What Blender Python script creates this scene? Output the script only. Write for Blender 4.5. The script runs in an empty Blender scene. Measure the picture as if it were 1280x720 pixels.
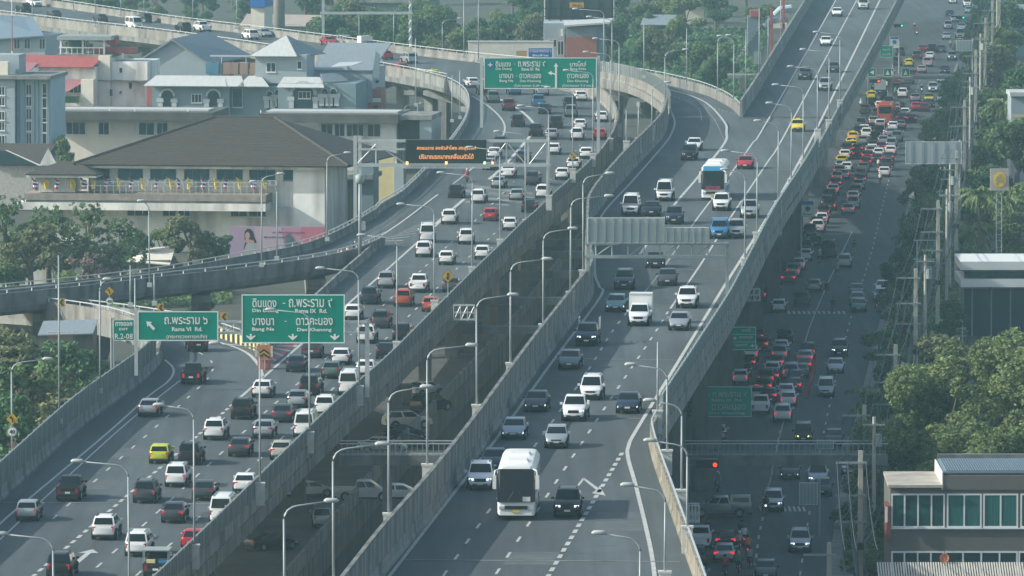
import bpy, math, random
import numpy as np
from mathutils import Vector, Matrix
R = random.Random(7)
SC = bpy.context.scene
COL = SC.collection
rad = math.radians

# ------------------------------------------------------------------ camera, light, sky
FPX, HC = 9500.0, 70.0                      # focal length in picture widths of 1280, camera height in metres
PITCH = math.atan(740.0 / FPX)
cam = bpy.data.cameras.new('camera'); camo = bpy.data.objects.new('camera', cam); COL.objects.link(camo)
camo.location = (0, 0, HC); camo.rotation_euler = (math.pi / 2 - PITCH, 0, 0)
cam.sensor_width = 36; cam.lens = FPX * 36 / 1280; cam.clip_start = 1; cam.clip_end = 9000
SC.camera = camo
SUN_EL = 29.0
SUN_DIR = Vector((-math.cos(rad(-8)) * math.cos(rad(SUN_EL)), math.sin(rad(-8)) * math.cos(rad(SUN_EL)), math.sin(rad(SUN_EL))))
w = bpy.data.worlds.new('World'); SC.world = w; w.use_nodes = True
nt = w.node_tree; bg = nt.nodes['Background']
sky = nt.nodes.new('ShaderNodeTexSky'); sky.sky_type = 'NISHITA'; sky.sun_disc = False
sky.sun_elevation = rad(SUN_EL); sky.sun_rotation = rad(-98); sky.air_density = 1.3; sky.dust_density = 2.5
nt.links.new(sky.outputs[0], bg.inputs[0]); bg.inputs[1].default_value = 0.13
sl = bpy.data.lights.new('sun', 'SUN'); sl.energy = 3.5; sl.angle = rad(0.6); sl.color = (1.0, 0.985, 0.89)
so = bpy.data.objects.new('sun', sl); COL.objects.link(so); so.rotation_euler = SUN_DIR.to_track_quat('Z', 'Y').to_euler()
so.location = (-200, 400, 300)
SC.view_settings.view_transform = 'Standard'; SC.view_settings.look = 'None'
SC.view_settings.exposure = 0.62; SC.view_settings.gamma = 1.0
HAZE = 0.00014
SC.render.engine = 'CYCLES'
cy = SC.cycles
cy.max_bounces = 5; cy.diffuse_bounces = 2; cy.glossy_bounces = 2; cy.transmission_bounces = 2; cy.transparent_max_bounces = 4; cy.volume_bounces = 0
cy.use_denoising = True
try: cy.denoiser = 'OPENIMAGEDENOISE'
except Exception: pass

# ------------------------------------------------------------------ helpers
FW = Vector((0, math.cos(PITCH), -math.sin(PITCH))); UP = Vector((0, math.sin(PITCH), math.cos(PITCH)))
def ray(u, v): return Vector(((u - 640) / FPX, 0, 0)) + FW - UP * ((v - 360) / FPX)
def P(u, v, z=0.0):
    d = ray(u, v); t = (z - HC) / d.z
    return Vector((d.x * t, d.y * t, z))
def PY(u, v, Y):
    d = ray(u, v); t = Y / d.y
    return Vector((d.x * t, Y, HC + d.z * t))
def pxm(Y): return FPX / (Y * math.cos(PITCH) + 4.5)     # picture units per metre at distance Y
def lerp(a, b, t): return a + (b - a) * t
def interp(tab, x):
    tab = sorted(tab)
    if x <= tab[0][0]: return tab[0][1]
    for (a, b), (c, d) in zip(tab, tab[1:]):
        if x <= c: return b + (d - b) * (x - a) / (c - a)
    return tab[-1][1]

MATS = {}
def mat(name, col, rough=.7, metal=0., noise=0., scale=3., bump=0., spec=.4, emit=None, estr=0., coat=0., stretch=None, island=0., streak=None):
    if name in MATS: return MATS[name]
    m = bpy.data.materials.new(name); m.use_nodes = True; t = m.node_tree; b = t.nodes['Principled BSDF']
    c = (*col, 1)
    b.inputs['Base Color'].default_value = c; b.inputs['Roughness'].default_value = rough; b.inputs['Metallic'].default_value = metal
    b.inputs['Specular IOR Level'].default_value = spec
    if coat: b.inputs['Coat Weight'].default_value = coat; b.inputs['Coat Roughness'].default_value = .08
    if emit: b.inputs['Emission Color'].default_value = (*emit, 1); b.inputs['Emission Strength'].default_value = estr
    last = None
    if noise or bump:
        tc = t.nodes.new('ShaderNodeTexCoord'); src = tc.outputs['Object']
        if stretch:
            mp = t.nodes.new('ShaderNodeMapping'); mp.inputs['Scale'].default_value = stretch; t.links.new(src, mp.inputs[0]); src = mp.outputs[0]
        n = t.nodes.new('ShaderNodeTexNoise'); n.inputs['Scale'].default_value = scale; n.inputs['Detail'].default_value = 6; n.inputs['Roughness'].default_value = .65
        t.links.new(src, n.inputs['Vector'])
        if noise:
            r = t.nodes.new('ShaderNodeMapRange'); r.inputs[1].default_value = .3; r.inputs[2].default_value = .7
            r.inputs[3].default_value = 1 - noise; r.inputs[4].default_value = 1 + noise
            t.links.new(n.outputs[0], r.inputs[0])
            mx = t.nodes.new('ShaderNodeMix'); mx.data_type = 'RGBA'; mx.blend_type = 'MULTIPLY'; mx.inputs[0].default_value = 1
            mx.inputs[6].default_value = c; t.links.new(r.outputs[0], mx.inputs[7]); last = mx.outputs[2]
            if streak:
                mp2 = t.nodes.new('ShaderNodeMapping'); mp2.inputs['Scale'].default_value = streak; t.links.new(tc.outputs['Object'], mp2.inputs[0])
                n2 = t.nodes.new('ShaderNodeTexNoise'); n2.inputs['Scale'].default_value = 1; n2.inputs['Detail'].default_value = 4; t.links.new(mp2.outputs[0], n2.inputs['Vector'])
                r2 = t.nodes.new('ShaderNodeMapRange'); r2.inputs[1].default_value = .42; r2.inputs[2].default_value = .68; r2.inputs[3].default_value = 1.08; r2.inputs[4].default_value = .5
                t.links.new(n2.outputs[0], r2.inputs[0])
                m3 = t.nodes.new('ShaderNodeMix'); m3.data_type = 'RGBA'; m3.blend_type = 'MULTIPLY'; m3.inputs[0].default_value = 1
                t.links.new(last, m3.inputs[6]); t.links.new(r2.outputs[0], m3.inputs[7]); last = m3.outputs[2]
        if bump:
            bp = t.nodes.new('ShaderNodeBump'); bp.inputs['Strength'].default_value = bump; bp.inputs['Distance'].default_value = .1
            t.links.new(n.outputs[0], bp.inputs['Height']); t.links.new(bp.outputs[0], b.inputs['Normal'])
    if island:
        g = t.nodes.new('ShaderNodeNewGeometry'); r = t.nodes.new('ShaderNodeMapRange'); r.inputs[3].default_value = 1 - island; r.inputs[4].default_value = 1 + island
        t.links.new(g.outputs['Random Per Island'], r.inputs[0])
        mx = t.nodes.new('ShaderNodeMix'); mx.data_type = 'RGBA'; mx.blend_type = 'MULTIPLY'; mx.inputs[0].default_value = 1
        if last: t.links.new(last, mx.inputs[6])
        else: mx.inputs[6].default_value = c
        t.links.new(r.outputs[0], mx.inputs[7]); last = mx.outputs[2]
    if last: t.links.new(last, b.inputs['Base Color'])
    MATS[name] = m
    return m

def tracks(m, amount=.13):
    t = m.node_tree; b = t.nodes['Principled BSDF']; src = b.inputs['Base Color'].links[0].from_socket
    tc = t.nodes.new('ShaderNodeTexCoord')
    for sc, lo, hi, rg in (((1.1, .012, 1), 1 - amount, 1 + amount, (.35, .65)), ((.5, .5, 1), 1.0, .72, (.6, .78)), ((.09, .016, 1), 1.1, .88, (.45, .55))):
        mp = t.nodes.new('ShaderNodeMapping'); mp.inputs['Rotation'].default_value = (0, 0, rad(3.4)); mp.inputs['Scale'].default_value = sc; t.links.new(tc.outputs['Object'], mp.inputs[0])
        n = t.nodes.new('ShaderNodeTexNoise'); n.inputs['Scale'].default_value = 1; n.inputs['Detail'].default_value = 3; t.links.new(mp.outputs[0], n.inputs['Vector'])
        r = t.nodes.new('ShaderNodeMapRange'); r.inputs[1].default_value, r.inputs[2].default_value, r.inputs[3].default_value, r.inputs[4].default_value = rg[0], rg[1], lo, hi; t.links.new(n.outputs[0], r.inputs[0])
        mx = t.nodes.new('ShaderNodeMix'); mx.data_type = 'RGBA'; mx.blend_type = 'MULTIPLY'; mx.inputs[0].default_value = 1; t.links.new(src, mx.inputs[6]); t.links.new(r.outputs[0], mx.inputs[7]); src = mx.outputs[2]
    t.links.new(src, b.inputs['Base Color'])
class MB:
    """collects faces for one mesh"""
    def __init__(s): s.v = []; s.f = []; s.m = []; s.k = 0
    def poly(s, pts, k=None):
        n = len(s.v); s.v += [tuple(p) for p in pts]; s.f.append(list(range(n, n + len(pts)))); s.m.append(s.k if k is None else k); return s
    def hexa(s, p, k=None):                       # 8 points: bottom 4 ccw, top 4 ccw
        n = len(s.v); s.v += [tuple(q) for q in p]; k = s.k if k is None else k
        for f in ((3, 2, 1, 0), (4, 5, 6, 7), (0, 1, 5, 4), (1, 2, 6, 5), (2, 3, 7, 6), (3, 0, 4, 7)):
            s.f.append([n + i for i in f]); s.m.append(k)
        return s
    def box(s, x0, y0, z0, x1, y1, z1, k=None, tx=0., ty=0.):
        return s.hexa([(x0, y0, z0), (x1, y0, z0), (x1, y1, z0), (x0, y1, z0), (x0 + tx, y0 + ty, z1), (x1 - tx, y0 + ty, z1), (x1 - tx, y1 - ty, z1), (x0 + tx, y1 - ty, z1)], k)
    def tube(s, pts, r, n=6, k=None):
        pts = [Vector(p) for p in pts]; rs = r if isinstance(r, (list, tuple)) else [r] * len(pts); k = s.k if k is None else k
        b = len(s.v)
        for i, p in enumerate(pts):
            d = (pts[min(i + 1, len(pts) - 1)] - pts[max(i - 1, 0)]).normalized()
            a = d.cross(Vector((0, 0, 1))) if abs(d.z) < .95 else d.cross(Vector((1, 0, 0)))
            a.normalize(); c = d.cross(a)
            for j in range(n):
                t = 2 * math.pi * j / n; s.v.append(tuple(p + a * (rs[i] * math.cos(t)) + c * (rs[i] * math.sin(t))))
        for i in range(len(pts) - 1):
            for j in range(n):
                s.f.append([b + i * n + j, b + i * n + (j + 1) % n, b + (i + 1) * n + (j + 1) % n, b + (i + 1) * n + j]); s.m.append(k)
        s.f.append([b + j for j in range(n)][::-1]); s.m.append(k)
        s.f.append([b + (len(pts) - 1) * n + j for j in range(n)]); s.m.append(k)
        return s
    def prism(s, pts, d, k=None):                 # polygon + extrusion vector
        d = Vector(d); a = [Vector(p) for p in pts]; b = [p + d for p in a]; n = len(a)
        s.poly(a[::-1], k); s.poly(b, k)
        for i in range(n): s.poly([a[i], a[(i + 1) % n], b[(i + 1) % n], b[i]], k)
        return s
    def mesh(s, name, mats, smooth=False):
        me = bpy.data.meshes.new(name); me.from_pydata(s.v, [], s.f)
        for m in (mats if isinstance(mats, (list, tuple)) else [mats]): me.materials.append(m)
        me.polygons.foreach_set('material_index', s.m)
        if smooth: me.polygons.foreach_set('use_smooth', [True] * len(s.f))
        me.update()
        return me
    def obj(s, name, mats, parent=None, smooth=False): return link(name, s.mesh(name, mats, smooth), parent)

def link(name, data, parent=None, loc=None, rz=None):
    o = bpy.data.objects.new(name, data); COL.objects.link(o)
    if parent: o.parent = parent
    if loc is not None: o.location = loc
    if rz is not None: o.rotation_euler = (0, 0, rz)
    return o
def tag(o, label=None, cat=None, group=None, kind=None):
    if label: o['label'] = label
    if cat: o['category'] = cat
    if group: o['group'] = group
    if kind: o['kind'] = kind
    return o
def thing(name, label, cat, loc=(0, 0, 0), rz=0., group=None):
    return tag(link(name, None, None, loc, rz), label, cat, group)
ORD = ['first', 'second', 'third', 'fourth', 'fifth', 'sixth', 'seventh', 'eighth', 'ninth', 'tenth', 'eleventh', 'twelfth', 'thirteenth', 'fourteenth', 'fifteenth', 'sixteenth', 'seventeenth', 'eighteenth', 'nineteenth', 'twentieth']
def ordw(i):
    if i < 20: return ORD[i]
    tens = {2: 'twenty', 3: 'thirty', 4: 'forty', 5: 'fifty', 6: 'sixty', 7: 'seventy', 8: 'eighty', 9: 'ninety'}[(i + 1) // 10]; r = (i + 1) % 10
    return tens.replace('y', 'ieth') if r == 0 else tens + '-' + ORD[r - 1]

# ------------------------------------------------------------------ materials
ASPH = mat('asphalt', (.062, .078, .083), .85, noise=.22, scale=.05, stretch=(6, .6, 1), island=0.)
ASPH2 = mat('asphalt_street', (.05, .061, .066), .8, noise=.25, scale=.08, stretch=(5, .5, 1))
tracks(ASPH); tracks(ASPH2, .2)
CONC = mat('concrete', (.205, .215, .21), .9, noise=.2, scale=.7, bump=.2, streak=(.5, .5, .08))
CONCD = mat('concrete_weathered', (.16, .17, .165), .9, noise=.3, scale=.5, bump=.2, streak=(.6, .6, .1))
CONCW = mat('concrete_pale', (.2, .195, .18), .9, noise=.2, scale=.6, streak=(.4, .4, .06))
PANEL = mat('noise_panel', (.2, .23, .23), .6, noise=.1, scale=1.)
PANELS = mat('wall_panel_smooth', (.18, .19, .185), .8, noise=.18, scale=.5, streak=(.5, .5, .1))
STEEL = mat('galvanised_steel', (.5, .53, .53), .45, metal=.3, noise=.08, scale=2)
STEELD = mat('painted_steel', (.26, .31, .31), .5, noise=.1, scale=2)
PAINT = mat('road_paint', (.42, .43, .41), .7, noise=.25, scale=1.5)
PAINTR = mat('road_paint_red', (.4, .09, .08), .7, noise=.2, scale=1.5)
WHITE = mat('white_render', (.78, .78, .73), .8, noise=.1, scale=.4, streak=(.4, .4, .06))
CREAM = mat('cream_render', (.7, .66, .56), .8, noise=.1, scale=.5)
GREYB = mat('blue_grey_render', (.17, .24, .27), .8, noise=.1, scale=.5)
GREYW = mat('grey_cladding', (.3, .36, .39), .7, noise=.08, scale=.5)
GLASS = mat('window_glass', (.02, .045, .055), .08, spec=.6)
GLASSG = mat('green_glass', (.02, .075, .07), .06, spec=.6, noise=.7, scale=.9)  # noise mottles the green to imitate reflected trees
FRAME = mat('white_frame', (.7, .72, .7), .5)
BLACK = mat('black_trim', (.012, .012, .013), .5)
TYRE = mat('tyre_rubber', (.02, .02, .02), .85)
RIM = mat('wheel_rim', (.4, .4, .41), .35, metal=.7)
CGLASS = mat('car_glass', (.006, .009, .011), .06, spec=.35)
PLATE = mat('number_plate', (.65, .65, .62), .5)
PLATEY = mat('yellow_plate', (.6, .5, .05), .5)
TAILOFF = mat('tail_lamp', (.3, .014, .02), .25, spec=.6)
TAILON = mat('tail_lamp_lit', (.3, .01, .01), .3, emit=(1, .03, .06), estr=.2)
TAILBR = mat('tail_lamp_bright', (.35, .01, .015), .3, emit=(1, .03, .06), estr=.6)
HEADOFF = mat('head_lamp', (.5, .52, .54), .15, spec=.8)
HEADON = mat('head_lamp_lit', (.8, .8, .8), .2, emit=(.9, .97, 1), estr=1.5)
HEADYEL = mat('head_lamp_amber', (.8, .7, .2), .2, emit=(1, .9, .15), estr=2.5)
SIGNG = mat('sign_green', (.0, .235, .165), .6, spec=.05, noise=.05, scale=.3)
SIGNGD = mat('sign_green_dark', (.0, .2, .14), .6, spec=.05, noise=.05, scale=.3)
SIGNW = mat('sign_white', (.72, .75, .72), .5)
SIGNB = mat('sign_blue', (.01, .12, .42), .45)
SIGNY = mat('sign_yellow', (.55, .33, .02), .5)
SIGNK = mat('sign_black', (.02, .02, .02), .5)
LEDOFF = mat('message_board', (.006, .012, .014), .3)
LEDON = mat('amber_lettering', (.8, .3, .1), .5, emit=(1, .42, .12), estr=.5)
AMBER = mat('amber_lamp', (.8, .4, .1), .4, emit=(1, .55, .15), estr=1.6)
REDLAMP = mat('red_signal', (.8, .1, .05), .4, emit=(1, .035, .012), estr=2.2)
GRNLAMP = mat('green_signal', (.1, .8, .5), .4, emit=(.05, 1, .6), estr=1.0)
TILE = mat('brown_roof_tile', (.058, .05, .042), .85, noise=.22, scale=1.2, bump=.4, stretch=(1, 1, 6))
REDR = mat('red_roof', (.34, .085, .085), .7, noise=.15, scale=.6, stretch=(4, 1, 1))
PINKR = mat('faded_red_awning', (.32, .14, .16), .7, noise=.1, scale=.6)
TINR = mat('pale_metal_roof', (.48, .5, .49), .45, noise=.1, scale=.7, stretch=(5, 1, 1))
SLATE = mat('shade_painted_roof', (.2, .24, .265), .65, noise=.15, scale=1, stretch=(4, 1, 1))
BLUER = mat('blue_metal_roof', (.15, .21, .26), .65, noise=.1, scale=1, stretch=(6, 1, 1))
BRICKR = mat('red_brick_panel', (.33, .12, .085), .8, noise=.15, scale=2)
BROWNP = mat('brown_panel', (.25, .17, .14), .8, noise=.1, scale=1)
TAUPE = mat('taupe_render', (.13, .125, .115), .8, noise=.08, scale=.4)
EARTH = mat('ground_earth', (.06, .066, .05), .95, noise=.3, scale=.12, bump=.3)
PAVE = mat('pavement', (.22, .21, .195), .9, noise=.25, scale=.4)
LOT = mat('parking_concrete', (.1, .105, .105), .9, noise=.3, scale=.15)
WATER = mat('canal_water', (.012, .025, .022), .12, noise=.2, scale=.3, bump=.1, spec=.6)
POLEC = mat('concrete_pole', (.42, .4, .34), .9, noise=.15, scale=1.5)
CABLE = mat('cable_black', (.03, .03, .035), .7)
CABLEG = mat('cable_grey', (.07, .09, .1), .8, spec=.1)
BARK = mat('bark', (.11, .085, .065), .95, noise=.3, scale=4)
YEL = mat('yellow_paint', (.55, .48, .24), .7, noise=.1, scale=1)
LEAF = {  # leaf colours
 'mid': mat('leaf_mid', (.13, .2, .085), .6, noise=.35, scale=.35, island=.45, spec=.2),
 'dark': mat('leaf_dark', (.08, .16, .07), .6, noise=.35, scale=.35, island=.45, spec=.2),
 'light': mat('leaf_light', (.19, .25, .1), .6, noise=.35, scale=.35, island=.4, spec=.2),
 'olive': mat('leaf_olive', (.19, .21, .11), .65, noise=.3, scale=.4, island=.4, spec=.2),
 'pink': mat('leaf_pink', (.3, .22, .21), .7, noise=.3, scale=.5, island=.5, spec=.2),
}

for k, m in LEAF.items():                   # leaves let part of the light through
    t = m.node_tree; b = t.nodes['Principled BSDF']; src = b.inputs['Base Color'].links[0].from_socket
    tr = t.nodes.new('ShaderNodeBsdfTranslucent'); mx = t.nodes.new('ShaderNodeMixShader'); mx.inputs[0].default_value = .35
    t.links.new(src, tr.inputs['Color']); t.links.new(b.outputs[0], mx.inputs[1]); t.links.new(tr.outputs[0], mx.inputs[2]); t.links.new(mx.outputs[0], t.nodes['Material Output'].inputs['Surface'])
# ------------------------------------------------------------------ road surfaces from cross sections
def cat_rom(pts, n=6):
    out = []
    for i in range(len(pts) - 1):
        p0, p1, p2, p3 = pts[max(i - 1, 0)], pts[i], pts[i + 1], pts[min(i + 2, len(pts) - 1)]
        for k in range(n):
            t = k / n
            out.append(.5 * ((2 * p1) + (p2 - p0) * t + (2 * p0 - 5 * p1 + 4 * p2 - p3) * t * t + (3 * p1 - p0 - 3 * p2 + p3) * t ** 3))
    return out + [pts[-1].copy()]
zL = lambda v: interp([(100, 12.), (250, 8.)], v)
zR = lambda v: interp([(92, 12.5), (150, 16.)], v)
zF = lambda v: 16.
zX = lambda v: interp([(385, 6.5), (440, 8.)], v)       # exit ramp
zB = lambda v: interp([(270, 8.), (390, 8.6)], v)       # joining ramp
zD = lambda v: 12.
zS = lambda v: 0.
class Road:
    def __init__(s, rows, zf, n=6):
        s.zf = zf; s.rows = rows
        s.L = cat_rom([P(a[0], a[1], zf(a[1])) for a, b in rows], n); s.Rt = cat_rom([P(b[0], b[1], zf(b[1])) for a, b in rows], n)
    def sheet(s, name, m, dz=0.):
        mb = MB(); n = len(s.L)
        mb.v = [tuple(p + Vector((0, 0, dz))) for p in s.L] + [tuple(p + Vector((0, 0, dz))) for p in s.Rt]
        for i in range(n - 1): mb.f.append([i, n + i, n + i + 1, i + 1]); mb.m.append(0)
        return tag(mb.obj(name, m), kind='structure')
    def heading(s, p):
        best, d = 0, 1e18
        for i in range(len(s.L) - 1):
            c = (s.L[i] + s.Rt[i]) / 2; e = (c.y - p.y) ** 2 + .2 * (c.x - p.x) ** 2
            if e < d: best, d = i, e
        t = (s.L[best + 1] - s.L[best]) + (s.Rt[best + 1] - s.Rt[best])
        return math.atan2(t.y, t.x)
    def frac(s, p):
        best, d = 0, 1e18
        for i in range(len(s.L)):
            e = abs(s.L[i].y - p.y)
            if e < d: best, d = i, e
        a, b = s.L[best].x, s.Rt[best].x
        return (p.x - a) / (b - a)
def H(v, l, r): return ((l, v), (r, v))
RL = Road([H(900, -330, 45), H(800, -205, 150), H(720, -105, 233), H(628, 0, 325), H(540, 95, 413), H(480, 175, 478), H(455, 200, 503)], zL)
RX = Road([((200, 455), (332, 455)), ((202, 442), (322, 441)), ((188, 425), (290, 428)), ((150, 410), (240, 413)), ((100, 400), (150, 398)), ((30, 392), (40, 386)), ((-90, 386), (-90, 378))], zX)
RM = Road([H(455, 332, 503), H(430, 347, 527), H(400, 376, 556), H(360, 418, 595), H(330, 452, 625), H(306, 478, 648)], zL)
RB = Road([((-150, 386), (-150, 394)), ((0, 372), (0, 379)), ((100, 362), (100, 369)), ((200, 350), (200, 357)), ((300, 332), (300, 346)), ((380, 316), (385, 334)), ((430, 296), (440, 322)), ((470, 272), (478, 306))], zB)
RC = Road([((478, 306), (648, 306)), ((471, 272), (668, 288)), ((505, 248), (692, 264)), ((540, 214), (718, 240)), ((565, 185), (745, 212)), ((583, 158), (764, 183)), ((588, 137), (769, 160)), ((583, 122), (760, 139)), ((566, 110), (740, 124)), ((545, 103), (700, 112)), ((520, 97), (640, 98))], zL, 5)
RD = Road([((560, 104), (790, 98)), ((520, 97), (690, 87)), ((470, 88), (585, 77)), ((350, 68), (470, 63)), ((255, 54), (370, 50)), ((180, 44), (240, 34)), ((100, 35), (175, 25)), ((0, 23), (60, 8)), ((-120, 10), (-60, -6))], zD)
RG = Road([((745, 99), (735, 90.5)), ((775, 104), (805, 100)), ((800, 111), (857, 111)), ((818, 121), (890, 121)), ((830, 132), (915, 134)), ((836, 146), (928, 146))], zR)
RE = Road([H(900, 340, 930), H(800, 420, 893), H(720, 480, 866), H(640, 546, 838), H(565, 602, 813), H(540, 619, 818), H(470, 668, 862), H(400, 720, 906), H(370, 741, 922), H(350, 741, 932), H(330, 738, 942), H(300, 737, 957), H(272, 743, 973), H(225, 780, 1003), H(180, 822, 1028), H(165, 832, 1036), H(146, 836, 1046)], zR)
RF = Road([H(146, 928, 1046), H(112, 950, 1065), H(56, 983, 1095), H(0, 1016, 1124), H(-70, 1052, 1160)], zF)
RS = Road([H(900, 815, 1025), H(720, 838, 1036), H(600, 858, 1052), H(480, 880, 1080), H(400, 908, 1100), H(300, 972, 1124), H(200, 1028, 1150), H(100, 1072, 1188), H(0, 1118, 1226), H(-80, 1150, 1256)], zS)
SURF = {'L': RL, 'X': RX, 'M': RM, 'B': RB, 'C': RC, 'D': RD, 'G': RG, 'E': RE, 'F': RF, 'S': RS}

# ground sheet with a canal trench cut between the two flyovers
canL = [P(250, 860, 0), P(380, 710, 0), P(435, 645, 0), P(507, 558, 0), P(573, 487, 0), P(640, 415, 0), P(690, 350, 0), P(730, 300, 0), P(760, 255, 0)]
canR = [p + Vector((11, 0, 0)) for p in canL]
mb = MB(); W_ = 520; y0, y1 = -150, 3000
ys = [p.y for p in canL]
mb.poly([(-W_, y0, 0), (W_, y0, 0), (W_, ys[0], 0), (-W_, ys[0], 0)])
mb.poly([(-W_, ys[-1], 0), (W_, ys[-1], 0), (W_, y1, 0), (-W_, y1, 0)])
for a, b, c, d in zip(canL, canL[1:], canR, canR[1:]):
    mb.poly([(-W_, a.y, 0), tuple(a), tuple(b), (-W_, b.y, 0)]); mb.poly([tuple(c), (W_, c.y, 0), (W_, d.y, 0), tuple(d)])
tag(mb.obj('ground', EARTH), kind='structure')
mb = MB()
for a, b, c, d in zip(canL, canL[1:], canR, canR[1:]): mb.poly([(a.x, a.y, -2.4), (c.x, c.y, -2.4), (d.x, d.y, -2.4), (b.x, b.y, -2.4)])
tag(mb.obj('canal_water', WATER), kind='structure')
mb = MB()
for a, b in list(zip(canL, canL[1:])) + [(q, p) for p, q in zip(canR, canR[1:])]:
    mb.poly([(a.x, a.y, .02), (a.x, a.y, -2.6), (b.x, b.y, -2.6), (b.x, b.y, .02)])
for a, c in ((canL[0], canR[0]), (canL[-1], canR[-1])): mb.poly([(a.x, a.y, 0), (c.x, c.y, 0), (c.x, c.y, -2.6), (a.x, a.y, -2.6)])
tag(mb.obj('canal_wall', CONCD), kind='structure')
# car park strip beside the canal
mb = MB()
for a, b in zip(canL, canL[1:]): mb.poly([(a.x - 26, a.y, .02), (a.x - .3, a.y, .02), (b.x - .3, b.y, .02), (b.x - 26, b.y, .02)])
tag(mb.obj('parking_ground', LOT), kind='structure')

for k, nm in (('L', 'outbound_road'), ('X', 'exit_ramp_road'), ('M', 'outbound_road'), ('B', 'joining_ramp_road'), ('C', 'outbound_road'), ('D', 'curving_road'), ('G', 'inbound_ramp_road'), ('E', 'inbound_road'), ('F', 'inbound_road')):
    SURF[k].sheet(nm, ASPH)
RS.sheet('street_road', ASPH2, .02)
# pavement with kerb along the street
mb = MB()
pr = RS.Rt
for a, b in zip(pr, pr[1:]):
    mb.hexa([(a.x, a.y, 0), (a.x + 4.5, a.y, 0), (b.x + 4.5, b.y, 0), (b.x, b.y, 0), (a.x, a.y, .15), (a.x + 4.5, a.y, .15), (b.x + 4.5, b.y, .15), (b.x, b.y, .15)])
tag(mb.obj('pavement', PAVE), kind='structure')

def nrm2(pts, i):
    d = pts[min(i + 1, len(pts) - 1)] - pts[max(i - 1, 0)]; d.z = 0; d.normalize()
    return Vector((d.y, -d.x, 0))                # to the right of the direction of travel
def strip(mb, pts, sec, k=None):
    """sweep a closed section [(offset to the right, height)] along pts"""
    n = len(sec); b = len(mb.v); k = mb.k if k is None else k
    for i, p in enumerate(pts):
        r = nrm2(pts, i)
        for o, h in sec: mb.v.append(tuple(p + r * o + Vector((0, 0, h))))
    for i in range(len(pts) - 1):
        for j in range(n): mb.f.append([b + i * n + j, b + i * n + (j + 1) % n, b + (i + 1) * n + (j + 1) % n, b + (i + 1) * n + j]); mb.m.append(k)
    mb.f.append([b + j for j in range(n)]); mb.m.append(k)
    mb.f.append([b + (len(pts) - 1) * n + j for j in range(n)][::-1]); mb.m.append(k)
def girder(name, road, label, h=1.6, m=CONCD, inset=2.5, face=1.15):
    mb = MB(); n = len(road.L)
    for i in range(n):
        l, r = road.L[i], road.Rt[i]; d = (r - l).normalized()
        for q, z in ((l - d * .45, -.03), (l - d * .45, -face), (l + d * inset, -h), (r - d * inset, -h), (r + d * .45, -face), (r + d * .45, -.03)):
            mb.v.append(tuple(q + Vector((0, 0, z))))
    for i in range(n - 1):
        for j in range(6): mb.f.append([i * 6 + j, i * 6 + (j + 1) % 6, (i + 1) * 6 + (j + 1) % 6, (i + 1) * 6 + j]); mb.m.append(0)
    for i in (0, n - 1): mb.f.append([i * 6 + j for j in range(6)]); mb.m.append(0)
    return tag(mb.obj(name, m), label, 'flyover')
girder('flyover_deck', RL, 'weathered concrete flyover deck carrying outbound traffic beside the ribbed noise wall')
girder('flyover_deck', RX, 'curved concrete exit ramp deck bending away behind the exit sign', 1.9, CONC)
girder('flyover_deck', RM, 'concrete flyover deck carrying outbound lanes past the striped gore')
girder('flyover_deck', RB, 'stained dark viaduct of the joining ramp above the trees', 1.5, mat('concrete_dark', (.13, .14, .14), .9, noise=.25, scale=.5, streak=(.6, .6, .1)), 2.5, .95)
girder('flyover_deck', RC, 'concrete flyover deck of outbound lanes under the electronic message board')
girder('flyover_deck', RD, 'pale stained curving viaduct above the arched building', 2.3, CONCD, 2.5, 1.3)
girder('flyover_deck', RG, 'pale concrete ramp deck curving down to the inbound lanes', 2.0, CONCW)
girder('flyover_deck', RE, 'long concrete flyover deck of the inbound lanes with the coach', 1.7, CONC)
girder('flyover_deck', RF, 'straight far flyover deck descending beside the crowded street', 1.8, CONCD)

# ------------------------------------------------------------------ piers
PIER_N = 0
def piers(road, step, zc, first=10., where='', cols=1, colw=1.6, side=0.):
    acc = first; c0 = None; k = 0
    for i in range(len(road.L)):
        l, r = road.L[i], road.Rt[i]; c = (l + r) / 2
        if c0 is not None: acc += (c - c0).length
        c0 = c
        if acc >= step:
            acc = 0; wd = (r - l).length; z = c.z - zc
            hd = math.atan2((r - l).y, (r - l).x)
            cc = c + (r - l) * side
            t = thing('pier', f'concrete pier {where}, {ordw(k)} from the camera end', 'pier', (cc.x, cc.y, 0), hd, 'flyover piers'); k += 1
            half = wd * .47
            mb = MB(); mb.prism([(-half, -1.0, z), (-half, -1.0, z - .7), (-colw, -1.0, z - 2.4), (colw, -1.0, z - 2.4), (half, -1.0, z - .7), (half, -1.0, z)], (0, 2.0, 0)); mb.obj('crosshead', CONC, t)
            for q in ([0] if cols == 1 else [-half * .62, half * .62]):
                mb = MB(); mb.box(q - colw / 2, -.8, 0, q + colw / 2, .8, z - 2.4 if cols == 1 else z - .9); mb.obj('column', CONC, t)
piers(RL, 34, 1.63, 25, 'under the outbound deck', 2, 1.3)
piers(RM, 34, 1.63, 10, 'under the outbound deck past the gore', 2, 1.3)
piers(RC, 40, 1.63, 12, 'under the outbound deck by the message board', 2, 1.3)
piers(RE, 36, 1.73, 20, 'under the inbound deck', 2, 1.4)
piers(RB, 30, 1.53, 5, 'under the joining ramp')
piers(RX, 28, 1.93, 20, 'under the exit ramp')
piers(RF, 45, 1.83, 0, 'under the far straight deck')
piers(RG, 35, 2.03, 20, 'under the curving inbound ramp')
piers(RD, 40, 2.33, 10, 'under the curving viaduct', 2, 1.4)

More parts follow.
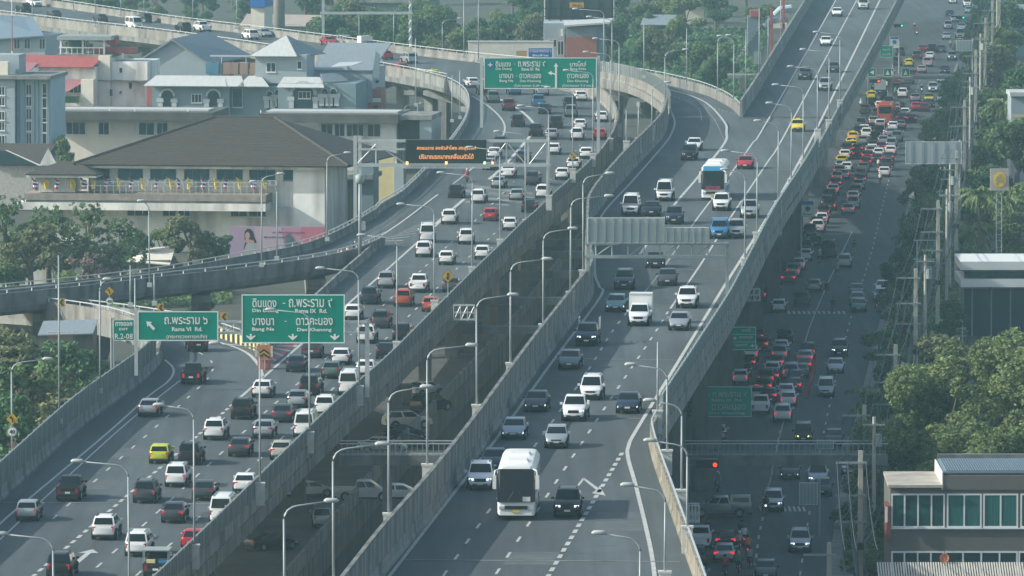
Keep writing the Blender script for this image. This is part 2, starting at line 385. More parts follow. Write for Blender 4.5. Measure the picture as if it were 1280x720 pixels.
# ------------------------------------------------------------------ parapets and noise walls
def along(pts, step):
    """points every step metres along a polyline, with direction angle"""
    out = []; acc = 0.
    for a, b in zip(pts, pts[1:]):
        L = (b - a).length; d = (b - a).normalized() if L > 1e-6 else None
        while d is not None and acc < L:
            q = a + d * acc; out.append((q, math.atan2(d.y, d.x))); acc += step
        acc -= L
    return out
def sub(pts, ylo, yhi): return [p for p in pts if ylo <= p.y <= yhi]
JERSEY = [(-.24, -.02), (-.24, .25), (-.14, .4), (-.1, .98), (.1, .98), (.14, .4), (.24, .25), (.24, -.02)]
def parapet(name, pts, label, off, h=1.0, m=CONC, th=.13, rail=False):
    mb = MB(); q = [p + nrm2(pts, i) * off for i, p in enumerate(pts)]
    strip(mb, q, [(-th - .1, -.5), (-th - .1, .22), (-th, .4), (-th, h), (th, h), (th, -.5)] if off >= 0 else [(-th, -.5), (-th, h), (th, h), (th, .4), (th + .1, .22), (th + .1, -.5)])
    t = tag(mb.obj(name, m), label, 'parapet')
    if rail:
        mr = MB(); strip(mr, q, [(-.05, h + .32), (-.05, h + .42), (.05, h + .42), (.05, h + .32)]); mr.obj('handrail', STEEL, t)
        ps = [c for c in along(q, 4.0)][:290]
        pm = MB(); pm.box(-.05, -.05, h - .02, .05, .05, h + .33); me = pm.mesh('rail_post', STEEL)
        for c, a in ps: link('rail_post', me, t, c, a)
    return t, q
def panels(t, q, z0, h, length, m, ribs=3, th=.06, cap=None, mesh_name='wall_panel'):
    mb = MB(); mb.box(0.03, -th, z0, length - .03, th, z0 + h)
    for i in range(ribs):
        x = length * (i + .5) / ribs; mb.box(x - .06, -th - .07, z0 + .05, x + .06, th + .07, z0 + h - .05)
    if cap: mb.box(0.0, -th - .04, z0 + h, length, th + .04, z0 + h + .12)
    me = mb.mesh(mesh_name, m); pm = MB(); pm.box(-.07, -.14, z0 - .1, .07, .14, z0 + h + .06); pme = pm.mesh('wall_post', STEELD)
    for k, (c, a) in enumerate(along(q, length)[:-1][:290]):
        o = link(mesh_name, me, t, c, a)
        link('wall_post', pme, t, c, a)
# outbound deck
tl, q = parapet('noise_wall', RL.L, 'ribbed grey noise wall along the outbound deck edge by the trees', -.2, 1.1, CONC)
panels(tl, q, 1.1, 1.9, 4, PANEL, 4)
rr = RL.Rt + RM.Rt[1:] + RC.Rt[1:20]
tr, q = parapet('noise_wall', rr, 'ribbed grey noise wall on the median side of the outbound deck', .2, 1.0, CONC)
panels(tr, q, 1.0, 1.4, 4, PANEL, 4)
OUTR = q
parapet('parapet', RC.Rt[19:], 'pale concrete parapet on the outer curve below the large direction sign', .25, 2.2, CONCW)
parapet('parapet', RM.L, 'concrete parapet rising from the striped gore beside the outbound lanes', -.2, 1.0, CONC)
parapet('parapet', RC.L[5:], 'concrete parapet on the hatched side of the outbound deck under the message board', -.2, 1.0, CONC, rail=True)
parapet('parapet', RX.L, 'white stained near parapet of the curved exit ramp', -.2, 1.5, CONCW, rail=True)
PXR, _ = parapet('parapet', RX.Rt, 'far parapet of the curved exit ramp with striped blocks', .2, 1.1, CONC, rail=True)
parapet('parapet', RB.L, 'far railing-topped parapet of the joining ramp by the pink banner', -.2, 1.0, CONCD, rail=True)
parapet('parapet', RB.Rt, 'near railing-topped parapet of the joining ramp above the exit', .2, 1.0, CONCD, rail=True)
parapet('parapet', RD.L, 'stained near parapet of the curving viaduct over the arched building', -.2, 1.1, CONCW, rail=True)
parapet('parapet', RD.Rt, 'far brown parapet of the curving viaduct in front of the trees', .2, 1.2, CONCW, rail=True)
parapet('parapet', RG.Rt, 'far pale parapet of the inbound ramp curving to the nose', .2, 1.3, CONCW, rail=True)
tg, q = parapet('noise_wall', RG.L, 'fenced near parapet of the curving inbound ramp over the gap', -.2, 1.2, CONCW)
panels(tg, q, 1.2, 1.6, 3, PANEL, 3)
te, q = parapet('noise_wall', RE.L, 'tall smooth grey wall along the median edge of the inbound deck', -.2, 1.0, CONC)
panels(te, q, 1.0, 1.9, 6, PANELS, 0, .09, True)
INL = q
# inbound deck, street side: plain near part, ribbed middle part, plain far part
rlow, rmid, rfar = [p for p in RE.Rt if p.y <= 566], [p for p in RE.Rt if 560 <= p.y <= 900], [p for p in RE.Rt if p.y >= 890] + RF.Rt[1:]
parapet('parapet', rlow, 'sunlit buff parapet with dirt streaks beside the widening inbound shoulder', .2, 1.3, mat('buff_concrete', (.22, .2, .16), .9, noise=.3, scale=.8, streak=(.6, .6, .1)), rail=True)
tm, q = parapet('noise_wall', rmid, 'ribbed metal wall on the street side of the inbound deck', .2, 1.0, CONC)
panels(tm, q, 1.0, 1.2, 4, STEELD, 4)
INR = [p + nrm2(RE.Rt, i) * .2 for i, p in enumerate(RE.Rt)]
parapet('parapet', rfar, 'plain grey parapet on the street side of the far inbound deck', .2, 1.3, CONC)
parapet('parapet', RF.L, 'tall grey parapet on the tree side of the far straight deck', -.2, 2.2, CONC)

# canal parapet and street fence
q = [p + Vector((-.2, 0, 0)) for p in canL]
t, q2 = parapet('canal_parapet', q, 'pale concrete parapet lining the dark canal beside the car park', 0., 1.3, CONC, .15)
q = [p + Vector((.2, 0, 0)) for p in canR]
parapet('canal_parapet', q, 'concrete canal parapet beneath the inbound deck', 0., 1.1, CONC, .15)

# ------------------------------------------------------------------ road markings
def pline(pix, zf, n=8): return cat_rom([P(u, v, zf(v)) for u, v in pix], n)
LIFT = .025
def line(pix, zf, wd=.2, dash=None, m=PAINT, name='road_marking', lift=LIFT):
    pts = pline(pix, zf); mb = MB()
    if not dash:
        for i in range(len(pts) - 1):
            a, b = pts[i], pts[i + 1]; ra, rb = nrm2(pts, i) * wd / 2, nrm2(pts, i + 1) * wd / 2
            mb.poly([x + Vector((0, 0, lift)) for x in (a - ra, a + ra, b + rb, b - rb)])
    else:
        on, per = dash
        for c, a in along(pts, per):
            d = Vector((math.cos(a), math.sin(a), 0)); r = Vector((d.y, -d.x, 0)) * wd / 2
            mb.poly([x + Vector((0, 0, lift)) for x in (c - r, c + r, c + r + d * on, c - r + d * on)])
    return tag(mb.obj(name, m), kind='structure')
# inbound deck
line([(470, 740), (487, 720), (557, 630), (627, 540), (690, 453), (750, 372), (749, 358), (744, 343), (744, 310), (752, 270), (790, 227), (831, 180), (841, 163), (843, 150), (836, 134)], zR, .25)
line([(540, 742), (555, 719), (614.5, 634), (666, 561), (685, 535), (734, 465), (765, 415), (790, 383)], zR, .18, (3, 9))
line([(620, 718), (652, 669), (693, 606), (730, 550), (770, 489), (815, 422), (833, 393)], zR, .18, (3, 9))
line([(674, 740), (686, 719), (735, 638), (779, 564)], zR, .3, (2, 3.6))
line([(818, 735), (818, 718), (812, 680), (796, 612), (785, 572), (786, 557), (796, 537), (848, 452), (904, 360), (960, 270), (1011, 180), (1056, 90), (1100, 0), (1120, -40)], zF, .28)
line([(802, 371), (836, 325), (866, 281), (905, 229), (940, 180), (960, 150), (1045, 0)], zF, .2)
line([(790, 383), (802, 371), (840, 318), (866, 281)], zR, .1)
line([(838, 386), (879, 326), (910, 277), (960, 202), (975, 179), (1023, 90), (1071, 0)], zF, .2)
line([(800, 318), (840, 260), (872, 222), (905, 180), (908, 166), (905, 152), (880, 127), (840, 113), (800, 105)], zR, .3)
line([(877, 150), (872, 135), (845, 121), (815, 115)], zR, .15, (1.5, 6))
# outbound deck
line([(-60, 712), (0, 655), (30, 629), (136, 540), (185, 496), (210, 477), (217, 462), (205, 449), (190, 438)], zL, .22)
line([(-40, 712), (146, 540), (225, 476)], zL, .16)
line([(66, 649), (109, 610), (179, 548), (232, 500), (262, 470), (264, 452), (240, 436)], zL, .18, (2.5, 9))
line([(40, 722), (77, 690), (160, 619), (241, 550), (298, 499)], zL, .3, (2, 3.6))
line([(298, 499), (328, 473), (377, 430), (433, 382), (523, 302), (560, 268)], zL, .28)
line([(100, 728), (136, 696), (192, 645), (259, 583), (330, 517), (398, 457), (433, 424), (480, 381), (533, 332), (559, 308), (600, 270), (640, 230), (676, 192), (697, 165), (695, 148)], zL, .18, (3, 9))
line([(170, 720), (217, 677), (285, 612), (350, 550), (436, 467), (482, 424), (567, 340), (617, 293), (660, 252), (700, 212), (727, 178), (735, 158)], zL, .18, (3, 9))
line([(545, 280), (585, 245), (622, 215), (652, 183), (667, 163), (665, 152), (650, 138), (625, 124)], zL, .45)
line([(440, 318), (500, 279), (545, 245), (578, 221), (610, 192), (626, 174), (631, 161), (627, 149), (612, 134), (590, 120)], zL, .25)
line([(328, 472), (324, 458), (311, 443), (290, 433), (262, 425)], zL, .35)
# hatching on the joining ramp gore and behind the message board
def hatch(quad, n, zf, wd, m=PAINT, name='road_marking'):
    a, b, c, d = [P(u, v, zf(v)) for u, v in quad]; mb = MB()     # a->b one side, d->c other side
    for i in range(n):
        t = (i + .5) / n; p, q = a.lerp(b, t), d.lerp(c, t); dv = (b - a).normalized() * wd / 2
        mb.poly([x + Vector((0, 0, LIFT + .006)) for x in (p - dv, p + dv, q + dv, q - dv)])
    return tag(mb.obj(name, m), kind='structure')
hatch([(432, 318), (560, 232), (600, 206), (440, 300)], 34, zL, .5)
hatch([(474, 303), (517, 283), (560, 268), (500, 303)], 8, zL, .8)
hatch([(873, 128), (921, 143), (905, 176), (894, 150)], 10, zR, .5)
hatch([(331, 461), (384, 424), (352, 429), (319, 443)], 6, zL, 1.5)
mb = MB(); pts = [P(u, v, 8) for u, v in ((330, 463), (318, 441), (330, 432), (352, 428), (372, 430))]
mb.poly([p + Vector((0, 0, .012)) for p in pts]); tag(mb.obj('red_gore_surface', PAINTR), kind='structure')
# arrows on the decks
def arrow(u0, v0, u1, v1, zf, bend=None):
    a, b = P(u0, v0, zf(v0)), P(u1, v1, zf(v1)); mb = MB(); d = (b - a).normalized(); r = Vector((d.y, -d.x, 0)); up = Vector((0, 0, LIFT))
    e = b - d * 2.4
    mb.poly([x + up for x in (a - r * .2, a + r * .2, e + r * .2, e - r * .2)]); mb.poly([x + up for x in (e - r * .75, e + r * .75, b)])
    if bend:
        c = P(*bend, zf(bend[1])); d2 = (a - c).normalized(); r2 = Vector((d2.y, -d2.x, 0)) * .2
        mb.poly([x + up * 1.2 for x in (c - r2, c + r2, a + r2, a - r2)])
    return tag(mb.obj('road_marking', PAINT), kind='structure')
arrow(93, 706, 116, 687, zL)
def painted(polys, zf):
    mb = MB()
    for pl in polys: mb.poly([P(u, v, zf(v)) + Vector((0, 0, LIFT)) for u, v in pl])
    tag(mb.obj('road_marking', PAINT), kind='structure')
painted([[(716, 614), (719, 614), (730.3, 599.5), (728.6, 597.8)], [(728.8, 599.4), (730.6, 597.9), (748, 610.5), (745.5, 613)], [(749.5, 607.5), (757, 620), (740, 616.8), (746.7, 611.7)]], zR)
PATCHL = mat('asphalt_patch_pale', (.085, .1, .104), .85, noise=.2, scale=.6); PATCHD = mat('asphalt_patch_dark', (.045, .057, .062), .85, noise=.2, scale=.6)
for k, (q, z, m) in enumerate(([((152, 560), (228, 560), (216, 572), (138, 572)), zL, PATCHL], [((95, 600), (150, 600), (138, 612), (82, 612)), zL, PATCHL], [((690, 470), (745, 470), (720, 500), (662, 500)), zR, PATCHD], [((640, 690), (700, 690), (690, 706), (628, 706)), zR, PATCHL], [((420, 470), (460, 470), (440, 492), (398, 492)), zL, PATCHD], [((855, 300), (885, 300), (868, 325), (838, 325)), zR, PATCHD], [((745, 640), (800, 640), (806, 664), (742, 664)), zR, PATCHL], [((560, 340), (600, 340), (580, 356), (540, 356)), zL, PATCHL], [((985, 240), (1000, 240), (985, 262), (968, 262)), zR, PATCHD], [((255, 640), (290, 640), (262, 668), (224, 668)), zL, PATCHD])):
    mb = MB().poly([P(u, v, z(v)) + Vector((0, 0, .008)) for u, v in q]); tag(mb.obj('road_or_sun_patch', m), kind='structure')
SUNPAINT = mat('sun_painted_asphalt', (.095, .085, .075), .9, noise=.3, scale=.4)  # brown patches: sun falling on the shaded street, painted as colour
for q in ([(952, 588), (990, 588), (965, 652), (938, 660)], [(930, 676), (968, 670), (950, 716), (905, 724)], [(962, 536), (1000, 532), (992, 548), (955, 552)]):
    mb = MB().poly([P(u, v, 0) + Vector((0, 0, .032)) for u, v in q]); tag(mb.obj('road_or_sun_patch', SUNPAINT), kind='structure')
# faint lane lines on the street
line([(930, 900), (945, 700), (955, 640), (975, 540)], zS, .2, (3, 7), lift=.05)
line([(1000, 720), (1012, 640), (1030, 540), (1048, 460), (1066, 390), (1088, 320), (1105, 250), (1118, 200), (1150, 100)], zS, .15, (3, 9), lift=.05)
line([(955, 640), (975, 545), (995, 470), (1012, 410), (1037, 350), (1065, 290)], zS, .12, lift=.05)
def zebra(v, u0, u1, n):
    Y = P(640, v, 0).y; mb = MB()
    for i in range(n):
        a, b = PY(lerp(u0, u1, (i + .1) / n), v, Y), PY(lerp(u0, u1, (i + .6) / n), v, Y)
        mb.poly([(a.x, Y, .05), (b.x, Y, .05), (b.x, Y + 4, .05), (a.x, Y + 4, .05)])
    tag(mb.obj('road_marking', PAINT), kind='structure')
zebra(393, 985, 1060, 12); zebra(640, 950, 1010, 10)
# expansion joints across the decks
for v, u0, u1, zf in ((521, 640, 800, zR), (628, 2, 322, zL), (210, 800, 1005, zR), (336, 741, 935, zR), (333, 455, 618, zL), (700, 500, 850, zR), (448, 690, 845, zR)):
    line([(u0, v), ((u0 + u1) / 2, v + 1.2), (u1, v + 2.4)], zf, .35, m=CONC, name='expansion_joint')

# added wall under the inbound deck, keeps low sun off the street
t = thing('sun_blocking_wall', 'added concrete wall under the inbound deck blocking low sun from the street', 'wall')
lw = [p for p in RE.L if 440 < p.y < 1000]
for k, (c, a) in enumerate(along([Vector((p.x + 1.2, p.y, 0)) for p in lw], 6.0)):
    if k == 0: me = MB().box(.03, -.15, 0, 5.97, .15, 14.25).mesh('wall_panel', CONCD)
    link('wall_panel', me, t, c, a)
# ------------------------------------------------------------------ vehicles
PAINTS = {}
for nm, c, mt in (('white', (.72, .73, .72), 0), ('silver', (.4, .43, .44), .5), ('grey', (.065, .072, .08), .4), ('black', (.007, .008, .009), 0), ('dark blue', (.02, .035, .06), .2), ('red', (.38, .015, .035), 0),
                  ('orange', (.4, .07, .03), 0), ('yellow', (.66, .5, .03), 0), ('lime yellow', (.5, .55, .03), 0), ('blue', (.03, .16, .32), 0), ('green-grey', (.12, .17, .16), .3), ('teal', (.16, .28, .29), .3),
                  ('beige', (.45, .42, .35), .2), ('maroon', (.12, .02, .03), 0), ('pale blue', (.3, .42, .48), .2), ('brown', (.13, .09, .07), .2), ('green', (.03, .13, .08), 0)):
    PAINTS[nm] = mat('paint_' + nm.replace(' ', '_').replace('-', '_'), c, .35, metal=mt, coat=.3, spec=.3)
SPEC = {  # L, W, H, belt, tail z, hood z, cab rear base, cab rear top, cab front top, cab front base
 'sedan': (4.6, 1.78, 1.45, .95, 1.0, .78, -1.8, -1.0, .4, 1.3),
 'hatchback': (4.05, 1.7, 1.5, .98, .98, .86, -1.93, -1.5, .3, 1.15),
 'SUV': (4.7, 1.86, 1.74, 1.1, 1.08, 1.02, -2.26, -1.85, .35, 1.15),
 'minivan': (4.6, 1.78, 1.78, 1.05, 1.05, .92, -2.2, -1.95, .75, 1.7),
 'van': (5.0, 1.9, 2.15, 1.2, 1.2, 1.05, -2.44, -2.34, 1.6, 2.2),
 'pickup': (5.3, 1.88, 1.8, 1.14, .82, 1.04, -.8, -.62, .6, 1.4),
}
import bmesh
def soften(me, off=.05, seg=2, ang=22):
    bm = bmesh.new(); bm.from_mesh(me); bmesh.ops.remove_doubles(bm, verts=bm.verts, dist=.004); bmesh.ops.recalc_face_normals(bm, faces=bm.faces)
    es = [e for e in bm.edges if len(e.link_faces) == 2 and e.calc_face_angle(0) > rad(ang)]
    bmesh.ops.bevel(bm, geom=es, offset=off, segments=seg, affect='EDGES', clamp_overlap=True, profile=.6)
    for f in bm.faces: f.smooth = True
    bm.to_mesh(me); bm.free(); me.set_sharp_from_angle(angle=rad(38)); return me
def car_parts(ty):
    """[(part name, mesh, what it is painted with)] for one kind of car, x forward, wheels on z = 0"""
    L, W, Hh, belt, zt, zh, xr0, xr1, xf1, xf0 = SPEC[ty]; h = L / 2; w = W / 2
    parts = []
    wf = lambda z: w * interp([(.22, .86), (.45, .97), (.75, 1.), (1.15, .93)], z)
    pf = lambda x: interp([(-h, .86), (-h + .35, .97), (-h + .8, 1), (h - .9, 1), (h - .35, .94), (h, .8)], x)
    out = [(-h + .12, .25), (-h, .48), (-h + .02, zt - .22), (-h + .09, zt), (xr0, belt if ty != 'pickup' else zt), ((xr0 + xf0) / 2, belt if ty != 'pickup' else belt), (xf0, belt), (h - .55, zh), (h - .14, zh - .16), (h, .52), (h - .1, .24)]
    if ty == 'pickup': out[4] = (xr0 - .02, zt); out.insert(5, (xr0, belt))
    mb = MB(); cz = .6; rings = []
    for x, z in out:
        ww = wf(z) * pf(x); e = .05
        xi, zi = x + (e if x > 0 else -e) * (abs(x) > h - .6), z + (.035 if z > cz else 0)
        rings.append([(x, -ww, z), (xi, -ww + .14, zi), (xi, ww - .14, zi), (x, ww, z)])
    n = len(rings)
    for i in range(n):
        a, b = rings[i], rings[(i + 1) % n]
        for j in range(3): mb.poly([a[j], b[j], b[j + 1], a[j + 1]])
    mb.poly([r[0] for r in rings][::-1]); mb.poly([r[3] for r in rings])
    # cabin
    wb, wr = wf(belt) * .97, wf(belt) * .8
    zr = Hh
    cab = [(xr0, belt - .02, wb), (xr1, zr - .07, wr), (xr1 + .25, zr, wr - .03), (xf1 - .3, zr, wr - .03), (xf1, zr - .06, wr), (xf0, belt - .02, wb)]
    for i in range(len(cab) - 1):
        (x, z, q), (x2, z2, q2) = cab[i], cab[i + 1]; mb.poly([(x, q, z), (x2, q2, z2), (x2, -q2, z2), (x, -q, z)])
    for s in (1, -1): mb.poly([(x, s * q, z) for x, z, q in cab][::-s])
    if ty == 'pickup':
        for s in (-1, 1): mb.box(-h + .1, s * w * .93 - .05, zt - .1, xr0 - .03, s * w * .93 + .05, 1.14)
        mb.box(-h + .03, -w * .93, zt - .25, -h + .1, w * .93, 1.14)
    parts.append(('body', soften(mb.mesh('body_' + ty, [PAINTS['white']])), 'paint'))
    # panes set just proud of the cabin
    def pane(quad, a=.07, b=.1, off=.012):
        p = [Vector(q) for q in quad]
        f = lambda s, t: p[0] * (1 - s) * (1 - t) + p[1] * s * (1 - t) + p[2] * s * t + p[3] * (1 - s) * t
        nn = (p[1] - p[0]).cross(p[3] - p[0]).normalized() * off
        return MB().poly([f(s, t) + nn for s, t in ((a, b), (1 - a, b), (1 - a, 1 - b), (a, 1 - b))])
    zt2 = zr - .07
    parts.append(('rear_window', pane([(xr0, wb, belt), (xr0, -wb, belt), (xr1, -wr, zt2), (xr1, wr, zt2)]).mesh('rear_window', CGLASS), None))
    parts.append(('windshield', pane([(xf0, -wb, belt), (xf0, wb, belt), (xf1, wr, zt2 + .01), (xf1, -wr, zt2 + .01)], .05, .06).mesh('windshield', CGLASS), None))
    xm = (xr0 + xf0) / 2; xmt = (xr1 + xf1) / 2
    for s in (1, -1):
        A = [(xr0 + .05, s * wb, belt), (xm, s * wb, belt), (xmt, s * wr, zt2), (xr1 + .05, s * wr, zt2)]
        B = [(xm, s * wb, belt), (xf0 - .1, s * wb, belt), (xf1, s * wr, zt2), (xmt, s * wr, zt2)]
        for q in (A, B):
            if s > 0: q = [q[1], q[0], q[3], q[2]]
            parts.append(('side_window', pane(q, .06, .08).mesh('side_window', CGLASS), None))
    # wheels
    r = .33 if ty in ('sedan', 'hatchback', 'minivan') else .38
    for x in (-h * .6, h * .63):
        for s in (-1, 1):
            mb = MB(); y0, y1 = s * (w - .2), s * (w + .012)
            mb.tube([(x, y0, r), (x, y1, r)], r, 14, 0); mb.tube([(x, y1, r), (x, y1 + s * .012, r)], r * .62, 10, 1)
            parts.append(('wheel', mb.mesh('wheel', [TYRE, RIM]), None))
    mb = MB()                                                     # dark sills, arches and lower bumpers
    mb.box(-h - .025, -w * .82, .24, -h + .3, w * .82, .4); mb.box(h - .3, -w * .78, .22, h + .02, w * .78, .36)
    for x in (-h * .6, h * .63):
        for s in (-1, 1): mb.tube([(x, s * (w - .3), r + .02), (x, s * (w + .004), r + .02)], r + .06, 14)
    mb.box(-h * .45, -w - .004, .2, h * .45, w + .004, .32)
    parts.append(('lower_trim', mb.mesh('lower_trim', BLACK), None))
    zl = zt - .1 if ty in ('sedan',) else (belt - .12 if ty != 'pickup' else .95)
    tall = ty in ('hatchback', 'SUV', 'minivan', 'van', 'pickup')
    for s in (-1, 1):
        yy = s * w * .72
        mb = MB(); mb.box(-h - .02, yy - (.1 if tall else .19), zl - (.3 if tall else .16), -h + .28, yy + (.1 if tall else .19), zl + .04)
        parts.append(('tail_lamp', mb.mesh('tail_lamp', TAILOFF), 'tail'))
        yy = s * w * .66
        mb = MB(); mb.hexa([(h - .5, yy - .15, zh - .31), (h + .01 + (-.1 if s < 0 else .0), yy - .15, zh - .31), (h + .01 + (.0 if s < 0 else -.1), yy + .15, zh - .31), (h - .5, yy + .15, zh - .31), (h - .5, yy - .15, zh - .17), (h - .01 + (-.1 if s < 0 else .0), yy - .15, zh - .19), (h - .01 + (.0 if s < 0 else -.1), yy + .15, zh - .19), (h - .5, yy + .15, zh - .17)])
        parts.append(('head_lamp', mb.mesh('head_lamp', HEADOFF), 'head'))
        mb = MB(); mb.box(xf0 - .42, s * (w * .96), belt, xf0 - .24, s * (w * .96 + .2), belt + .16)
        parts.append(('mirror', mb.mesh('mirror', [PAINTS['white']]), 'paint'))
    mb = MB(); mb.box(h - .2, -w * .42, zh - .42, h + .025, w * .42, zh - .2); mb.box(h - .2, -w * .55, .36, h + .03, w * .55, .5)
    parts.append(('grille', mb.mesh('grille', BLACK), None))
    mb = MB(); mb.box(-h - .035, -.2, .62 if ty != 'sedan' else .58, -h + .05, .2, .76 if ty != 'sedan' else .7); parts.append(('number_plate', mb.mesh('number_plate', PLATE), None))
    mb = MB(); mb.box(h - .1, -.2, .42, h + .045, .2, .55); parts.append(('number_plate', mb.mesh('number_plate', PLATE), None))
    if ty in ('SUV', 'van', 'minivan'):
        mb = MB()
        for s in (-1, 1): mb.box(xr1 + .2, s * (wr - .12) - .03, zr, xf1 - .5, s * (wr - .12) + .03, zr + .06)
        parts.append(('roof_rail', mb.mesh('roof_rail', BLACK if ty == 'SUV' else STEELD), None))
    return parts
def bus_parts(kind):
    L, W, Hh = {'coach': (12, 2.5, 3.55), 'bus': (11.5, 2.5, 3.1), 'touring coach': (12, 2.5, 3.8)}[kind]; h, w = L / 2, W / 2; parts = []
    mb = MB(); sec = [(-w, .3), (-w, Hh - .35), (-w + .22, Hh - .05), (-w + .5, Hh), (w - .5, Hh), (w - .22, Hh - .05), (w, Hh - .35), (w, .3)]
    xs = [(-h, .97), (-h + .15, 1), (h - .9, 1), (h - .35, .985), (h - .08, .93), (h, .84)]
    lean = lambda x, z: x - max(0, z - 1.15) * .2 * max(0, (x - (h - 1.2)) / 1.2)
    for (x, k), (x2, k2) in zip(xs, xs[1:]):
        for i in range(8):
            (y, z), (y2, z2) = sec[i], sec[(i + 1) % 8]
            mb.poly([(lean(x, z), y * k, z), (lean(x, z2), y2 * k, z2), (lean(x2, z2), y2 * k2, z2), (lean(x2, z), y * k2, z)])
    mb.poly([(-h, y * .97, z) for y, z in sec]); mb.poly([(lean(h, z), y * .84, z) for y, z in sec][::-1])
    parts.append(('body', soften(mb.mesh('bus_body', [PAINTS['white']]), .12, 3, 25), 'paint'))
    zt = Hh - (.2 if kind != 'touring coach' else .62); zb = 1.2 if kind != 'bus' else 1.35
    mb = MB(); g = [(h - .42, 1.0), (h - .1, .95), (h + .015, .86), (h + .035, .5), (h + .035, -.5), (h + .015, -.86), (h - .1, -.95), (h - .42, -1.0)]
    for (x, y), (x2, y2) in zip(g, g[1:]): mb.poly([(lean(x, zb), y * w * 1.005, zb), (lean(x, zt) + .01, y * w * .985, zt), (lean(x2, zt) + .01, y2 * w * .985, zt), (lean(x2, zb), y2 * w * 1.005, zb)])
    parts.append(('windshield', mb.mesh('windshield', CGLASS), None))
    mb = MB(); mb.box(h - .2, -w * .6, .74, h + .045, w * .6, .95); parts.append(('grille', mb.mesh('bus_grille', BLACK), None))
    for s in (-.45, .45):
        mb = MB(); mb.tube([(lean(h, 1.3) + .06, s * w, 1.28), (lean(h, 1.9) + .07, s * w * .3, 1.9)], .02, 4); parts.append(('wiper', mb.mesh('wiper', BLACK), None))
    mb = MB(); mb.box(-h - .03, -w * .8, 1.7, -h + .1, w * .8, zt - .1); parts.append(('rear_window', mb.mesh('rear_window', CGLASS), None))
    for s in (-1, 1):
        for i in range(6):
            x0 = -h + .5 + i * (L - 1.5) / 6
            mb = MB(); mb.box(x0, min(s * (w - .02), s * (w + .02)), 1.6, x0 + (L - 1.5) / 6 - .08, max(s * (w - .02), s * (w + .02)), Hh - .55); parts.append(('side_window', mb.mesh('bus_side_window', CGLASS), None))
        mb = MB(); mb.tube([(h - .3, s * w * .9, zt), (h + .3, s * (w + .12), zt - .05), (h + .35, s * (w + .16), zt - .35)], .05, 5); mb.box(h + .25, s * (w + .16) - .12, zt - 1.25, h + .4, s * (w + .16) + .12, zt - .35)
        parts.append(('mirror', mb.mesh('bus_mirror', [PAINTS['white']]), 'paint'))
        for x in (-h + 2.6, -h + 3.9, h - 2.6):
            m2 = MB(); m2.tube([(x, s * (w - .3), .5), (x, s * (w + .015), .5)], .5, 16, 0); m2.tube([(x, s * (w + .015), .5), (x, s * (w + .03), .5)], .3, 10, 1); parts.append(('wheel', m2.mesh('bus_wheel', [TYRE, RIM]), None))
        m2 = MB(); m2.box(h - .25, s * w * .72 - .2, .72, h + .015, s * w * .72 + .2, .92); parts.append(('head_lamp', m2.mesh('bus_head_lamp', HEADOFF), 'head'))
        m2 = MB(); m2.box(-h - .02, s * w * .8 - .12, .9, -h + .1, s * w * .8 + .12, 1.4); parts.append(('tail_lamp', m2.mesh('bus_tail_lamp', TAILOFF), 'tail'))
    mb = MB(); mb.box(h - .3, -.26, .5, h + .03, .26, .68); parts.append(('number_plate', mb.mesh('bus_plate', PLATEY), None))
    mb = MB(); mb.box(-h - .03, -.26, .7, -h + .1, .26, .88); parts.append(('number_plate', mb.mesh('bus_plate', PLATEY), None))
    for x in (-2.2, 2.4):
        mb = MB(); mb.box(x - 1.0, -.75, Hh - .02, x + 1.0, .75, Hh + .14, tx=.12, ty=.12); parts.append(('roof_unit', mb.mesh('roof_unit', PAINTS['white']), 'paint'))
    mb = MB(); mb.box(-h + .1, -w - .01, .28, h - .3, w + .01, .42); parts.append(('lower_trim', mb.mesh('bus_trim', BLACK), None))
    if kind == 'touring coach':
        mb = MB(); mb.box(h - 1.0, -w * .86, Hh - .66, h - .38, w * .86, Hh - .14); parts.append(('route_panel', mb.mesh('route_panel', mat('sky_blue_print', (.05, .35, .6), .5)), None))
        mb = MB(); mb.box(h - .1, -w * .62, 1.18, h + .05, w * .62, 1.55); parts.append(('banner', mb.mesh('coach_banner', mat('red_print', (.32, .04, .06), .5)), None))
        for s in (-1, 1):
            mb = MB(); mb.prism([(-h + .6, s * (w + .012), .6), (h - .8, s * (w + .012), .6), (h - 2.5, s * (w + .012), 1.4), (-h + .6, s * (w + .012), 1.1)], (0, s * .01, 0)); parts.append(('side_stripe', mb.mesh('side_stripe', SIGNB), None))
    else:
        mb = MB(); mb.box(h - .1, w * .35, 1.25, h + .06, w * .75, 1.55) if kind == 'coach' else mb.box(h - .6, -w * .6, Hh - .5, h - .3, w * .6, Hh - .22); parts.append(('notice', mb.mesh('notice', PLATE if kind == 'coach' else BLACK), None))
    return parts
def truck_parts():
    parts = [p for p in car_parts('pickup') if p[0] != 'rear_window']
    mb = MB(); mb.box(-2.75, -.98, .95, -.72, .98, 2.55); parts.append(('cargo_box', mb.mesh('cargo_box', FRAME), None))
    mb = MB()
    for s in (-1, 1): mb.box(-2.76, s * .98 - .04, .93, -.7, s * .98 + .04, 1.05)
    mb.box(-.74, -1.0, 2.46, -.68, 1.0, 2.58); parts.append(('box_rail', mb.mesh('box_rail', STEEL), None))
    return parts
def rack_parts():
    parts = car_parts('pickup'); mb = MB()
    for s in (-1, 1):
        for x in (-2.5, -1.7, -.9): mb.box(x - .03, s * .86 - .03, 1.1, x + .03, s * .86 + .03, 2.1)
        for z in (1.4, 1.7, 2.05): mb.box(-2.55, s * .86 - .025, z, -.85, s * .86 + .025, z + .06)
    parts.append(('cargo_rack', mb.mesh('cargo_rack', STEEL), None)); return parts
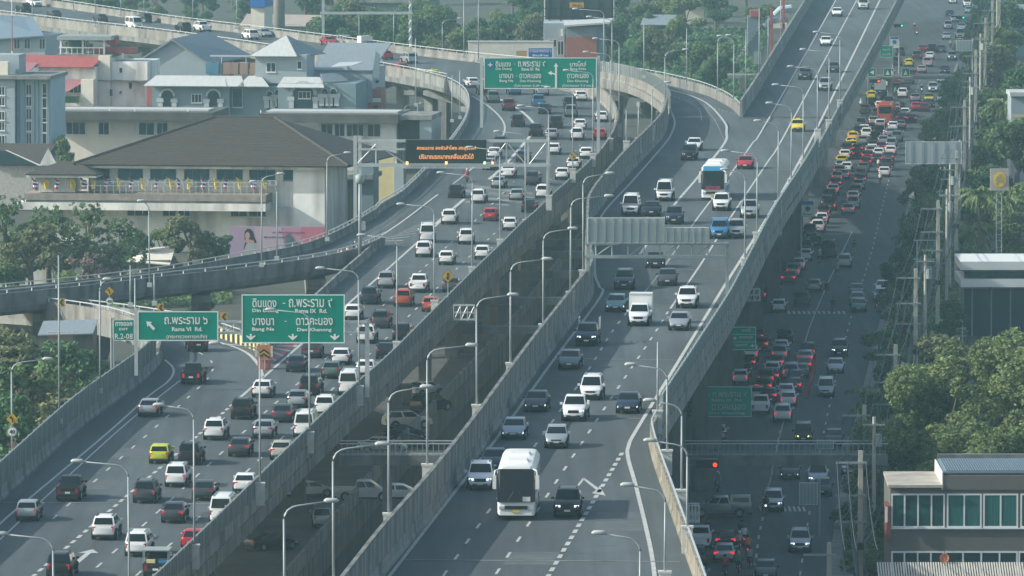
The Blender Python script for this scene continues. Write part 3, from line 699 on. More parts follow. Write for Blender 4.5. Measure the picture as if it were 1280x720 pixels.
def canopy_parts(white=True):
    parts = car_parts('pickup'); mb = MB(); mb.box(-2.6, -.87, 1.12, -.78, .87, 1.82, tx=.06, ty=.08); parts.append(('canopy', mb.mesh('canopy', [PAINTS['white']]), 'paint'))
    for s in (-1, 1):
        mb = MB(); mb.prism([(-2.4, s * .868, 1.3), (-1.0, s * .868, 1.3), (-1.0, s * .82, 1.7), (-2.4, s * .82, 1.7)], (0, s * .015, 0)); parts.append(('canopy_window', mb.mesh('canopy_window', CGLASS), None))
    mb = MB(); mb.box(-2.63, -.7, 1.25, -2.55, .7, 1.7); parts.append(('canopy_window', mb.mesh('canopy_rear_window', CGLASS), None)); return parts
def open_parts():
    parts = [p for p in car_parts('pickup')]
    mb = MB(); mb.box(-2.7, -.95, 2.0, -.5, .95, 2.08)
    for s in (-1, 1):
        for x in (-2.55, -1.7): mb.box(x - .03, s * .88 - .03, 1.1, x + .03, s * .88 + .03, 2.0)
    parts.append(('cargo_roof', mb.mesh('cargo_roof', STEELD), None))
    for i, (x, y, c) in enumerate(((-2.3, -.5, PAINTS['blue']), (-2.3, .35, YEL), (-1.8, .1, BLACK), (-1.8, -.5, STEELD))):
        mb = MB(); mb.box(x - .3, y - .3, .84, x + .3, y + .3, 1.35, tx=.03); parts.append(('crate', mb.mesh('crate', c), None))
    return parts
def moto_parts():
    parts = []
    for x in (-.6, .62):
        mb = MB(); mb.tube([(x, -.05, .3), (x, .05, .3)], .3, 14, 0); mb.tube([(x, -.06, .3), (x, .06, .3)], .12, 8, 1); parts.append(('wheel', mb.mesh('moto_wheel', [TYRE, RIM]), None))
    mb = MB(); mb.tube([(-.85, 0, .62), (-.4, 0, .6), (.1, 0, .48), (.38, 0, .55), (.52, 0, .92)], [.06, .14, .13, .12, .06], 8); mb.tube([(.5, 0, .9), (.64, 0, .32)], .05, 6); parts.append(('body', mb.mesh('moto_body', [PAINTS['white']], True), 'paint'))
    mb = MB(); mb.box(-.82, -.12, .7, .02, .12, .8, tx=.05, ty=.03); parts.append(('saddle', mb.mesh('saddle', BLACK), None))
    mb = MB(); mb.tube([(.4, -.34, .98), (.5, 0, .96), (.4, .34, .98)], .02, 5); parts.append(('handlebar', mb.mesh('handlebar', BLACK), None))
    mb = MB(); mb.box(-.93, -.09, .58, -.85, .09, .7); parts.append(('tail_lamp', mb.mesh('moto_tail', TAILOFF), 'tail'))
    mb = MB(); mb.box(.58, -.08, .82, .66, .08, .95); parts.append(('head_lamp', mb.mesh('moto_head', HEADOFF), 'head'))
    mb = MB(); mb.tube([(-.15, -.13, .3), (-.8, -.16, .4)], .05, 6); parts.append(('exhaust', mb.mesh('exhaust', RIM), None))
    return parts
def taxi_parts():
    parts = car_parts('sedan'); mb = MB(); mb.box(-.4, -.28, 1.44, -.18, .28, 1.6, tx=.04, ty=.03); parts.append(('roof_sign', mb.mesh('roof_sign', PLATEY), None)); return parts
BUILD = {'taxi': taxi_parts, 'box truck': truck_parts, 'rack pickup': rack_parts, 'canopy pickup': canopy_parts, 'loaded pickup': open_parts, 'motorcycle': moto_parts}
PARTS, JOINED = {}, {}
def parts_of(ty):
    if ty not in PARTS: PARTS[ty] = (BUILD[ty]() if ty in BUILD else bus_parts(ty) if ty in ('coach', 'bus', 'touring coach') else car_parts(ty))
    return PARTS[ty]
def joined(ty):
    """one mesh with every part of a far vehicle; material slots: 0 paint, 1 tail, 2 head, then the rest"""
    if ty in JOINED: return JOINED[ty]
    mb = MB(); mats = [PAINTS['white'], TAILOFF, HEADOFF]
    for nm, me, what in parts_of(ty):
        ks = []
        for m in me.materials:
            if what == 'paint': ks.append(0)
            elif what == 'tail': ks.append(1)
            elif what == 'head': ks.append(2)
            else:
                if m not in mats: mats.append(m)
                ks.append(mats.index(m))
        b = len(mb.v); mb.v += [tuple(v.co) for v in me.vertices]
        for p in me.polygons: mb.f.append([b + i for i in p.vertices]); mb.m.append(ks[p.material_index])
    JOINED[ty] = mb.mesh('far_' + ty.replace(' ', '_'), mats); return JOINED[ty]
NAME = {'sedan': 'sedan_car', 'hatchback': 'hatchback_car', 'SUV': 'suv_car', 'minivan': 'minivan', 'van': 'passenger_van', 'pickup': 'pickup_truck', 'rack pickup': 'pickup_truck', 'canopy pickup': 'pickup_truck', 'loaded pickup': 'pickup_truck',
        'box truck': 'box_truck', 'coach': 'coach', 'touring coach': 'coach', 'bus': 'city_bus', 'taxi': 'taxi', 'motorcycle': 'motorcycle'}
CATG = {'sedan': 'car', 'hatchback': 'car', 'SUV': 'car', 'minivan': 'minivan', 'van': 'van', 'pickup': 'pickup truck', 'rack pickup': 'pickup truck', 'canopy pickup': 'pickup truck', 'loaded pickup': 'pickup truck', 'box truck': 'truck',
        'coach': 'coach', 'touring coach': 'coach', 'bus': 'bus', 'taxi': 'taxi', 'motorcycle': 'motorcycle'}
GRP = {'O': 'vehicles driving away on the outbound deck', 'I': 'vehicles approaching on the inbound deck', 'S': 'vehicles on the street below', 'P': 'vehicles parked under the flyover', 'D': 'vehicles on the curving viaduct'}
ROADN = {'O': 'outbound deck', 'I': 'inbound deck', 'S': 'street', 'P': 'car park', 'D': 'curving viaduct'}
VEH = []
def setmat(o, i, m): o.material_slots[i].link = 'OBJECT'; o.material_slots[i].material = m
def vehicle(road, u, v, ty, col, dirn=1, tail=False, head=False, rot=0., full=None, z=None, amber=False):
    rd = SURF[road]; zz = rd.zf(v) if z is None else z
    p = P(u, v, zz); hd = rd.heading(p)
    if road == 'D' and dirn == 0: dirn = 1
    if dirn < 0: hd += math.pi
    hd += rad(rot)
    L = {'coach': 12, 'touring coach': 12, 'bus': 11.5, 'motorcycle': 2}.get(ty, 4.7)
    f = Vector((math.cos(hd), math.sin(hd), 0))
    c = p + f * (L / 2 if f.y > 0 else -L / 2) if abs(f.y) > .5 else p
    loc = c + Vector((0, 0, .03 if road != 'S' else .04))
    sc = pxm(p.y); full = (sc > 9.2 if ty != 'motorcycle' else sc > 12) if full is None else full
    nm = NAME[ty]; tm = (TAILBR if road == 'S' else TAILON) if tail else TAILOFF; hm = (HEADYEL if amber else HEADON) if head else HEADOFF; pm = PAINTS[col]
    if ty == 'motorcycle' and road in 'LMC': full = True
    if full:
        t = link(nm, None, None, loc, hd)
        for pn, me, what in parts_of(ty):
            o = link(pn, me, t)
            if what: setmat(o, 0, {'paint': pm, 'tail': tm, 'head': hm}[what])
    else:
        t = link(nm, joined(ty), None, loc, hd)
        setmat(t, 0, pm); setmat(t, 1, tm); setmat(t, 2, hm)
    grp = {'L': 'O', 'M': 'O', 'C': 'O', 'X': 'O', 'E': 'I', 'F': 'I', 'G': 'I', 'S': 'S', 'D': 'D', 'B': 'O'}[road]
    VEH.append(dict(o=t, g=grp, ty=ty, col=col, p=loc.copy(), fr=rd.frac(loc), dirn=dirn, tail=tail, head=head, u=u, v=v, road=road))
    return t
# (picture u, v of the lowest point, kind, colour) ; letters after: t brake lamps lit, h headlamps lit
def batch(road, dirn, rows):
    for r in rows:
        fl = r[4] if len(r) > 4 else ''
        vehicle(road, r[0], r[1], r[2], r[3], -dirn if 'o' in fl else dirn, 't' in fl, 'h' in fl)
S_, U_, M_, V_, K_, B_ = 'sedan', 'SUV', 'minivan', 'van', 'pickup', 'hatchback'
batch('L', 1, [(32, 653, B_, 'silver', 't'), (85, 627, K_, 'black'), (198, 581, B_, 'lime yellow', 't'), (236, 582, U_, 'black'), (219, 610, M_, 'white', 't'), (180, 630, U_, 'grey', 't'), (215, 655, S_, 'grey', 't'), (253, 627, S_, 'grey'),
  (304, 618, S_, 'white', 't'), (276, 657, V_, 'white'), (129, 676, U_, 'white', 't'), (170, 697, M_, 'white'), (240, 690, S_, 'red', 't'), (73, 724, U_, 'black', 't'), (195, 724, 'loaded pickup', 'black'), (298, 572, S_, 'grey', 't'), (267, 551, U_, 'white'),
  (326, 498, S_, 'white'), (301, 525, U_, 'black'), (351, 529, S_, 'grey', 't'), (370, 511, S_, 'silver'), (386, 495, U_, 'black'), (328, 549, S_, 'silver'), (405, 521, U_, 'white'), (380, 548, V_, 'white'), (350, 576, S_, 'beige', 't'),
  (184, 522, S_, 'silver', 't'), (239, 481, K_, 'black', 't')])
batch('M', 1, [(369, 466, S_, 'dark blue'), (389, 448, K_, 'grey'), (425, 457, S_, 'white'), (413, 474, S_, 'green-grey'), (435, 495, V_, 'white'), (456, 472, S_, 'white'), (481, 450, S_, 'black'), (457, 430, U_, 'white'), (475, 411, U_, 'grey', 't'),
  (440, 401, B_, 'white'), (502, 428, U_, 'black'), (461, 381, U_, 'dark blue'), (503, 384, U_, 'orange'), (537, 391, B_, 'orange'), (482, 361, U_, 'silver'), (522, 366, K_, 'white'), (563, 366, S_, 'grey'), (557, 332, B_, 'white'), (529, 322, U_, 'white'),
  (602, 325, B_, 'white')])
batch('X', 1, [(248, 440, K_, 'black')])
batch('C', 1, [(534, 304, V_, 'white'), (583, 306, U_, 'white'), (637, 289, B_, 'white'), (612, 277, B_, 'red'), (561, 281, U_, 'white'), (569, 249, U_, 'black'), (597, 255, U_, 'white'), (622, 236, S_, 'silver'), (634, 223, K_, 'white'), (665, 232, U_, 'grey'),
  (645, 252, S_, 'silver'), (678, 249, U_, 'white'), (660, 266, S_, 'black'), (702, 225, S_, 'white'), (716, 212, S_, 'white'), (617, 199, S_, 'white'), (611, 213, S_, 'silver'), (625, 187, U_, 'grey'), (653, 203, S_, 'grey'), (692, 194, B_, 'white'),
  (689, 175, S_, 'silver'), (669, 171, U_, 'black'), (647, 159, U_, 'black'), (636, 139, U_, 'maroon', 't'), (617, 129, U_, 'green-grey'), (606, 119, S_, 'black'), (644, 119, U_, 'blue'), (679, 120, U_, 'silver'), (674, 135, K_, 'blue'), (681, 143, S_, 'dark blue'),
  (713, 137, U_, 'black'), (714, 147, U_, 'green-grey'), (695, 161, U_, 'black'), (727, 127, S_, 'white'), (752, 153, S_, 'white'), (725, 163, S_, 'white'), (721, 176, U_, 'white'), (749, 175, S_, 'red'), (732, 199, S_, 'white'), (594, 110, S_, 'white')])
batch('D', 1, [(547, 100, 'taxi', 'lime yellow'), (507, 91, S_, 'red'), (517, 80, U_, 'silver'), (486, 75, S_, 'red'), (474, 82, S_, 'white'), (173, 37, V_, 'white', 'o'), (34, 16, U_, 'black'), (72, 23, S_, 'grey'), (130, 28, S_, 'grey'), (185, 29, U_, 'black'), (234, 41, U_, 'black'),
  (258, 40, K_, 'white'), (318, 50, U_, 'white'), (48, 9, U_, 'white', 'o'), (466, 66, 'box truck', 'grey', 'o'), (438, 58, U_, 'silver', 'o'), (416, 57, S_, 'red', 'o'), (335, 47, S_, 'silver', 'o')])
vehicle('E', 645, 651, 'coach', 'white', -1)
batch('E', -1, [(709, 648, U_, 'black', 'h'), (600, 614, U_, 'white', 'h'), (617, 591, S_, 'dark blue', 'h'), (641, 551, S_, 'silver', 'h'), (695, 562, B_, 'silver'), (669, 516, S_, 'grey', 'h'), (717, 527, K_, 'white', 'h'), (738, 501, M_, 'white'), (784, 518, S_, 'dark blue', 'h'), (711, 463, S_, 'green-grey'),
  (733, 433, 'rack pickup', 'dark blue', 'h'), (769, 391, S_, 'teal', 'h'), (798, 408, 'box truck', 'white'), (858, 386, U_, 'white'), (848, 414, S_, 'silver'), (780, 363, U_, 'grey'), (834, 358, S_, 'grey'), (819, 336, S_, 'black', 'h'), (920, 298, U_, 'silver'), (842, 281, U_, 'dark blue'),
  (901, 264, U_, 'white'), (936, 273, K_, 'silver'), (788, 270, V_, 'white'), (830, 252, V_, 'white'), (931, 212, S_, 'red'), (861, 201, U_, 'black'), (867, 189, S_, 'white'), (814, 271, S_, 'black')])
vehicle('E', 891, 251, 'touring coach', 'white', -1)
vehicle('E', 899, 299, 'canopy pickup', 'blue', -1)
batch('F', -1, [(1031, 114, U_, 'silver'), (1006, 100, U_, 'grey'), (1041, 91, S_, 'grey'), (1032, 58, S_, 'white'), (1046, 21, S_, 'white'), (1079, 12, V_, 'white')])
vehicle('E', 997, 165, 'taxi', 'yellow', -1)
# street: queue going away
batch('S', 1, [(905, 705, S_, 'silver', 't'), (907, 688, S_, 'black', 't'), (875, 688, K_, 'white'), (869, 712, U_, 'grey'), (896, 553, S_, 'silver'), (978, 529, U_, 'white', 't'), (950, 519, K_, 'white'), (985, 510, B_, 'white', 't'), (991, 492, S_, 'grey', 't'), (954, 493, S_, 'black', 't'),
  (925, 482, B_, 'white', 't'), (1009, 450, U_, 'black', 't'), (1006, 457, S_, 'silver', 't'), (1004, 466, S_, 'red', 't'), (1000, 474, S_, 'green-grey'), (993, 482, S_, 'grey'), (976, 444, S_, 'white'), (974, 453, U_, 'silver', 't'), (969, 463, S_, 'grey', 't'), (965, 472, B_, 'white'), (963, 480, S_, 'grey', 't'),
  (938, 452, B_, 'white', 't'), (934, 463, S_, 'black', 't'), (929, 473, S_, 'grey'), (950, 440, S_, 'maroon', 't'), (973, 392, B_, 'white'), (964, 378, U_, 'black', 't'), (1002, 384, U_, 'grey'), (1017, 366, S_, 'silver'), (991, 348, U_, 'silver', 't'), (998, 339, B_, 'white', 't'), (1036, 323, V_, 'black'), (1055, 336, U_, 'silver'),
  (1006, 327, S_, 'white'), (1007, 316, S_, 'grey'), (1014, 306, S_, 'silver'), (1012, 298, U_, 'black'), (1022, 292, U_, 'white', 't'), (1027, 281, B_, 'white', 't'), (1029, 273, U_, 'grey', 't'), (1037, 264, K_, 'grey', 't'), (1037, 253, U_, 'grey'), (1041, 244, S_, 'white', 't'), (1044, 236, S_, 'grey', 't'), (1046, 228, B_, 'silver', 't'),
  (1049, 220, S_, 'green-grey', 't'), (1051, 213, S_, 'silver'), (1052, 207, 'taxi', 'yellow'), (1056, 200, S_, 'white'), (1058, 193, M_, 'grey', 't'), (1065, 188, 'taxi', 'yellow'), (1060, 269, S_, 'silver', 't'), (1066, 262, U_, 'silver'), (1066, 253, S_, 'white', 't'), (1069, 245, S_, 'green-grey'), (1073, 238, S_, 'silver'),
  (1075, 231, S_, 'grey', 't'), (1076, 224, B_, 'grey'), (1079, 216, S_, 'green-grey'), (1082, 209, S_, 'maroon', 't'), (1084, 201, S_, 'maroon', 't'), (1088, 195, S_, 'silver'), (1091, 188, S_, 'grey'), (1105, 222, S_, 'white', 't'), (1108, 213, U_, 'grey'), (1110, 203, S_, 'grey', 't'), (1113, 195, S_, 'white', 't'), (1114, 187, M_, 'silver'),
  (1100, 161, S_, 'white', 't'), (1076, 161, M_, 'green-grey'), (1066, 177, 'taxi', 'yellow', 't'), (1064, 184, 'taxi', 'yellow'), (1073, 170, S_, 'black'), (1081, 151, S_, 'grey'), (1089, 125, 'taxi', 'yellow'), (1088, 134, S_, 'black'), (1081, 142, S_, 'grey'), (1099, 171, U_, 'black'), (1094, 179, U_, 'black'), (1090, 193, S_, 'white'),
  (1121, 178, U_, 'green-grey'), (1125, 162, S_, 'green-grey', 't'), (1126, 153, S_, 'grey', 't'), (1131, 147, B_, 'white'), (1145, 139, S_, 'red', 't'), (1155, 140, S_, 'maroon'), (1125, 139, S_, 'black'), (1100, 119, 'box truck', 'blue'), (1106, 126, S_, 'black'), (1128, 123, U_, 'white'), (1120, 116, U_, 'grey'), (1131, 113, S_, 'grey'),
  (1159, 84, K_, 'silver', 't'), (1162, 75, S_, 'white', 't'), (1136, 84, 'taxi', 'yellow'), (1121, 83, U_, 'grey'), (1165, 66, U_, 'black'), (1153, 66, S_, 'maroon', 't'), (1125, 70, U_, 'grey')])
batch('S', 1, [(1021, 286, S_, 'black', 't'), (1033, 258, S_, 'silver'), (1054, 225, S_, 'silver', 't'), (1058, 216, B_, 'white'), (1072, 192, S_, 'grey', 't'), (1078, 182, S_, 'silver'), (1083, 174, U_, 'white', 't'), (1088, 166, S_, 'black'), (1092, 157, S_, 'silver', 't'), (1096, 147, S_, 'grey'), (1100, 138, S_, 'white', 't'), (1111, 134, U_, 'grey', 't'), (1113, 172, S_, 'silver', 't'), (1116, 164, S_, 'white'), (1118, 148, U_, 'black'), (1119, 140, S_, 'silver', 't'),
  (1080, 168, S_, 'white', 't'), (1072, 199, S_, 'black', 't'), (1096, 205, S_, 'grey', 't'), (1098, 198, B_, 'white'), (1101, 190, S_, 'maroon', 't'), (1104, 182, S_, 'silver'), (1095, 112, S_, 'silver'), (1108, 110, U_, 'white', 't'), (1119, 106, S_, 'maroon', 't'), (1136, 106, S_, 'grey'), (1141, 98, S_, 'black', 't'), (1112, 96, S_, 'white'), (1152, 92, S_, 'silver', 't'), (1146, 75, U_, 'grey', 't'), (1144, 128, S_, 'silver', 't'), (1139, 154, S_, 'black', 't'), (1020, 311, B_, 'black'), (985, 356, S_, 'grey', 't'), (946, 430, S_, 'grey', 't'), (981, 430, S_, 'black'), (918, 470, S_, 'silver', 't'), (922, 460, S_, 'grey', 't'), (944, 503, S_, 'silver', 't'), (957, 484, U_, 'grey', 't'), (982, 500, S_, 'white'), (960, 505, S_, 'grey', 't'), (988, 476, U_, 'silver', 't'), (870, 735, S_, 'silver')])
batch('S', -1, [(1177, 128, S_, 'silver', 'h'), (1181, 92, S_, 'black', 'h'), (1190, 76, U_, 'silver', 'h'), (1193, 28, S_, 'silver', 'h'), (1176, 66, S_, 'grey')])
vehicle('S', 1106, 155, 'bus', 'orange', 1)
batch('S', -1, [(1000, 692, U_, 'silver', 'h'), (987, 601, S_, 'black', 'h'), (1022, 609, K_, 'silver', 'h'), (1027, 622, S_, 'black'), (966, 641, U_, 'silver', 'h'), (957, 727, S_, 'grey'), (1064, 596, S_, 'white'), (1042, 559, S_, 'black', 'h'), (1032, 497, M_, 'silver'),
  (1049, 447, U_, 'black', 'h'), (1044, 468, S_, 'silver'), (1073, 391, S_, 'green'), (1071, 383, S_, 'green-grey'), (1101, 378, S_, 'silver', 'h'), (1103, 368, S_, 'white'), (1070, 372, S_, 'grey'), (1161, 128, 'taxi', 'yellow'), (1162, 135, S_, 'black', 'h'), (1166, 116, U_, 'silver', 'h'), (1187, 114, U_, 'silver', 'h'),
  (1171, 173, S_, 'silver', 'h'), (1183, 50, S_, 'silver', 'h'), (1187, 21, S_, 'black'), (1209, 9, V_, 'white'), (1211, 17, S_, 'teal', 'h'), (1204, 30, S_, 'green', 'h'), (1200, 49, V_, 'white'), (1199, 58, 'taxi', 'yellow'), (1200, 65, S_, 'white'), (1185, 37, U_, 'silver'), (1202, 38, S_, 'white', 'h'), (1191, 5, U_, 'white'), (1176, 104, S_, 'silver')])
vehicle('S', 1004, 555, 'minivan', 'black', -1, head=True, amber=True)
vehicle('S', 901, 646, 'canopy pickup', 'silver', 1, rot=92)
# parked under the outbound deck
for u, v, ty, c, rot in ((512, 497, S_, 'white', -35), (520, 517, U_, 'black', -35), (509, 536, U_, 'white', -70), (505, 551, S_, 'black', -70), (512, 562, S_, 'grey', -70), (478, 566, S_, 'white', -90), (455, 626, K_, 'white', -88), (498, 626, S_, 'white', -88), (403, 662, M_, 'silver', 5), (385, 622, S_, 'white', -60), (310, 690, S_, 'grey', -50)):
    vehicle('S', u, v, ty, c, 1, rot=rot, full=True); VEH[-1]['g'] = 'P'; VEH[-1]['o'].location.z = .07

# ------------------------------------------------------------------ riders
SKIN = mat('skin', (.38, .22, .15), .6); TROUS = mat('dark_trousers', (.03, .035, .045), .85)
def grown(verts, edges, radii, name):
    me = bpy.data.meshes.new(name); me.from_pydata(verts, edges, []); o = bpy.data.objects.new(name, me); COL.objects.link(o)
    sk = o.modifiers.new('skin', 'SKIN'); o.modifiers.new('sub', 'SUBSURF').levels = 1
    for i, sv in enumerate(me.skin_vertices[0].data): sv.radius = (radii[i], radii[i]); sv.use_root = i == 0
    dg = bpy.context.evaluated_depsgraph_get(); out = bpy.data.meshes.new_from_object(o.evaluated_get(dg)); out.name = name
    bpy.data.objects.remove(o); return out
def rider_mesh():
    V, E, Rr = [], [], []
    def add(p, r, par=None):
        V.append(p); Rr.append(r); i = len(V) - 1
        if par is not None: E.append((par, i))
        return i
    pel = add((-.3, 0, .86), .16); ch = add((-.2, 0, 1.12), .16, pel); sh = add((-.12, 0, 1.34), .15, ch); nk = add((-.08, 0, 1.47), .06, sh); hd = add((-.05, 0, 1.6), .1, nk); add((-.04, 0, 1.72), .09, hd)
    add((.06, 0, 1.6), .025, hd)
    for s in (-1, 1):
        a = add((-.13, s * .2, 1.36), .075, sh); e = add((.05, s * .28, 1.12), .05, a); wr = add((.3, s * .3, 1.02), .036, e); pm = add((.38, s * .31, 1.0), .035, wr)
        for k in range(4): f = add((.43, s * (.27 + .022 * k), 1.0), .01, pm); add((.45, s * (.27 + .022 * k), .97), .008, f)
        add((.39, s * .26, .97), .01, pm)
        hp = add((-.22, s * .12, .82), .11, pel); kn = add((.22, s * .2, .74), .075, hp); an = add((.08, s * .18, .36), .05, kn); add((.24, s * .19, .31), .04, an)
    return grown(V, E, Rr, 'rider')
RIDER = rider_mesh()
nv = len(RIDER.polygons); mi = [0] * nv
for m in (TROUS, TROUS, SKIN): RIDER.materials.append(m)
for i, p in enumerate(RIDER.polygons):
    c = p.center; mi[i] = 2 if (c.z > 1.46 or c.x > .26 and c.z > .93) else (1 if c.z < .9 else 0)
RIDER.polygons.foreach_set('material_index', mi); RIDER.polygons.foreach_set('use_smooth', [True] * nv)
mb = MB()
for a, (z0, r0) in enumerate(((1.54, .13), (1.6, .145), (1.68, .14), (1.75, .1))):
    if a: mb.tube([(-.05, 0, pz), (-.05, 0, z0)], [pr0, r0], 12)
    pz, pr0 = z0, r0
HELMET = mb.mesh('helmet', [BLACK], True)
FACE = MB().box(.04, -.08, 1.58, .1, .08, 1.68).mesh('visor', CGLASS)
SHIRTS = {n: mat('shirt_' + n.replace(' ', '_'), c, .85) for n, c in (('white', (.6, .6, .58)), ('black', (.02, .02, .022)), ('red', (.35, .03, .04)), ('pale blue', (.2, .26, .31)), ('orange', (.5, .14, .04)), ('green', (.05, .2, .1)), ('pink', (.5, .25, .28)))}
PEOPLE = []
def rider(road, u, v, shirt, helm, dirn=1, tail=False, bike='black', head=False, where=''):
    t = vehicle(road, u, v, 'motorcycle', bike, dirn, tail, head)
    o = link('person', RIDER, None, t.location, t.rotation_euler.z); setmat(o, 0, SHIRTS[shirt]); h = link('helmet', HELMET, o); setmat(h, 0, PAINTS[helm]); link('visor', FACE, o)
    VEH[-1]['where'] = where
    tag(o, f'{shirt}-shirted rider in {helm} helmet {where}', 'person', 'motorcycle riders')
rider('C', 583, 228, 'red', 'white', 1, True, 'red', where='ahead of the black SUV on the outbound deck')
for a in ((927, 678, 'black', 'black', 1, False, 'grey', False, 'at the back of the bunch by the silver sedan'), (924, 692, 'pink', 'white', 1, False, 'white', False, 'in the middle of the bunch by the silver sedan'), (930, 684, 'white', 'grey', 1, True, 'red', False, 'in the bunch close to the pink-shirted rider'), (937, 712, 'pale blue', 'black', 1, False, 'grey', False, 'on the outer side of the bunch, lowest but one'), (935, 697, 'orange', 'black', 1, True, 'red', False, 'with its brake lamp lit beside the bunch'),
          (923, 718, 'green', 'silver', 1, False, 'white', False, 'at the front of the bunch nearest the camera end'), (906, 722, 'red', 'maroon', 1, False, 'brown', False, 'behind the silver sedan on the street'), (885, 676, 'black', 'black', 1, True, 'red', False, 'passing the white pickup on the street'),
          (897, 616, 'pale blue', 'white', -1, False, 'grey', False, 'coming out from under the footbridge'), (957, 646, 'black', 'black', -1, False, 'black', True, 'in front of the angled silver SUV'), (1041, 391, 'black', 'grey', 1, False, 'black', False, 'waiting at the crossing alone'), (985, 439, 'black', 'black', 1, False, 'grey', False, 'between the white and black queues'),
          (957, 436, 'black', 'black', 1, True, 'grey', False, 'ahead of the maroon sedan'), (1068, 318, 'black', 'black', 1, False, 'black', False, 'alone in the wide empty street'), (1046, 347, 'pale blue', 'silver', 1, False, 'grey', False, 'behind the silver SUV in the shade'), (1033, 370, 'black', 'grey', 1, False, 'black', False, 'beside the lone silver sedan'),
          (1024, 330, 'pale blue', 'white', 1, False, 'grey', False, 'next to the black van'), (1100, 231, 'white', 'white', 1, False, 'black', False, 'behind the white sedan at the queue end'), (1115, 214, 'black', 'black', 1, True, 'black', False, 'passing the grey SUV in the kerb queue'), (1098, 213, 'white', 'grey', 1, True, 'red', False, 'filtering between two queues of cars'),
          (1146, 46, 'red', 'black', -1, False, 'black', True, 'under the far green signal'), (1143, 40, 'black', 'white', -1, False, 'grey', False, 'behind the rider in red'), (1152, 118, 'black', 'white', -1, False, 'black', True, 'approaching past the yellow taxi'), (1188, 60, 'white', 'white', -1, False, 'grey', False, 'beside the queue of far taxis'),
          (1105, 177, 'pale blue', 'white', 1, False, 'grey', False, 'between black SUVs behind the orange bus'), (1076, 137, 'white', 'white', 1, False, 'black', False, 'at the kerb ahead of the far queue'), (1096, 392, 'black', 'grey', -1, False, 'black', True, 'by the roadside bushes'), (1119, 122, 'green', 'teal', 1, False, 'grey', False, 'beside the blue truck')):
    rider('S', *a)
for u, v, c, lb in ((474, 310, 'white', 'white motorcycle parked by the cones on the ramp gore'), (474, 310, None, '')):
    if c: vehicle('M', u - 32, v + 3, 'motorcycle', c, 1); VEH[-1]['label'] = lb
vehicle('M', 474, 311, 'motorcycle', 'black', 1, rot=30); VEH[-1]['label'] = 'black motorcycle parked at the tip of the gore beside a white hatched triangle'
# labels: what it is, its lane and what is beside it; one label per vehicle
LANES = {'O': ['the lane by the ribbed outer wall', 'the second lane from the outer wall', 'the middle lane', 'the lane next to the median wall'], 'I': ['the shaded lane by the smooth wall', 'the second lane from the smooth wall', 'the third lane from the smooth wall', 'the lane by the street-side wall'],
         'S': ['the queue under the flyover edge', 'the queue beside the flyover edge', 'the middle of the street', 'the lane by the roadside trees'], 'D': ['the near lanes', 'the near lanes', 'the far lanes', 'the far lanes'], 'P': ['the car park'] * 4}
KN = {'taxi': 'taxi', 'rack pickup': 'pickup with a tall cargo rack', 'canopy pickup': 'pickup with canopy', 'loaded pickup': 'pickup with crates under a roof', 'box truck': 'box truck', 'touring coach': 'touring coach with blue panel', 'bus': 'city bus'}
def kn(d): return f"{d['col']} {KN.get(d['ty'], d['ty'])}"
used = {}
order = sorted(VEH, key=lambda d: d['p'].y)
cnt = {}
for d in order:
    li = min(3, max(0, int(d['fr'] * 4))) if d['g'] != 'P' else 0
    d['lane'] = LANES[d['g']][li]; k = (d['g'], d['lane']); d['n'] = cnt.get(k, 0); cnt[k] = d['n'] + 1
    nb = sorted((q for q in VEH if q is not d and q['g'] == d['g'] and q['ty'] != 'motorcycle'), key=lambda q: (q['p'] - d['p']).length)[:4]
    base = kn(d) + (' with brake lamps lit' if d['tail'] else ' with headlamps lit' if d['head'] else '')
    rn = ROADN[d['g']]; lab = d.get('label')
    if not lab:
        cand = []
        if d['ty'] == 'motorcycle': cand.append(f"{kn(d)} ridden {d.get('where', '')}")
        for q in nb:
            rel = 'beside' if abs(q['p'].x - d['p'].x) > 2.2 else ('just beyond' if q['p'].y < d['p'].y else 'just before')
            cand.append(f"{base} {rel} the {kn(q)} on the {rn}" if len(f'{base} {rel} the {kn(q)} on the {rn}'.split()) <= 16 else f'{kn(d)} {rel} the {kn(q)}')
        cand.append(f"{kn(d)}, {ordw(d['n'])} along {d['lane']}")
        cand.append(f"{kn(d)}, {ordw(d['n'])} from the camera end on the {rn}")
        for lab in cand:
            lab = lab.replace('the smooth wall, the', 'the')
            if lab not in used and len(lab.split()) <= 16: break
        if lab in used: lab = f"{kn(d)}, {ordw(d['n'])} from the camera end on the {rn}"
    used[lab] = 1
    tag(d['o'], lab, CATG[d['ty']], GRP[d['g']])
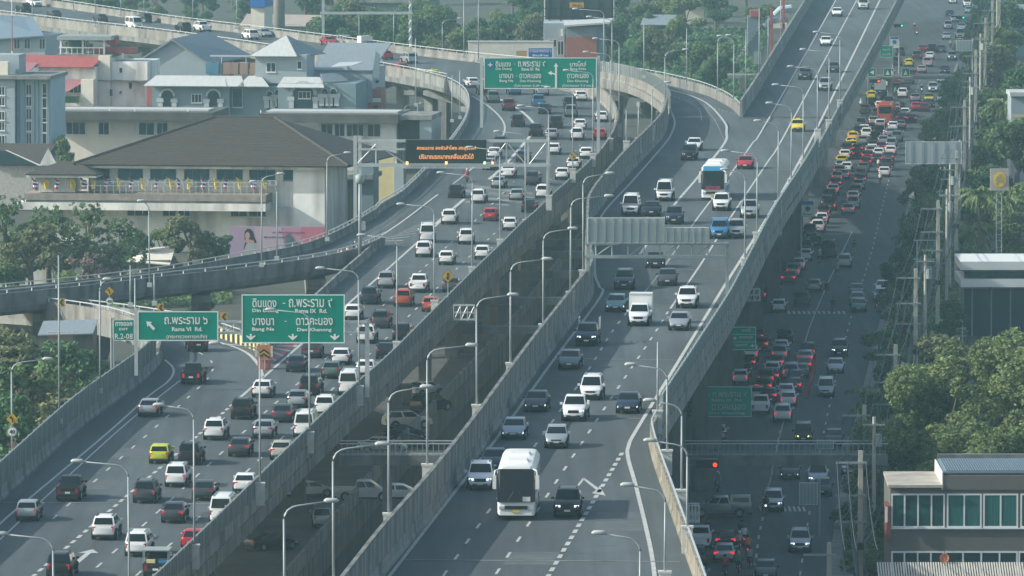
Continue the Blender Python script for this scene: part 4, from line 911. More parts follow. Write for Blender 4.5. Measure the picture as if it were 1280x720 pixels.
# ------------------------------------------------------------------ street lamps
LAMPN = {}
LM = mat('lamp_post_white', (.29, .33, .345), .45, metal=.1)
LHEAD = mat('lamp_head', (.4, .43, .43), .35)
def lamp(u, v, vtop, tip, zb, where, grp, pedestal=True, off=0.):
    """pole foot at picture (u, v) on a wall of height zb; tip = horizontal reach of the arm in picture units (negative towards the left)"""
    p = P(u, v, zb); s = pxm(p.y); h = (v - vtop) / s; reach = tip / s
    k = LAMPN.get(where, 0); LAMPN[where] = k + 1; lean = (R.uniform(-.008, .008), R.uniform(-.006, .006))
    t = thing('street_lamp', f'street lamp {where}, {ordw(k)} from the camera end', 'street lamp', p, 0, grp)
    t.rotation_euler = (lean[0], lean[1], 0)
    mb = MB(); mb.tube([(0, 0, 0), (0, 0, h - .9)], [.082, .06], 8); mb.obj('pole', LM, t, True)
    if tip:
        sg = 1 if reach > 0 else -1; r = min(.9, abs(reach) * .5)
        pts = [(0, 0, h - .92)] + [(sg * r * (1 - math.cos(a)), 0, h - .9 + .75 * math.sin(a)) for a in (.3, .7, 1.1, 1.45)] + [(reach * .98, 0, h + .1)]
        mb = MB(); mb.tube(pts, [.066, .062, .058, .055, .05, .045], 7); mb.obj('arm', LM, t, True)
        e = reach; mb = MB(); mb.tube([(e - sg * .45, 0, h + .1), (e - sg * .3, 0, h + .13), (e + sg * .25, 0, h + .13), (e + sg * .4, 0, h + .1)], [.06, .14, .13, .05], 8); mb.obj('lamp_head', LHEAD, t, True)
    if pedestal:
        mb = MB(); mb.box(-.34, -.28, -1.2, .34, .28, .55); mb.box(-.4, -.32, .42, .4, .32, .56); mb.obj('pedestal', mat('pedestal_white', (.55, .56, .53), .8, noise=.12, scale=2), t)
    else:
        mb = MB(); mb.box(-.25, -.25, -.3, .25, .25, .12); mb.obj('base_plate', STEEL, t)
G1, G2, G3, G4 = 'lamps along the outbound deck', 'lamps along the median edge of the inbound deck', 'lamps along the street side of the inbound deck', 'lamps beyond the decks'
for u, v, vt, tip in ((68, 880, 668, -66), (162, 778, 577, -64), (243, 690, 507, -44), (325, 612, 430, -57), (387, 548, 388, -49), (449, 490, 336, -48), (496, 434, 295, -45), (543, 382, 256, -42), (590, 340, 217, -40), (625, 305, 185, -38), (657, 280, 165, -35), (686, 250, 133, -35), (716, 216, 110, -31), (741, 197, 89, -34), (763, 178, 66, -31), (774, 160, 49, -30)):
    lamp(u, v, vt, tip, 9.6 if v > 250 else 11.2, 'on the outbound median wall', G1)
for u, v, vt, tip in ((356, 790, 628, 60), (417, 735, 557, 62), (486, 652, 485, 48), (534, 590, 433, 56), (596, 515, 370, 46), (638, 462, 325, 46), (679, 413, 287, 37), (713, 372, 246, 48), (729, 345, 218, 34), (783, 182, 128, 0), (798, 178, 120, 0), (815, 163, 104, 20), (831, 132, 63, 26)):
    lamp(u, v, vt, tip, 18.2 if v > 150 else 17.5, 'on the inbound median wall', G2)
for u, v, vt, tip in ((822, 522, 412, 0), (834, 572, 457, -46), (852, 622, 502, -41), (859, 668, 552, -47), (831, 725, 608, -48), (800, 790, 668, -52), (931, 330, 213, -26), (946, 297, 190, -41), (973, 258, 152, -26), (989, 230, 130, -28), (1004, 206, 107, -35), (1022, 167, 84, -34), (1036, 155, 63, -33), (1050, 130, 41, -30)):
    lamp(u, v, vt, tip, 17.2, 'on the inbound street-side wall', G3)
for u, v, vt, tip in ((858, 105, 27, 0), (897, 112, 45, 14), (917, 125, 46, -18), (932, 118, 28, 0), (949, 98, 2, 0), (960, 80, 12, 0), (976, 52, -20, 0), (805, 95, 20, 0), (765, 90, 22, -29), (755, 80, 12, -36)):
    lamp(u, v, vt, tip, 17.5, 'beside the far inbound ramp and nose', G4, False)
for u, v, vt, tip in ((15, 566, 450, 46), (74, 525, 305, 0), (125, 487, 350, 10), (169, 455, 335, 0), (187, 355, 252, -10), (346, 322, 228, -30), (327, 330, 218, 24), (409, 298, 192, 26), (163, 380, 320, 0), (193, 378, 330, 0)):
    lamp(u, v, vt, tip, 10., 'by the joining ramp trees', G1, False)
for u, v, vt, tip in ((41, 28, -30, 0), (119, 32, -30, 0), (151, 18, -20, 0), (180, 25, -24, 0), (241, 28, -25, 0), (92, 12, -30, 0), (296, 34, -18, 0), (449, 53, 12, 0), (492, 56, 10, 0), (598, 75, -15, 0), (580, 70, -10, 0), (553, 62, 24, 22), (520, 130, 40, 0), (565, 150, 86, 0), (575, 146, 80, 0)):
    lamp(u, v, vt, tip, 13., 'along the curving viaduct', G4, False)
for u, v, vt, tip in ((476, 200, 148, 24), (505, 180, 130, 22), (522, 176, 117, 24), (547, 172, 110, 0)):
    lamp(u, v, vt, tip, 1., 'in the yard behind the joining ramp', G4, False)

# ------------------------------------------------------------------ signs
def text_mesh(body, w=None, h=1., font_bold=False):
    cu = bpy.data.curves.new('txt', 'FONT'); cu.body = body; cu.size = 1; cu.extrude = .004; cu.resolution_u = 2; cu.offset = .012 if h > .4 else .026
    o = bpy.data.objects.new('txt', cu); COL.objects.link(o)
    dg = bpy.context.evaluated_depsgraph_get(); me = bpy.data.meshes.new_from_object(o.evaluated_get(dg)); bpy.data.objects.remove(o)
    n = len(me.vertices); co = np.zeros(n * 3); me.vertices.foreach_get('co', co); co = co.reshape(-1, 3)
    lo, hi = co.min(0), co.max(0); ww = hi[0] - lo[0]; hh = hi[1] - lo[1]
    sy = h / hh; sx = (w / ww) if w else sy
    out = np.stack([(co[:, 0] - (lo[0] + hi[0]) / 2) * sx, np.zeros(n) + co[:, 2] * -2, (co[:, 1] - (lo[1] + hi[1]) / 2) * sy], 1)
    me.vertices.foreach_set('co', out.ravel()); me.update(); me.name = 'lettering'
    return me
def put_text(t, Y0, body, u, v, wpx, hpx, m, c0, name='lettering', d=-.1):
    """text centred on picture (u, v), on the face of a sign whose own origin is c0"""
    s = pxm(Y0); me = text_mesh(body, wpx / s, hpx / s); me.materials.clear(); me.materials.append(m)
    p = PY(u, v, Y0); return link(name, me, t, (p.x - c0.x, d, p.z - c0.z))
def flat(t, Y0, pix, m, c0, name, d=-.1, th=.03):
    pts = [PY(u, v, Y0) for u, v in pix]; mb = MB(); mb.prism([(p.x - c0.x, d, p.z - c0.z) for p in pts], (0, th, 0)); return mb.obj(name, m, t)
def board(name, label, cat, Y0, u0, v0, u1, v1, m, border=None, group=None, th=.18, back=True):
    a, b = PY(u0, v0, Y0), PY(u1, v1, Y0); c0 = Vector(((a.x + b.x) / 2, Y0, b.z)); t = thing(name, label, cat, c0, 0, group)
    w, h = (b.x - a.x), a.z - b.z
    mb = MB(); mb.box(-w / 2, -.06, 0, w / 2, -.06 + th, h); mb.obj('sign_panel', m, t)
    if border:
        e = border; mb = MB(); mb.box(-w / 2, -.085, 0, w / 2, -.063, e); mb.box(-w / 2, -.085, h - e, w / 2, -.063, h); mb.box(-w / 2, -.085, e, -w / 2 + e, -.063, h - e); mb.box(w / 2 - e, -.085, e, w / 2, -.063, h - e); mb.obj('border', SIGNW, t)
    return t, c0
def darrow(t, Y, c0, u, v, k=1.):                # downward lane arrow about 11 px wide
    flat(t, Y, [(u - 1.2 * k, v - 4 * k), (u + 1.2 * k, v - 4 * k), (u + 1.2 * k, v - .6 * k), (u + 5.6 * k, v - 2.4 * k), (u + 5.6 * k, v - .9 * k), (u, v + 4 * k), (u - 5.6 * k, v - .9 * k), (u - 5.6 * k, v - 2.4 * k), (u - 1.2 * k, v - .6 * k)], SIGNW, c0, 'arrow')
YG = P(460, 497, 9.).y                            # sign gantry over the outbound deck
t, c = board('direction_sign', 'large green overhead sign with three white down arrows over the outbound lanes', 'road sign', YG, 302, 368, 431, 429, SIGNG, .09)
for b, u, v, w, h in (('ดินแดง', 330.5, 378.5, 30, 11), ('-', 355, 379, 3.4, 1), ('ถ.พระราม ๙', 388, 378.5, 54, 11), ('Din Daeng', 332, 388.6, 33, 5.5), ('Rama IX  Rd.', 389, 388.6, 40, 5.2), ('บางนา', 329, 402, 27, 9), ('-', 357, 401.5, 2.6, .8), ('ดาวคะนอง', 393, 401.8, 46, 9.2), ('Bang Na', 329, 411.8, 28, 5.5), ('Dao Khanong', 393, 412.5, 43, 5.5)):
    put_text(t, YG, b, u, v, w, h, SIGNW, c)
for u in (313.5, 366, 418.5): darrow(t, YG, c, u, 421.3)
t, c = board('direction_sign', 'green overhead exit sign for a Rama VI road with a white slanting arrow', 'road sign', YG, 172, 389, 273, 426, SIGNG, .09)
for b, u, v, w, h in (('ถ.พระราม ๖', 232.5, 400.5, 54, 9.5), ('Rama VI  Rd.', 234, 411.3, 38, 5.2), ('(กระทรวงการคลัง)', 233.5, 421, 51, 6)): put_text(t, YG, b, u, v, w, h, SIGNW, c)
flat(t, YG, [(183, 401.5), (190, 402.5), (188.3, 404.3), (194, 410.5), (191.8, 413), (186, 406.6), (184.3, 408.6)], SIGNW, c, 'arrow')
YE = P(140, 475, 9.).y
t, c = board('exit_sign', 'small green exit sign R.2-08 on twin posts behind the noise wall', 'road sign', YE, 141.5, 399.5, 168, 425.5, SIGNG, .05)
for b, u, v, w, h in (('ทางออก', 154.8, 405, 21, 5.2), ('EXIT', 154.6, 411.3, 11, 3), ('R.2-08', 154.8, 420.2, 22.5, 6.8)): put_text(t, YE, b, u, v, w, h, SIGNW, c)
for u in (142.2, 139.2):
    a = PY(u, 475, YE); mb = MB(); mb.tube([(a.x - c.x, .2, a.z - c.z), (a.x - c.x, .2, a.z - c.z + 78 / pxm(YE))], .09, 7); mb.obj('post', LM, t)
# gantry
def gantry(label, Y, legs, beams, diag=None, name='sign_gantry', m=STEEL, depth=1.0):
    """legs: (u, vbase, vtop, width m); beams: (u0, v0, u1, v1)"""
    c0 = PY(legs[0][0], legs[0][1], Y); t = thing(name, label, 'sign gantry', c0); s = pxm(Y)
    for u, vb, vt, w in legs:
        a, b = PY(u, vb, Y), PY(u, vt, Y); mb = MB(); mb.box(a.x - c0.x - w / 2, .3, a.z - c0.z, a.x - c0.x + w / 2, .3 + w, b.z - c0.z); mb.obj('leg', m, t)
    for u0, v0, u1, v1 in beams:
        a, b = PY(u0, v0, Y), PY(u1, v1, Y)
        for d in (.15, .15 + depth):
            mb = MB(); mb.box(a.x - c0.x, d, b.z - c0.z, b.x - c0.x, d + .14, a.z - c0.z); mb.obj('chord', m, t)
    for u0, v0, u1, v1, in diag or []:
        a, b = PY(u0, v0, Y), PY(u1, v1, Y); mb = MB(); mb.tube([(a.x - c0.x, .22, a.z - c0.z), (b.x - c0.x, .22, b.z - c0.z)], .06, 5); mb.obj('brace', m, t)
    return t, c0
gantry('grey truss gantry carrying the two green signs over the outbound lanes', YG, [(459, 497, 400, .38), (170, 470, 386, .3)], [(172, 402, 459, 404), (172, 416, 459, 418)], [(u, 404, u + 10, 416) for u in range(174, 456, 20)] + [(u + 10, 416, u + 20, 404) for u in range(174, 446, 20)])
YV = P(686, 263, 9.2).y                           # message board gantry
gantry('grey truss gantry carrying the electronic message board', YV, [(685, 263, 172, .45), (444, 330, 170, .4), (450, 330, 170, .4), (660, 206, 174, .3), (633, 205, 177, .2)], [(447, 175, 510, 178), (606, 175, 685, 178), (447, 205, 688, 208.5), (447, 186, 506, 188)], [(447, 204, 470, 180), (470, 180, 506, 204), (612, 205, 632, 179), (634, 179, 657, 205), (662, 205, 682, 179), (470, 188, 470, 205)])
t, c = board('message_board', 'black electronic message board with two rows of amber lettering', 'message board', YV, 507, 174.5, 608, 204, LEDOFF, None, None, .7)
put_text(t, YV, 'ลงยมราช ลงหัวลำโพง ลงสุรวงศ์', 558, 185.3, 74, 6.6, LEDON, c); put_text(t, YV, 'ปริมาณรถมากเคลื่อนตัวได้', 558, 195.3, 68, 6.6, LEDON, c)
mb = MB(); s = pxm(YV)
for i in range(9): mb.box(-5 + i * 1.22, -.5, -.5, -4.95 + i * 1.22, -.45, .02)
mb.box(-5.2, -.52, -.1, 5.2, -.47, -.04); mb.box(-5.2, -.8, -.56, 5.2, -.05, -.5); mb.obj('catwalk', STEEL, t)
for u, m in ((509, AMBER), (558, AMBER), (606, mat('pale_green_lamp', (.5, .7, .4), .4, emit=(.5, .8, .3), estr=1.)), (616, mat('warm_red_lamp', (.8, .4, .3), .4, emit=(1, .35, .2), estr=1.2))):
    p = PY(u, 203.2, YV); mb = MB(); mb.tube([(p.x - c.x, -.6, p.z - c.z - .15), (p.x - c.x, -.6, p.z - c.z + .15)], .14, 8); mb.obj('flasher', m, t)
# far large sign
YF = P(752, 192, 11).y
t, c = board('direction_sign', 'wide green sign with white fork arrow and blue emblem at the far bend', 'road sign', YF, 605, 72, 746, 111, SIGNG, .1)
for b, u, v, w, h in (('ดินแดง', 629, 79.8, 19, 6.6), ('-', 643.3, 80, 1.5, .6), ('ถ.พระราม ๙', 664.5, 79.8, 34, 7), ('Din Daeng', 629.7, 86.3, 20, 4), ('Rama IX  Rd.', 663.5, 86.3, 23, 3.8), ('บางนา', 632.8, 95, 17, 5.4), ('-', 645.5, 95, 1.5, .6), ('ดาวคะนอง', 662.8, 95, 27, 5.6), ('Bang Na', 633, 101.3, 17, 4), ('Dao Khanong', 663, 101.5, 26, 4), ('(ไปทางออก 2-09 กม.)', 663.5, 107.2, 41, 4),
                      ('บางโคล่', 722.5, 79.8, 20, 6.8), ('Bang Khlo', 722.5, 86.5, 20, 4), ('ดาวคะนอง', 722.3, 95, 27, 5.6), ('Dao Khanong', 722.3, 101.5, 26, 4), ('(ไปทางออก 7-5 กม.)', 722, 107.2, 38, 4)):
    put_text(t, YF, b, u, v, w, h, SIGNW, c)
flat(t, YF, [(609, 77), (616.6, 77), (616.6, 85), (609, 85)], SIGNB, c, 'emblem'); flat(t, YF, [(612.2, 78.4), (613.4, 78.4), (613.4, 80.4), (615.6, 80.4), (615.6, 81.6), (613.4, 81.6), (613.4, 83.6), (612.2, 83.6), (612.2, 81.6), (610, 81.6), (610, 80.4), (612.2, 80.4)], SIGNW, c, 'emblem_cross', -.13)
flat(t, YF, [(693.8, 109.5), (693.8, 93.6), (689.5, 92.3), (689.5, 94), (684.8, 91.3), (689.5, 88.6), (689.5, 90.4), (693.8, 91.8), (693.8, 83.2), (692, 83.2), (695, 78.6), (698, 83.2), (696.2, 83.2), (696.2, 109.5)], SIGNW, c, 'arrow')
gantry('tall sign posts behind the wide far green sign', YF, [(748, 192, 70, .4), (602, 160, 72, .4)], [(602, 80, 748, 82), (602, 98, 748, 100)])
YB = P(675, 95, 12).y
t, c = board('blue_sign', 'small blue board with white lettering above the wide green sign', 'road sign', YB + 60, 660, 59.5, 691, 72.5, SIGNB, .1); put_text(t, YB + 60, 'ทางออกพระราม ๖', 675.5, 63.5, 27, 4, SIGNW, c); put_text(t, YB + 60, 'ชิดซ้าย', 675.5, 69, 20, 3, SIGNW, c)
mb = MB(); mb.box(-2.6, .2, -4.5, -2.4, .4, .2); mb.box(2.2, .2, -4.5, 2.4, .4, .2); mb.obj('post', STEEL, t)
t, c = board('hoarding', 'small yellow and buff hoarding board next to the blue sign', 'hoarding', YB + 62, 645, 63, 659, 71.5, mat('ochre_print', (.5, .3, .1), .6), .05)
mb = MB(); mb.box(-.1, .2, -5, .1, .4, .2); mb.obj('post', STEEL, t)
# back of the gantry over the inbound deck
YI = P(910, 367, 17.).y
t, c = gantry('grey truss gantry showing the plain backs of its signs over the inbound lanes', YI, [(909, 368, 303, .3), (735, 350, 290, .3)], [(731, 304, 910, 306.5), (731, 320, 910, 323)], [(u, 320, u + 20, 306) for u in range(745, 890, 41)] + [(u, 306, u + .1, 320) for u in range(745, 905, 20)], m=STEELD)
for (u0, v0, u1, v1, n, lb) in ((734, 272, 831, 304, 9, 'taller ribbed grey back of an overhead sign on the inbound gantry'), (831.5, 284, 886, 304, 6, 'lower ribbed grey back of an overhead sign on the inbound gantry')):
    b, c1 = board('reversed_sign', lb, 'road sign', YI - .35, u0, v0, u1, v1, mat('sign_back_grey', (.33, .39, .39), .6, noise=.08, scale=1), .06)
    w = (u1 - u0) / pxm(YI); h = (v1 - v0) / pxm(YI)
    for i in range(n + 1):
        mb = MB(); x = -w / 2 + .1 + (w - .2) * i / n; mb.box(x - .05, -.2, .05, x + .05, -.088, h - .05); mb.obj('rib', STEELD, b)
# signs over the street
def street_sign(label, vb, u0, v0, u1, v1, rows, post_u, m=mat('street_sign_green', (.0, .33, .23), .6, spec=.05), extra=None):
    Y = P(640, vb, 0).y; t, c = board('direction_sign', label, 'road sign', Y, u0, v0, u1, v1, m, .06)
    for b, u, v, w, h in rows: put_text(t, Y, b, u, v, w, h, mat('sign_white_dull', (.55, .6, .58), .5), c)
    p = PY(post_u, v1, Y); mb = MB(); mb.tube([(p.x - c.x, .35, -c.z), (p.x - c.x, .35, (v1 - v0) / pxm(Y) + .2)], .14, 8)
    mb.box(min(p.x - c.x, 0), .2, .6, max(p.x - c.x, 0), .36, .75); mb.obj('post', STEELD, t)
    return t, c, Y
street_sign('green street sign for Rama IX road half hidden by the flyover edge', 612, 842, 483, 939.5, 521, [('ดินแดง - ถ.พระราม ๙', 894, 492.3, 80, 7.5), ('Din Daeng   Rama IX  Rd.', 890, 500.3, 76, 4.3), ('บางนา  -  ดาวคะนอง', 890, 508.7, 84, 7.5), ('Bang Na    Dao Khanong', 890, 516.5, 82, 4.3)], 850)
t, c, Y = street_sign('smaller green street sign with three framed rows and arrows', 512, 914, 408.5, 945, 437.5, [('ราชวิถี', 933, 412.5, 11, 4.2), ('เพชรบุรี', 932.5, 421.5, 17, 4.4), ('อุรุพงษ์', 926.5, 431.3, 15, 4.2)], 912)
flat(t, Y, [(916, 422.5), (919, 420), (919, 421.7), (920.6, 421.7), (920.6, 423.3), (919, 423.3), (919, 425)], SIGNW, c, 'arrow'); flat(t, Y, [(943, 432), (940, 429.5), (940, 431.2), (938.4, 431.2), (938.4, 432.8), (940, 432.8), (940, 434.5)], SIGNW, c, 'arrow')
for v in (418, 427.5): flat(t, Y, [(915, v - .25), (944, v - .25), (944, v + .25), (915, v + .25)], SIGNW, c, 'row_line')
for u0, lb in ((1085, 'first'), (1104.5, 'second'), (1127, 'third')):
    Y = P(640, 128, 0).y; b, c = board('small_green_sign', f'{lb} of three small green signs hanging on the far footbridge', 'road sign', Y - 1.2, u0, 85, u0 + 10, 96, SIGNGD, .06); put_text(b, Y - 1.2, {'first': '◀', 'second': '▲', 'third': '▲'}[lb], u0 + 5, 90.5, 5, 6, SIGNW, c)
t, c, Y = street_sign('green sign board far along the street beside the straight deck', 95, 1100, 57, 1116, 71.5, [('พญาไท', 1108, 62, 10, 4), ('สนามเป้า', 1108, 67.5, 11, 3.5)], 1116)
t, c, Y = street_sign('white board with a round blue emblem on the street far beyond', 92, 1112, 46, 1124, 60, [], 1124, SIGNW); flat(t, Y, [(1118 + 2.6 * math.cos(a * .63), 52.5 + 2.6 * math.sin(a * .63)) for a in range(10)], SIGNB, c, 'emblem'); flat(t, Y, [(1113, 46.5), (1123, 46.5), (1123, 48.5), (1113, 48.5)], SIGNB, c, 'band')
t, c, Y = street_sign('white board with blue top band and dark round emblem beside the deck', 335, 1002, 251, 1017.5, 270.5, [], 1001, SIGNW); flat(t, Y, [(1009.7 + 3.2 * math.cos(a * .63), 261 + 3.2 * math.sin(a * .63)) for a in range(10)], SIGNK, c, 'emblem'); flat(t, Y, [(1002.5, 251.5), (1017, 251.5), (1017, 256), (1002.5, 256)], SIGNB, c, 'band'); put_text(t, Y, 'ห้ามจอด', 1009.7, 267.6, 11, 2.6, SIGNK, c)
for vb, u0, v0, u1, v1, pu, lb in ((330, 1132, 177, 1202, 205, 1200, 'wide teal-grey back of a street sign among the roadside trees'), (672, 999, 603, 1022, 631, 1024, 'pale grey back of a street sign above the tracks of the dark road'), (612, 1021, 550, 1042, 561, 1060, 'small grey sign back beyond the footbridge railing'), (160, 1195, 50, 1215, 64, 1216, 'small grey sign back far up the street at the tree edge')):
    t, c, Y = street_sign(lb, vb, u0, v0, u1, v1, [], pu, mat('sign_back_pale', (.36, .41, .42), .6)); w = (u1 - u0) / pxm(Y); h = (v1 - v0) / pxm(Y)
    for i in range(5): mb = MB(); x = -w / 2 + w * (i + .5) / 5; mb.box(x - .05, -.14, .05, x + .05, -.09, h - .05); mb.obj('rib', STEELD, t)
# small roadside signs
def diamond(u, v, r, zb, vb, lb, kind, cat='road sign'):
    p = P(u, vb, zb); Y = p.y; s = pxm(Y); c = Vector((p.x, Y, p.z)); t = thing('warning_sign', lb, cat, c)
    mb = MB(); mb.tube([(0, .05, -.3), (0, .05, (vb - v) / s)], .045, 6); mb.obj('post', LM, t)
    o = (vb - v) / s; q = r / s
    def pl(pts, m, nm, d): mb = MB(); mb.prism([(x * q, d, o + z * q) for x, z in pts], (0, .025, 0)); mb.obj(nm, m, t)
    if kind in ('bend', 'merge', 'split'):
        pl([(0, -1), (1, 0), (0, 1), (-1, 0)], SIGNK, 'sign_edge', -.03); pl([(0, -.93), (.93, 0), (0, .93), (-.93, 0)], SIGNY, 'sign_panel', -.058)
        sym = {'bend': [(-.02, -.5), (.16, -.5), (.16, 0), (-.1, .28), (-.02, .4), (-.42, .42), (-.34, .02), (-.24, .14), (-.02, -.08)], 'merge': [(-.1, -.55), (.1, -.55), (.1, .2), (.26, .2), (0, .6), (-.26, .2), (-.1, .2), (-.1, 0), (-.34, -.3), (-.2, -.4)], 'split': [(-.45, .38), (-.25, .5), (.45, -.35), (.25, -.45)]}[kind]
        pl(sym, SIGNK, 'symbol', -.085)
    elif kind == 'chevron':
        pl([(-.8, -1), (.8, -1), (.8, 1), (-.8, 1)], SIGNY, 'sign_panel', -.03); pl([(.1, -.8), (.6, -.8), (0, 0), (.6, .8), (.1, .8), (-.5, 0)], SIGNK, 'symbol', -.06)
    return t, o, q, Y
diamond(560, 345, 8.5, 9.3, 385, 'yellow diamond merge sign on the median wall above a dark car', 'merge')
diamond(716, 195, 6.3, 11, 214, 'yellow diamond sign with a black slash on the median wall', 'split')
def limit40(t, o, q, Y, dv, m=SIGNW):
    s = pxm(Y); z = o - dv / s; r = q * .78
    mb = MB(); mb.tube([(0, -.03, z), (0, .0, z)], r, 16); mb.obj('speed_disc', m, t); mb = MB(); mb.tube([(0, -.045, z), (0, -.031, z)], r, 16); mb.obj('speed_rim', mat('sign_grey_rim', (.3, .3, .3), .5), t)
    mb = MB(); mb.tube([(0, -.06, z), (0, -.046, z)], r * .84, 16); mb.obj('speed_face', SIGNW, t); me = text_mesh('40', r * 1.1, r * .85); me.materials.clear(); me.materials.append(SIGNK); link('lettering', me, t, (0, -.08, z))
limit40(*diamond(15.5, 523.5, 8, 10., 566, 'yellow bend sign above a round white 40 limit sign behind the noise wall', 'bend'), 16)
limit40(*diamond(137, 364, 6.2, 8., 396, 'yellow bend sign above a round 40 limit sign beneath the dark viaduct', 'bend'), 12.5)
for u, v, r, vb, lb in ((77, 378, 5, 391, 'yellow chevron board on the exit ramp near the pale metal roof'), (201, 384.5, 5, 399, 'yellow chevron board just above the exit sign under the viaduct'), (280, 396, 5.6, 412, 'yellow chevron board between the two big green signs')): diamond(u, v, r, 8.2, vb, lb, 'chevron')
# crash cushion at the gore
p = P(330, 462, 8); Y = p.y; s = pxm(Y); t = thing('crash_cushion', 'orange gore marker with black and yellow chevrons and lamps', 'crash barrier', p)
mb = MB(); mb.box(-.6, 0, 0, .6, 1.6, .9, ty=.1); mb.obj('cushion', mat('faded_red_plastic', (.42, .13, .1), .6), t)
mb = MB(); mb.box(-.62, -.1, .95, .62, 0, 2.3); mb.obj('marker_panel', mat('orange_panel', (.5, .2, .07), .5), t)
for k in range(2):
    z = 1.0 + k * .36; mb = MB(); mb.prism([(-.5, -.13, z), (0, -.13, z + .38), (.5, -.13, z), (.5, -.13, z + .2), (0, -.13, z + .58), (-.5, -.13, z + .2)], (0, .02, 0)); mb.obj('chevron', SIGNK, t)
mb = MB(); mb.prism([(-.5, -.125, 1.2), (0, -.125, 1.58), (.5, -.125, 1.2), (.5, -.125, 1.36), (0, -.125, 1.74), (-.5, -.125, 1.36)], (0, .02, 0)); mb.obj('chevron', SIGNY, t)
for sx in (-1, 1):
    mb = MB(); mb.box(sx * .72 - .1, -.1, 1.2, sx * .72 + .1, 0, 2.2); mb.obj('side_plate', mat('cream_plate', (.6, .55, .42), .5), t)
mb = MB(); mb.tube([(.1, -.05, -.1), (.1, -.05, .95)], .05, 6); mb.obj('post', LM, t)
# striped blocks on the ramp parapet
q = RX.Rt
for k, (c_, a) in enumerate(along(q[3:], 1.35)[:24]):
    nr = Vector((math.sin(a), -math.cos(a), 0)); o = MB().box(-.6, -.06, .05, .6, .06, .95).obj('painted_block', YEL if k % 2 else SIGNK, None); o.parent = PXR; o.location = c_ + nr * -.02; o.rotation_euler.z = a
# traffic cones and red lane posts
def cone(u, v, z, lb, m):
    t = thing('traffic_cone', lb, 'traffic cone', P(u, v, z), 0, 'cones and lane posts'); mb = MB(); mb.tube([(0, 0, .05), (0, 0, .75)], [.2, .04], 10); mb.obj('body', m, t); mb = MB(); mb.box(-.24, -.24, 0, .24, .24, .06); mb.obj('base', BLACK, t)
    mb = MB(); mb.tube([(0, 0, .38), (0, 0, .52)], [.135, .1], 10); mb.obj('band', SIGNW, t)
CONEM = mat('cone_orange', (.6, .13, .04), .5)
for u, v, lb in ((434, 316, 'orange traffic cone at the tip of the gore by the parked motorcycles'), (427, 319, 'orange traffic cone further back on the gore edge')): cone(u, v, 8, lb, CONEM)
PINKP = mat('red_post', (.4, .05, .07), .6)
for i in range(16):
    u, v = lerp(1020, 1008, i / 15), lerp(456, 498, i / 15); t = thing('lane_post', f'red flexible lane post beside the street queue, {ordw(15 - i)} from the camera end of its row', 'lane post', P(u, v, .04), 0, 'red lane posts'); MB().tube([(0, 0, 0), (0, 0, .9)], .09, 6).obj('post', PINKP, t); MB().box(-.2, -.2, 0, .2, .2, .06).obj('base', BLACK, t)
# traffic lights
def signal(u, v, vb, lb, m, pu):
    Y = P(640, vb, 0).y; p = PY(u, v, Y); s = pxm(Y); t = thing('traffic_light', lb, 'traffic light', (p.x, Y, 0)); z = p.z
    mb = MB(); mb.box(-1.5, 0, z - .3, .35, .3, z + .3); mb.obj('housing', BLACK, t)
    for k, mm in ((-1.15, BLACK), (-.55, BLACK), (.05, m)):
        mb = MB(); mb.tube([(k, -.04, z), (k, .02, z)], .17, 12); mb.obj('lens', mm, t)
    x = (pu - u) / s; mb = MB(); mb.tube([(x, .3, 0), (x, .3, z + .5), (.3, .3, z + .45)], .09, 6); mb.obj('post', STEELD, t)
signal(893, 581, 668, 'horizontal traffic light showing red beneath the footbridge', REDLAMP, 862)
signal(1098, 101.5, 135, 'horizontal traffic light showing red below the far footbridge', REDLAMP, 1085)
signal(1127, 32, 70, 'horizontal traffic light showing green far along the street', GRNLAMP, 1112)
signal(1204, 22, 48, 'second far traffic light showing green over oncoming cars', GRNLAMP, 1216)
# footbridges
def footbridge(label, Y, u0, vr, u1, vd, step=2.2, full=False):
    a, b = PY(u0, vr, Y), PY(u1, vd, Y); c = Vector((a.x, Y, 0)); L = b.x - a.x; zt, zd = a.z, b.z
    t = thing('footbridge', label, 'footbridge', c); h = zt - zd
    MB().box(0, 0, zd, L, 2.6, zd + .45 * h).obj('deck', CONCD, t)
    for y in (0.02, 2.5):
        MB().box(0, y, zt - .09, L, y + .08, zt).obj('handrail', STEEL, t); MB().box(0, y, zt - .5 * h, L, y + .06, zt - .5 * h + .05).obj('middle_rail', STEELD, t)
    me = MB().box(-.03, 0, zd + .45 * h, .03, .06, zt - .09).mesh('baluster', STEELD)
    n = min(int(L / .45), 290)
    for i in range(n): link('baluster', me, t, (L * (i + .5) / n, .03, 0))
    for x in np.arange(4, L, 22): MB().box(x - .4, .6, 0, x + .4, 2., zd).obj('column', CONC, t)
YP = P(640, 667, 0).y
footbridge('long grey footbridge with railings crossing under the flyovers and over the street', YP, 424, 554, 1110, 582)
footbridge('far pale footbridge crossing the street above the queue of cars', P(640, 128, 0).y, 1084, 94, 1196, 99)
t = thing('bridge_stair', 'grey landing and stair at the tree end of the footbridge', 'stairs', PY(1108, 667, YP))
for i in range(12): MB().box(0 + i * .3, 2.7, 5.3 - i * .42, .34 + i * .3, 4.6, 5.45 - i * .42).obj('step', CONC, t)
MB().box(-1.5, 2.7, 5.35, 0, 4.7, 5.6).obj('landing', CONC, t)
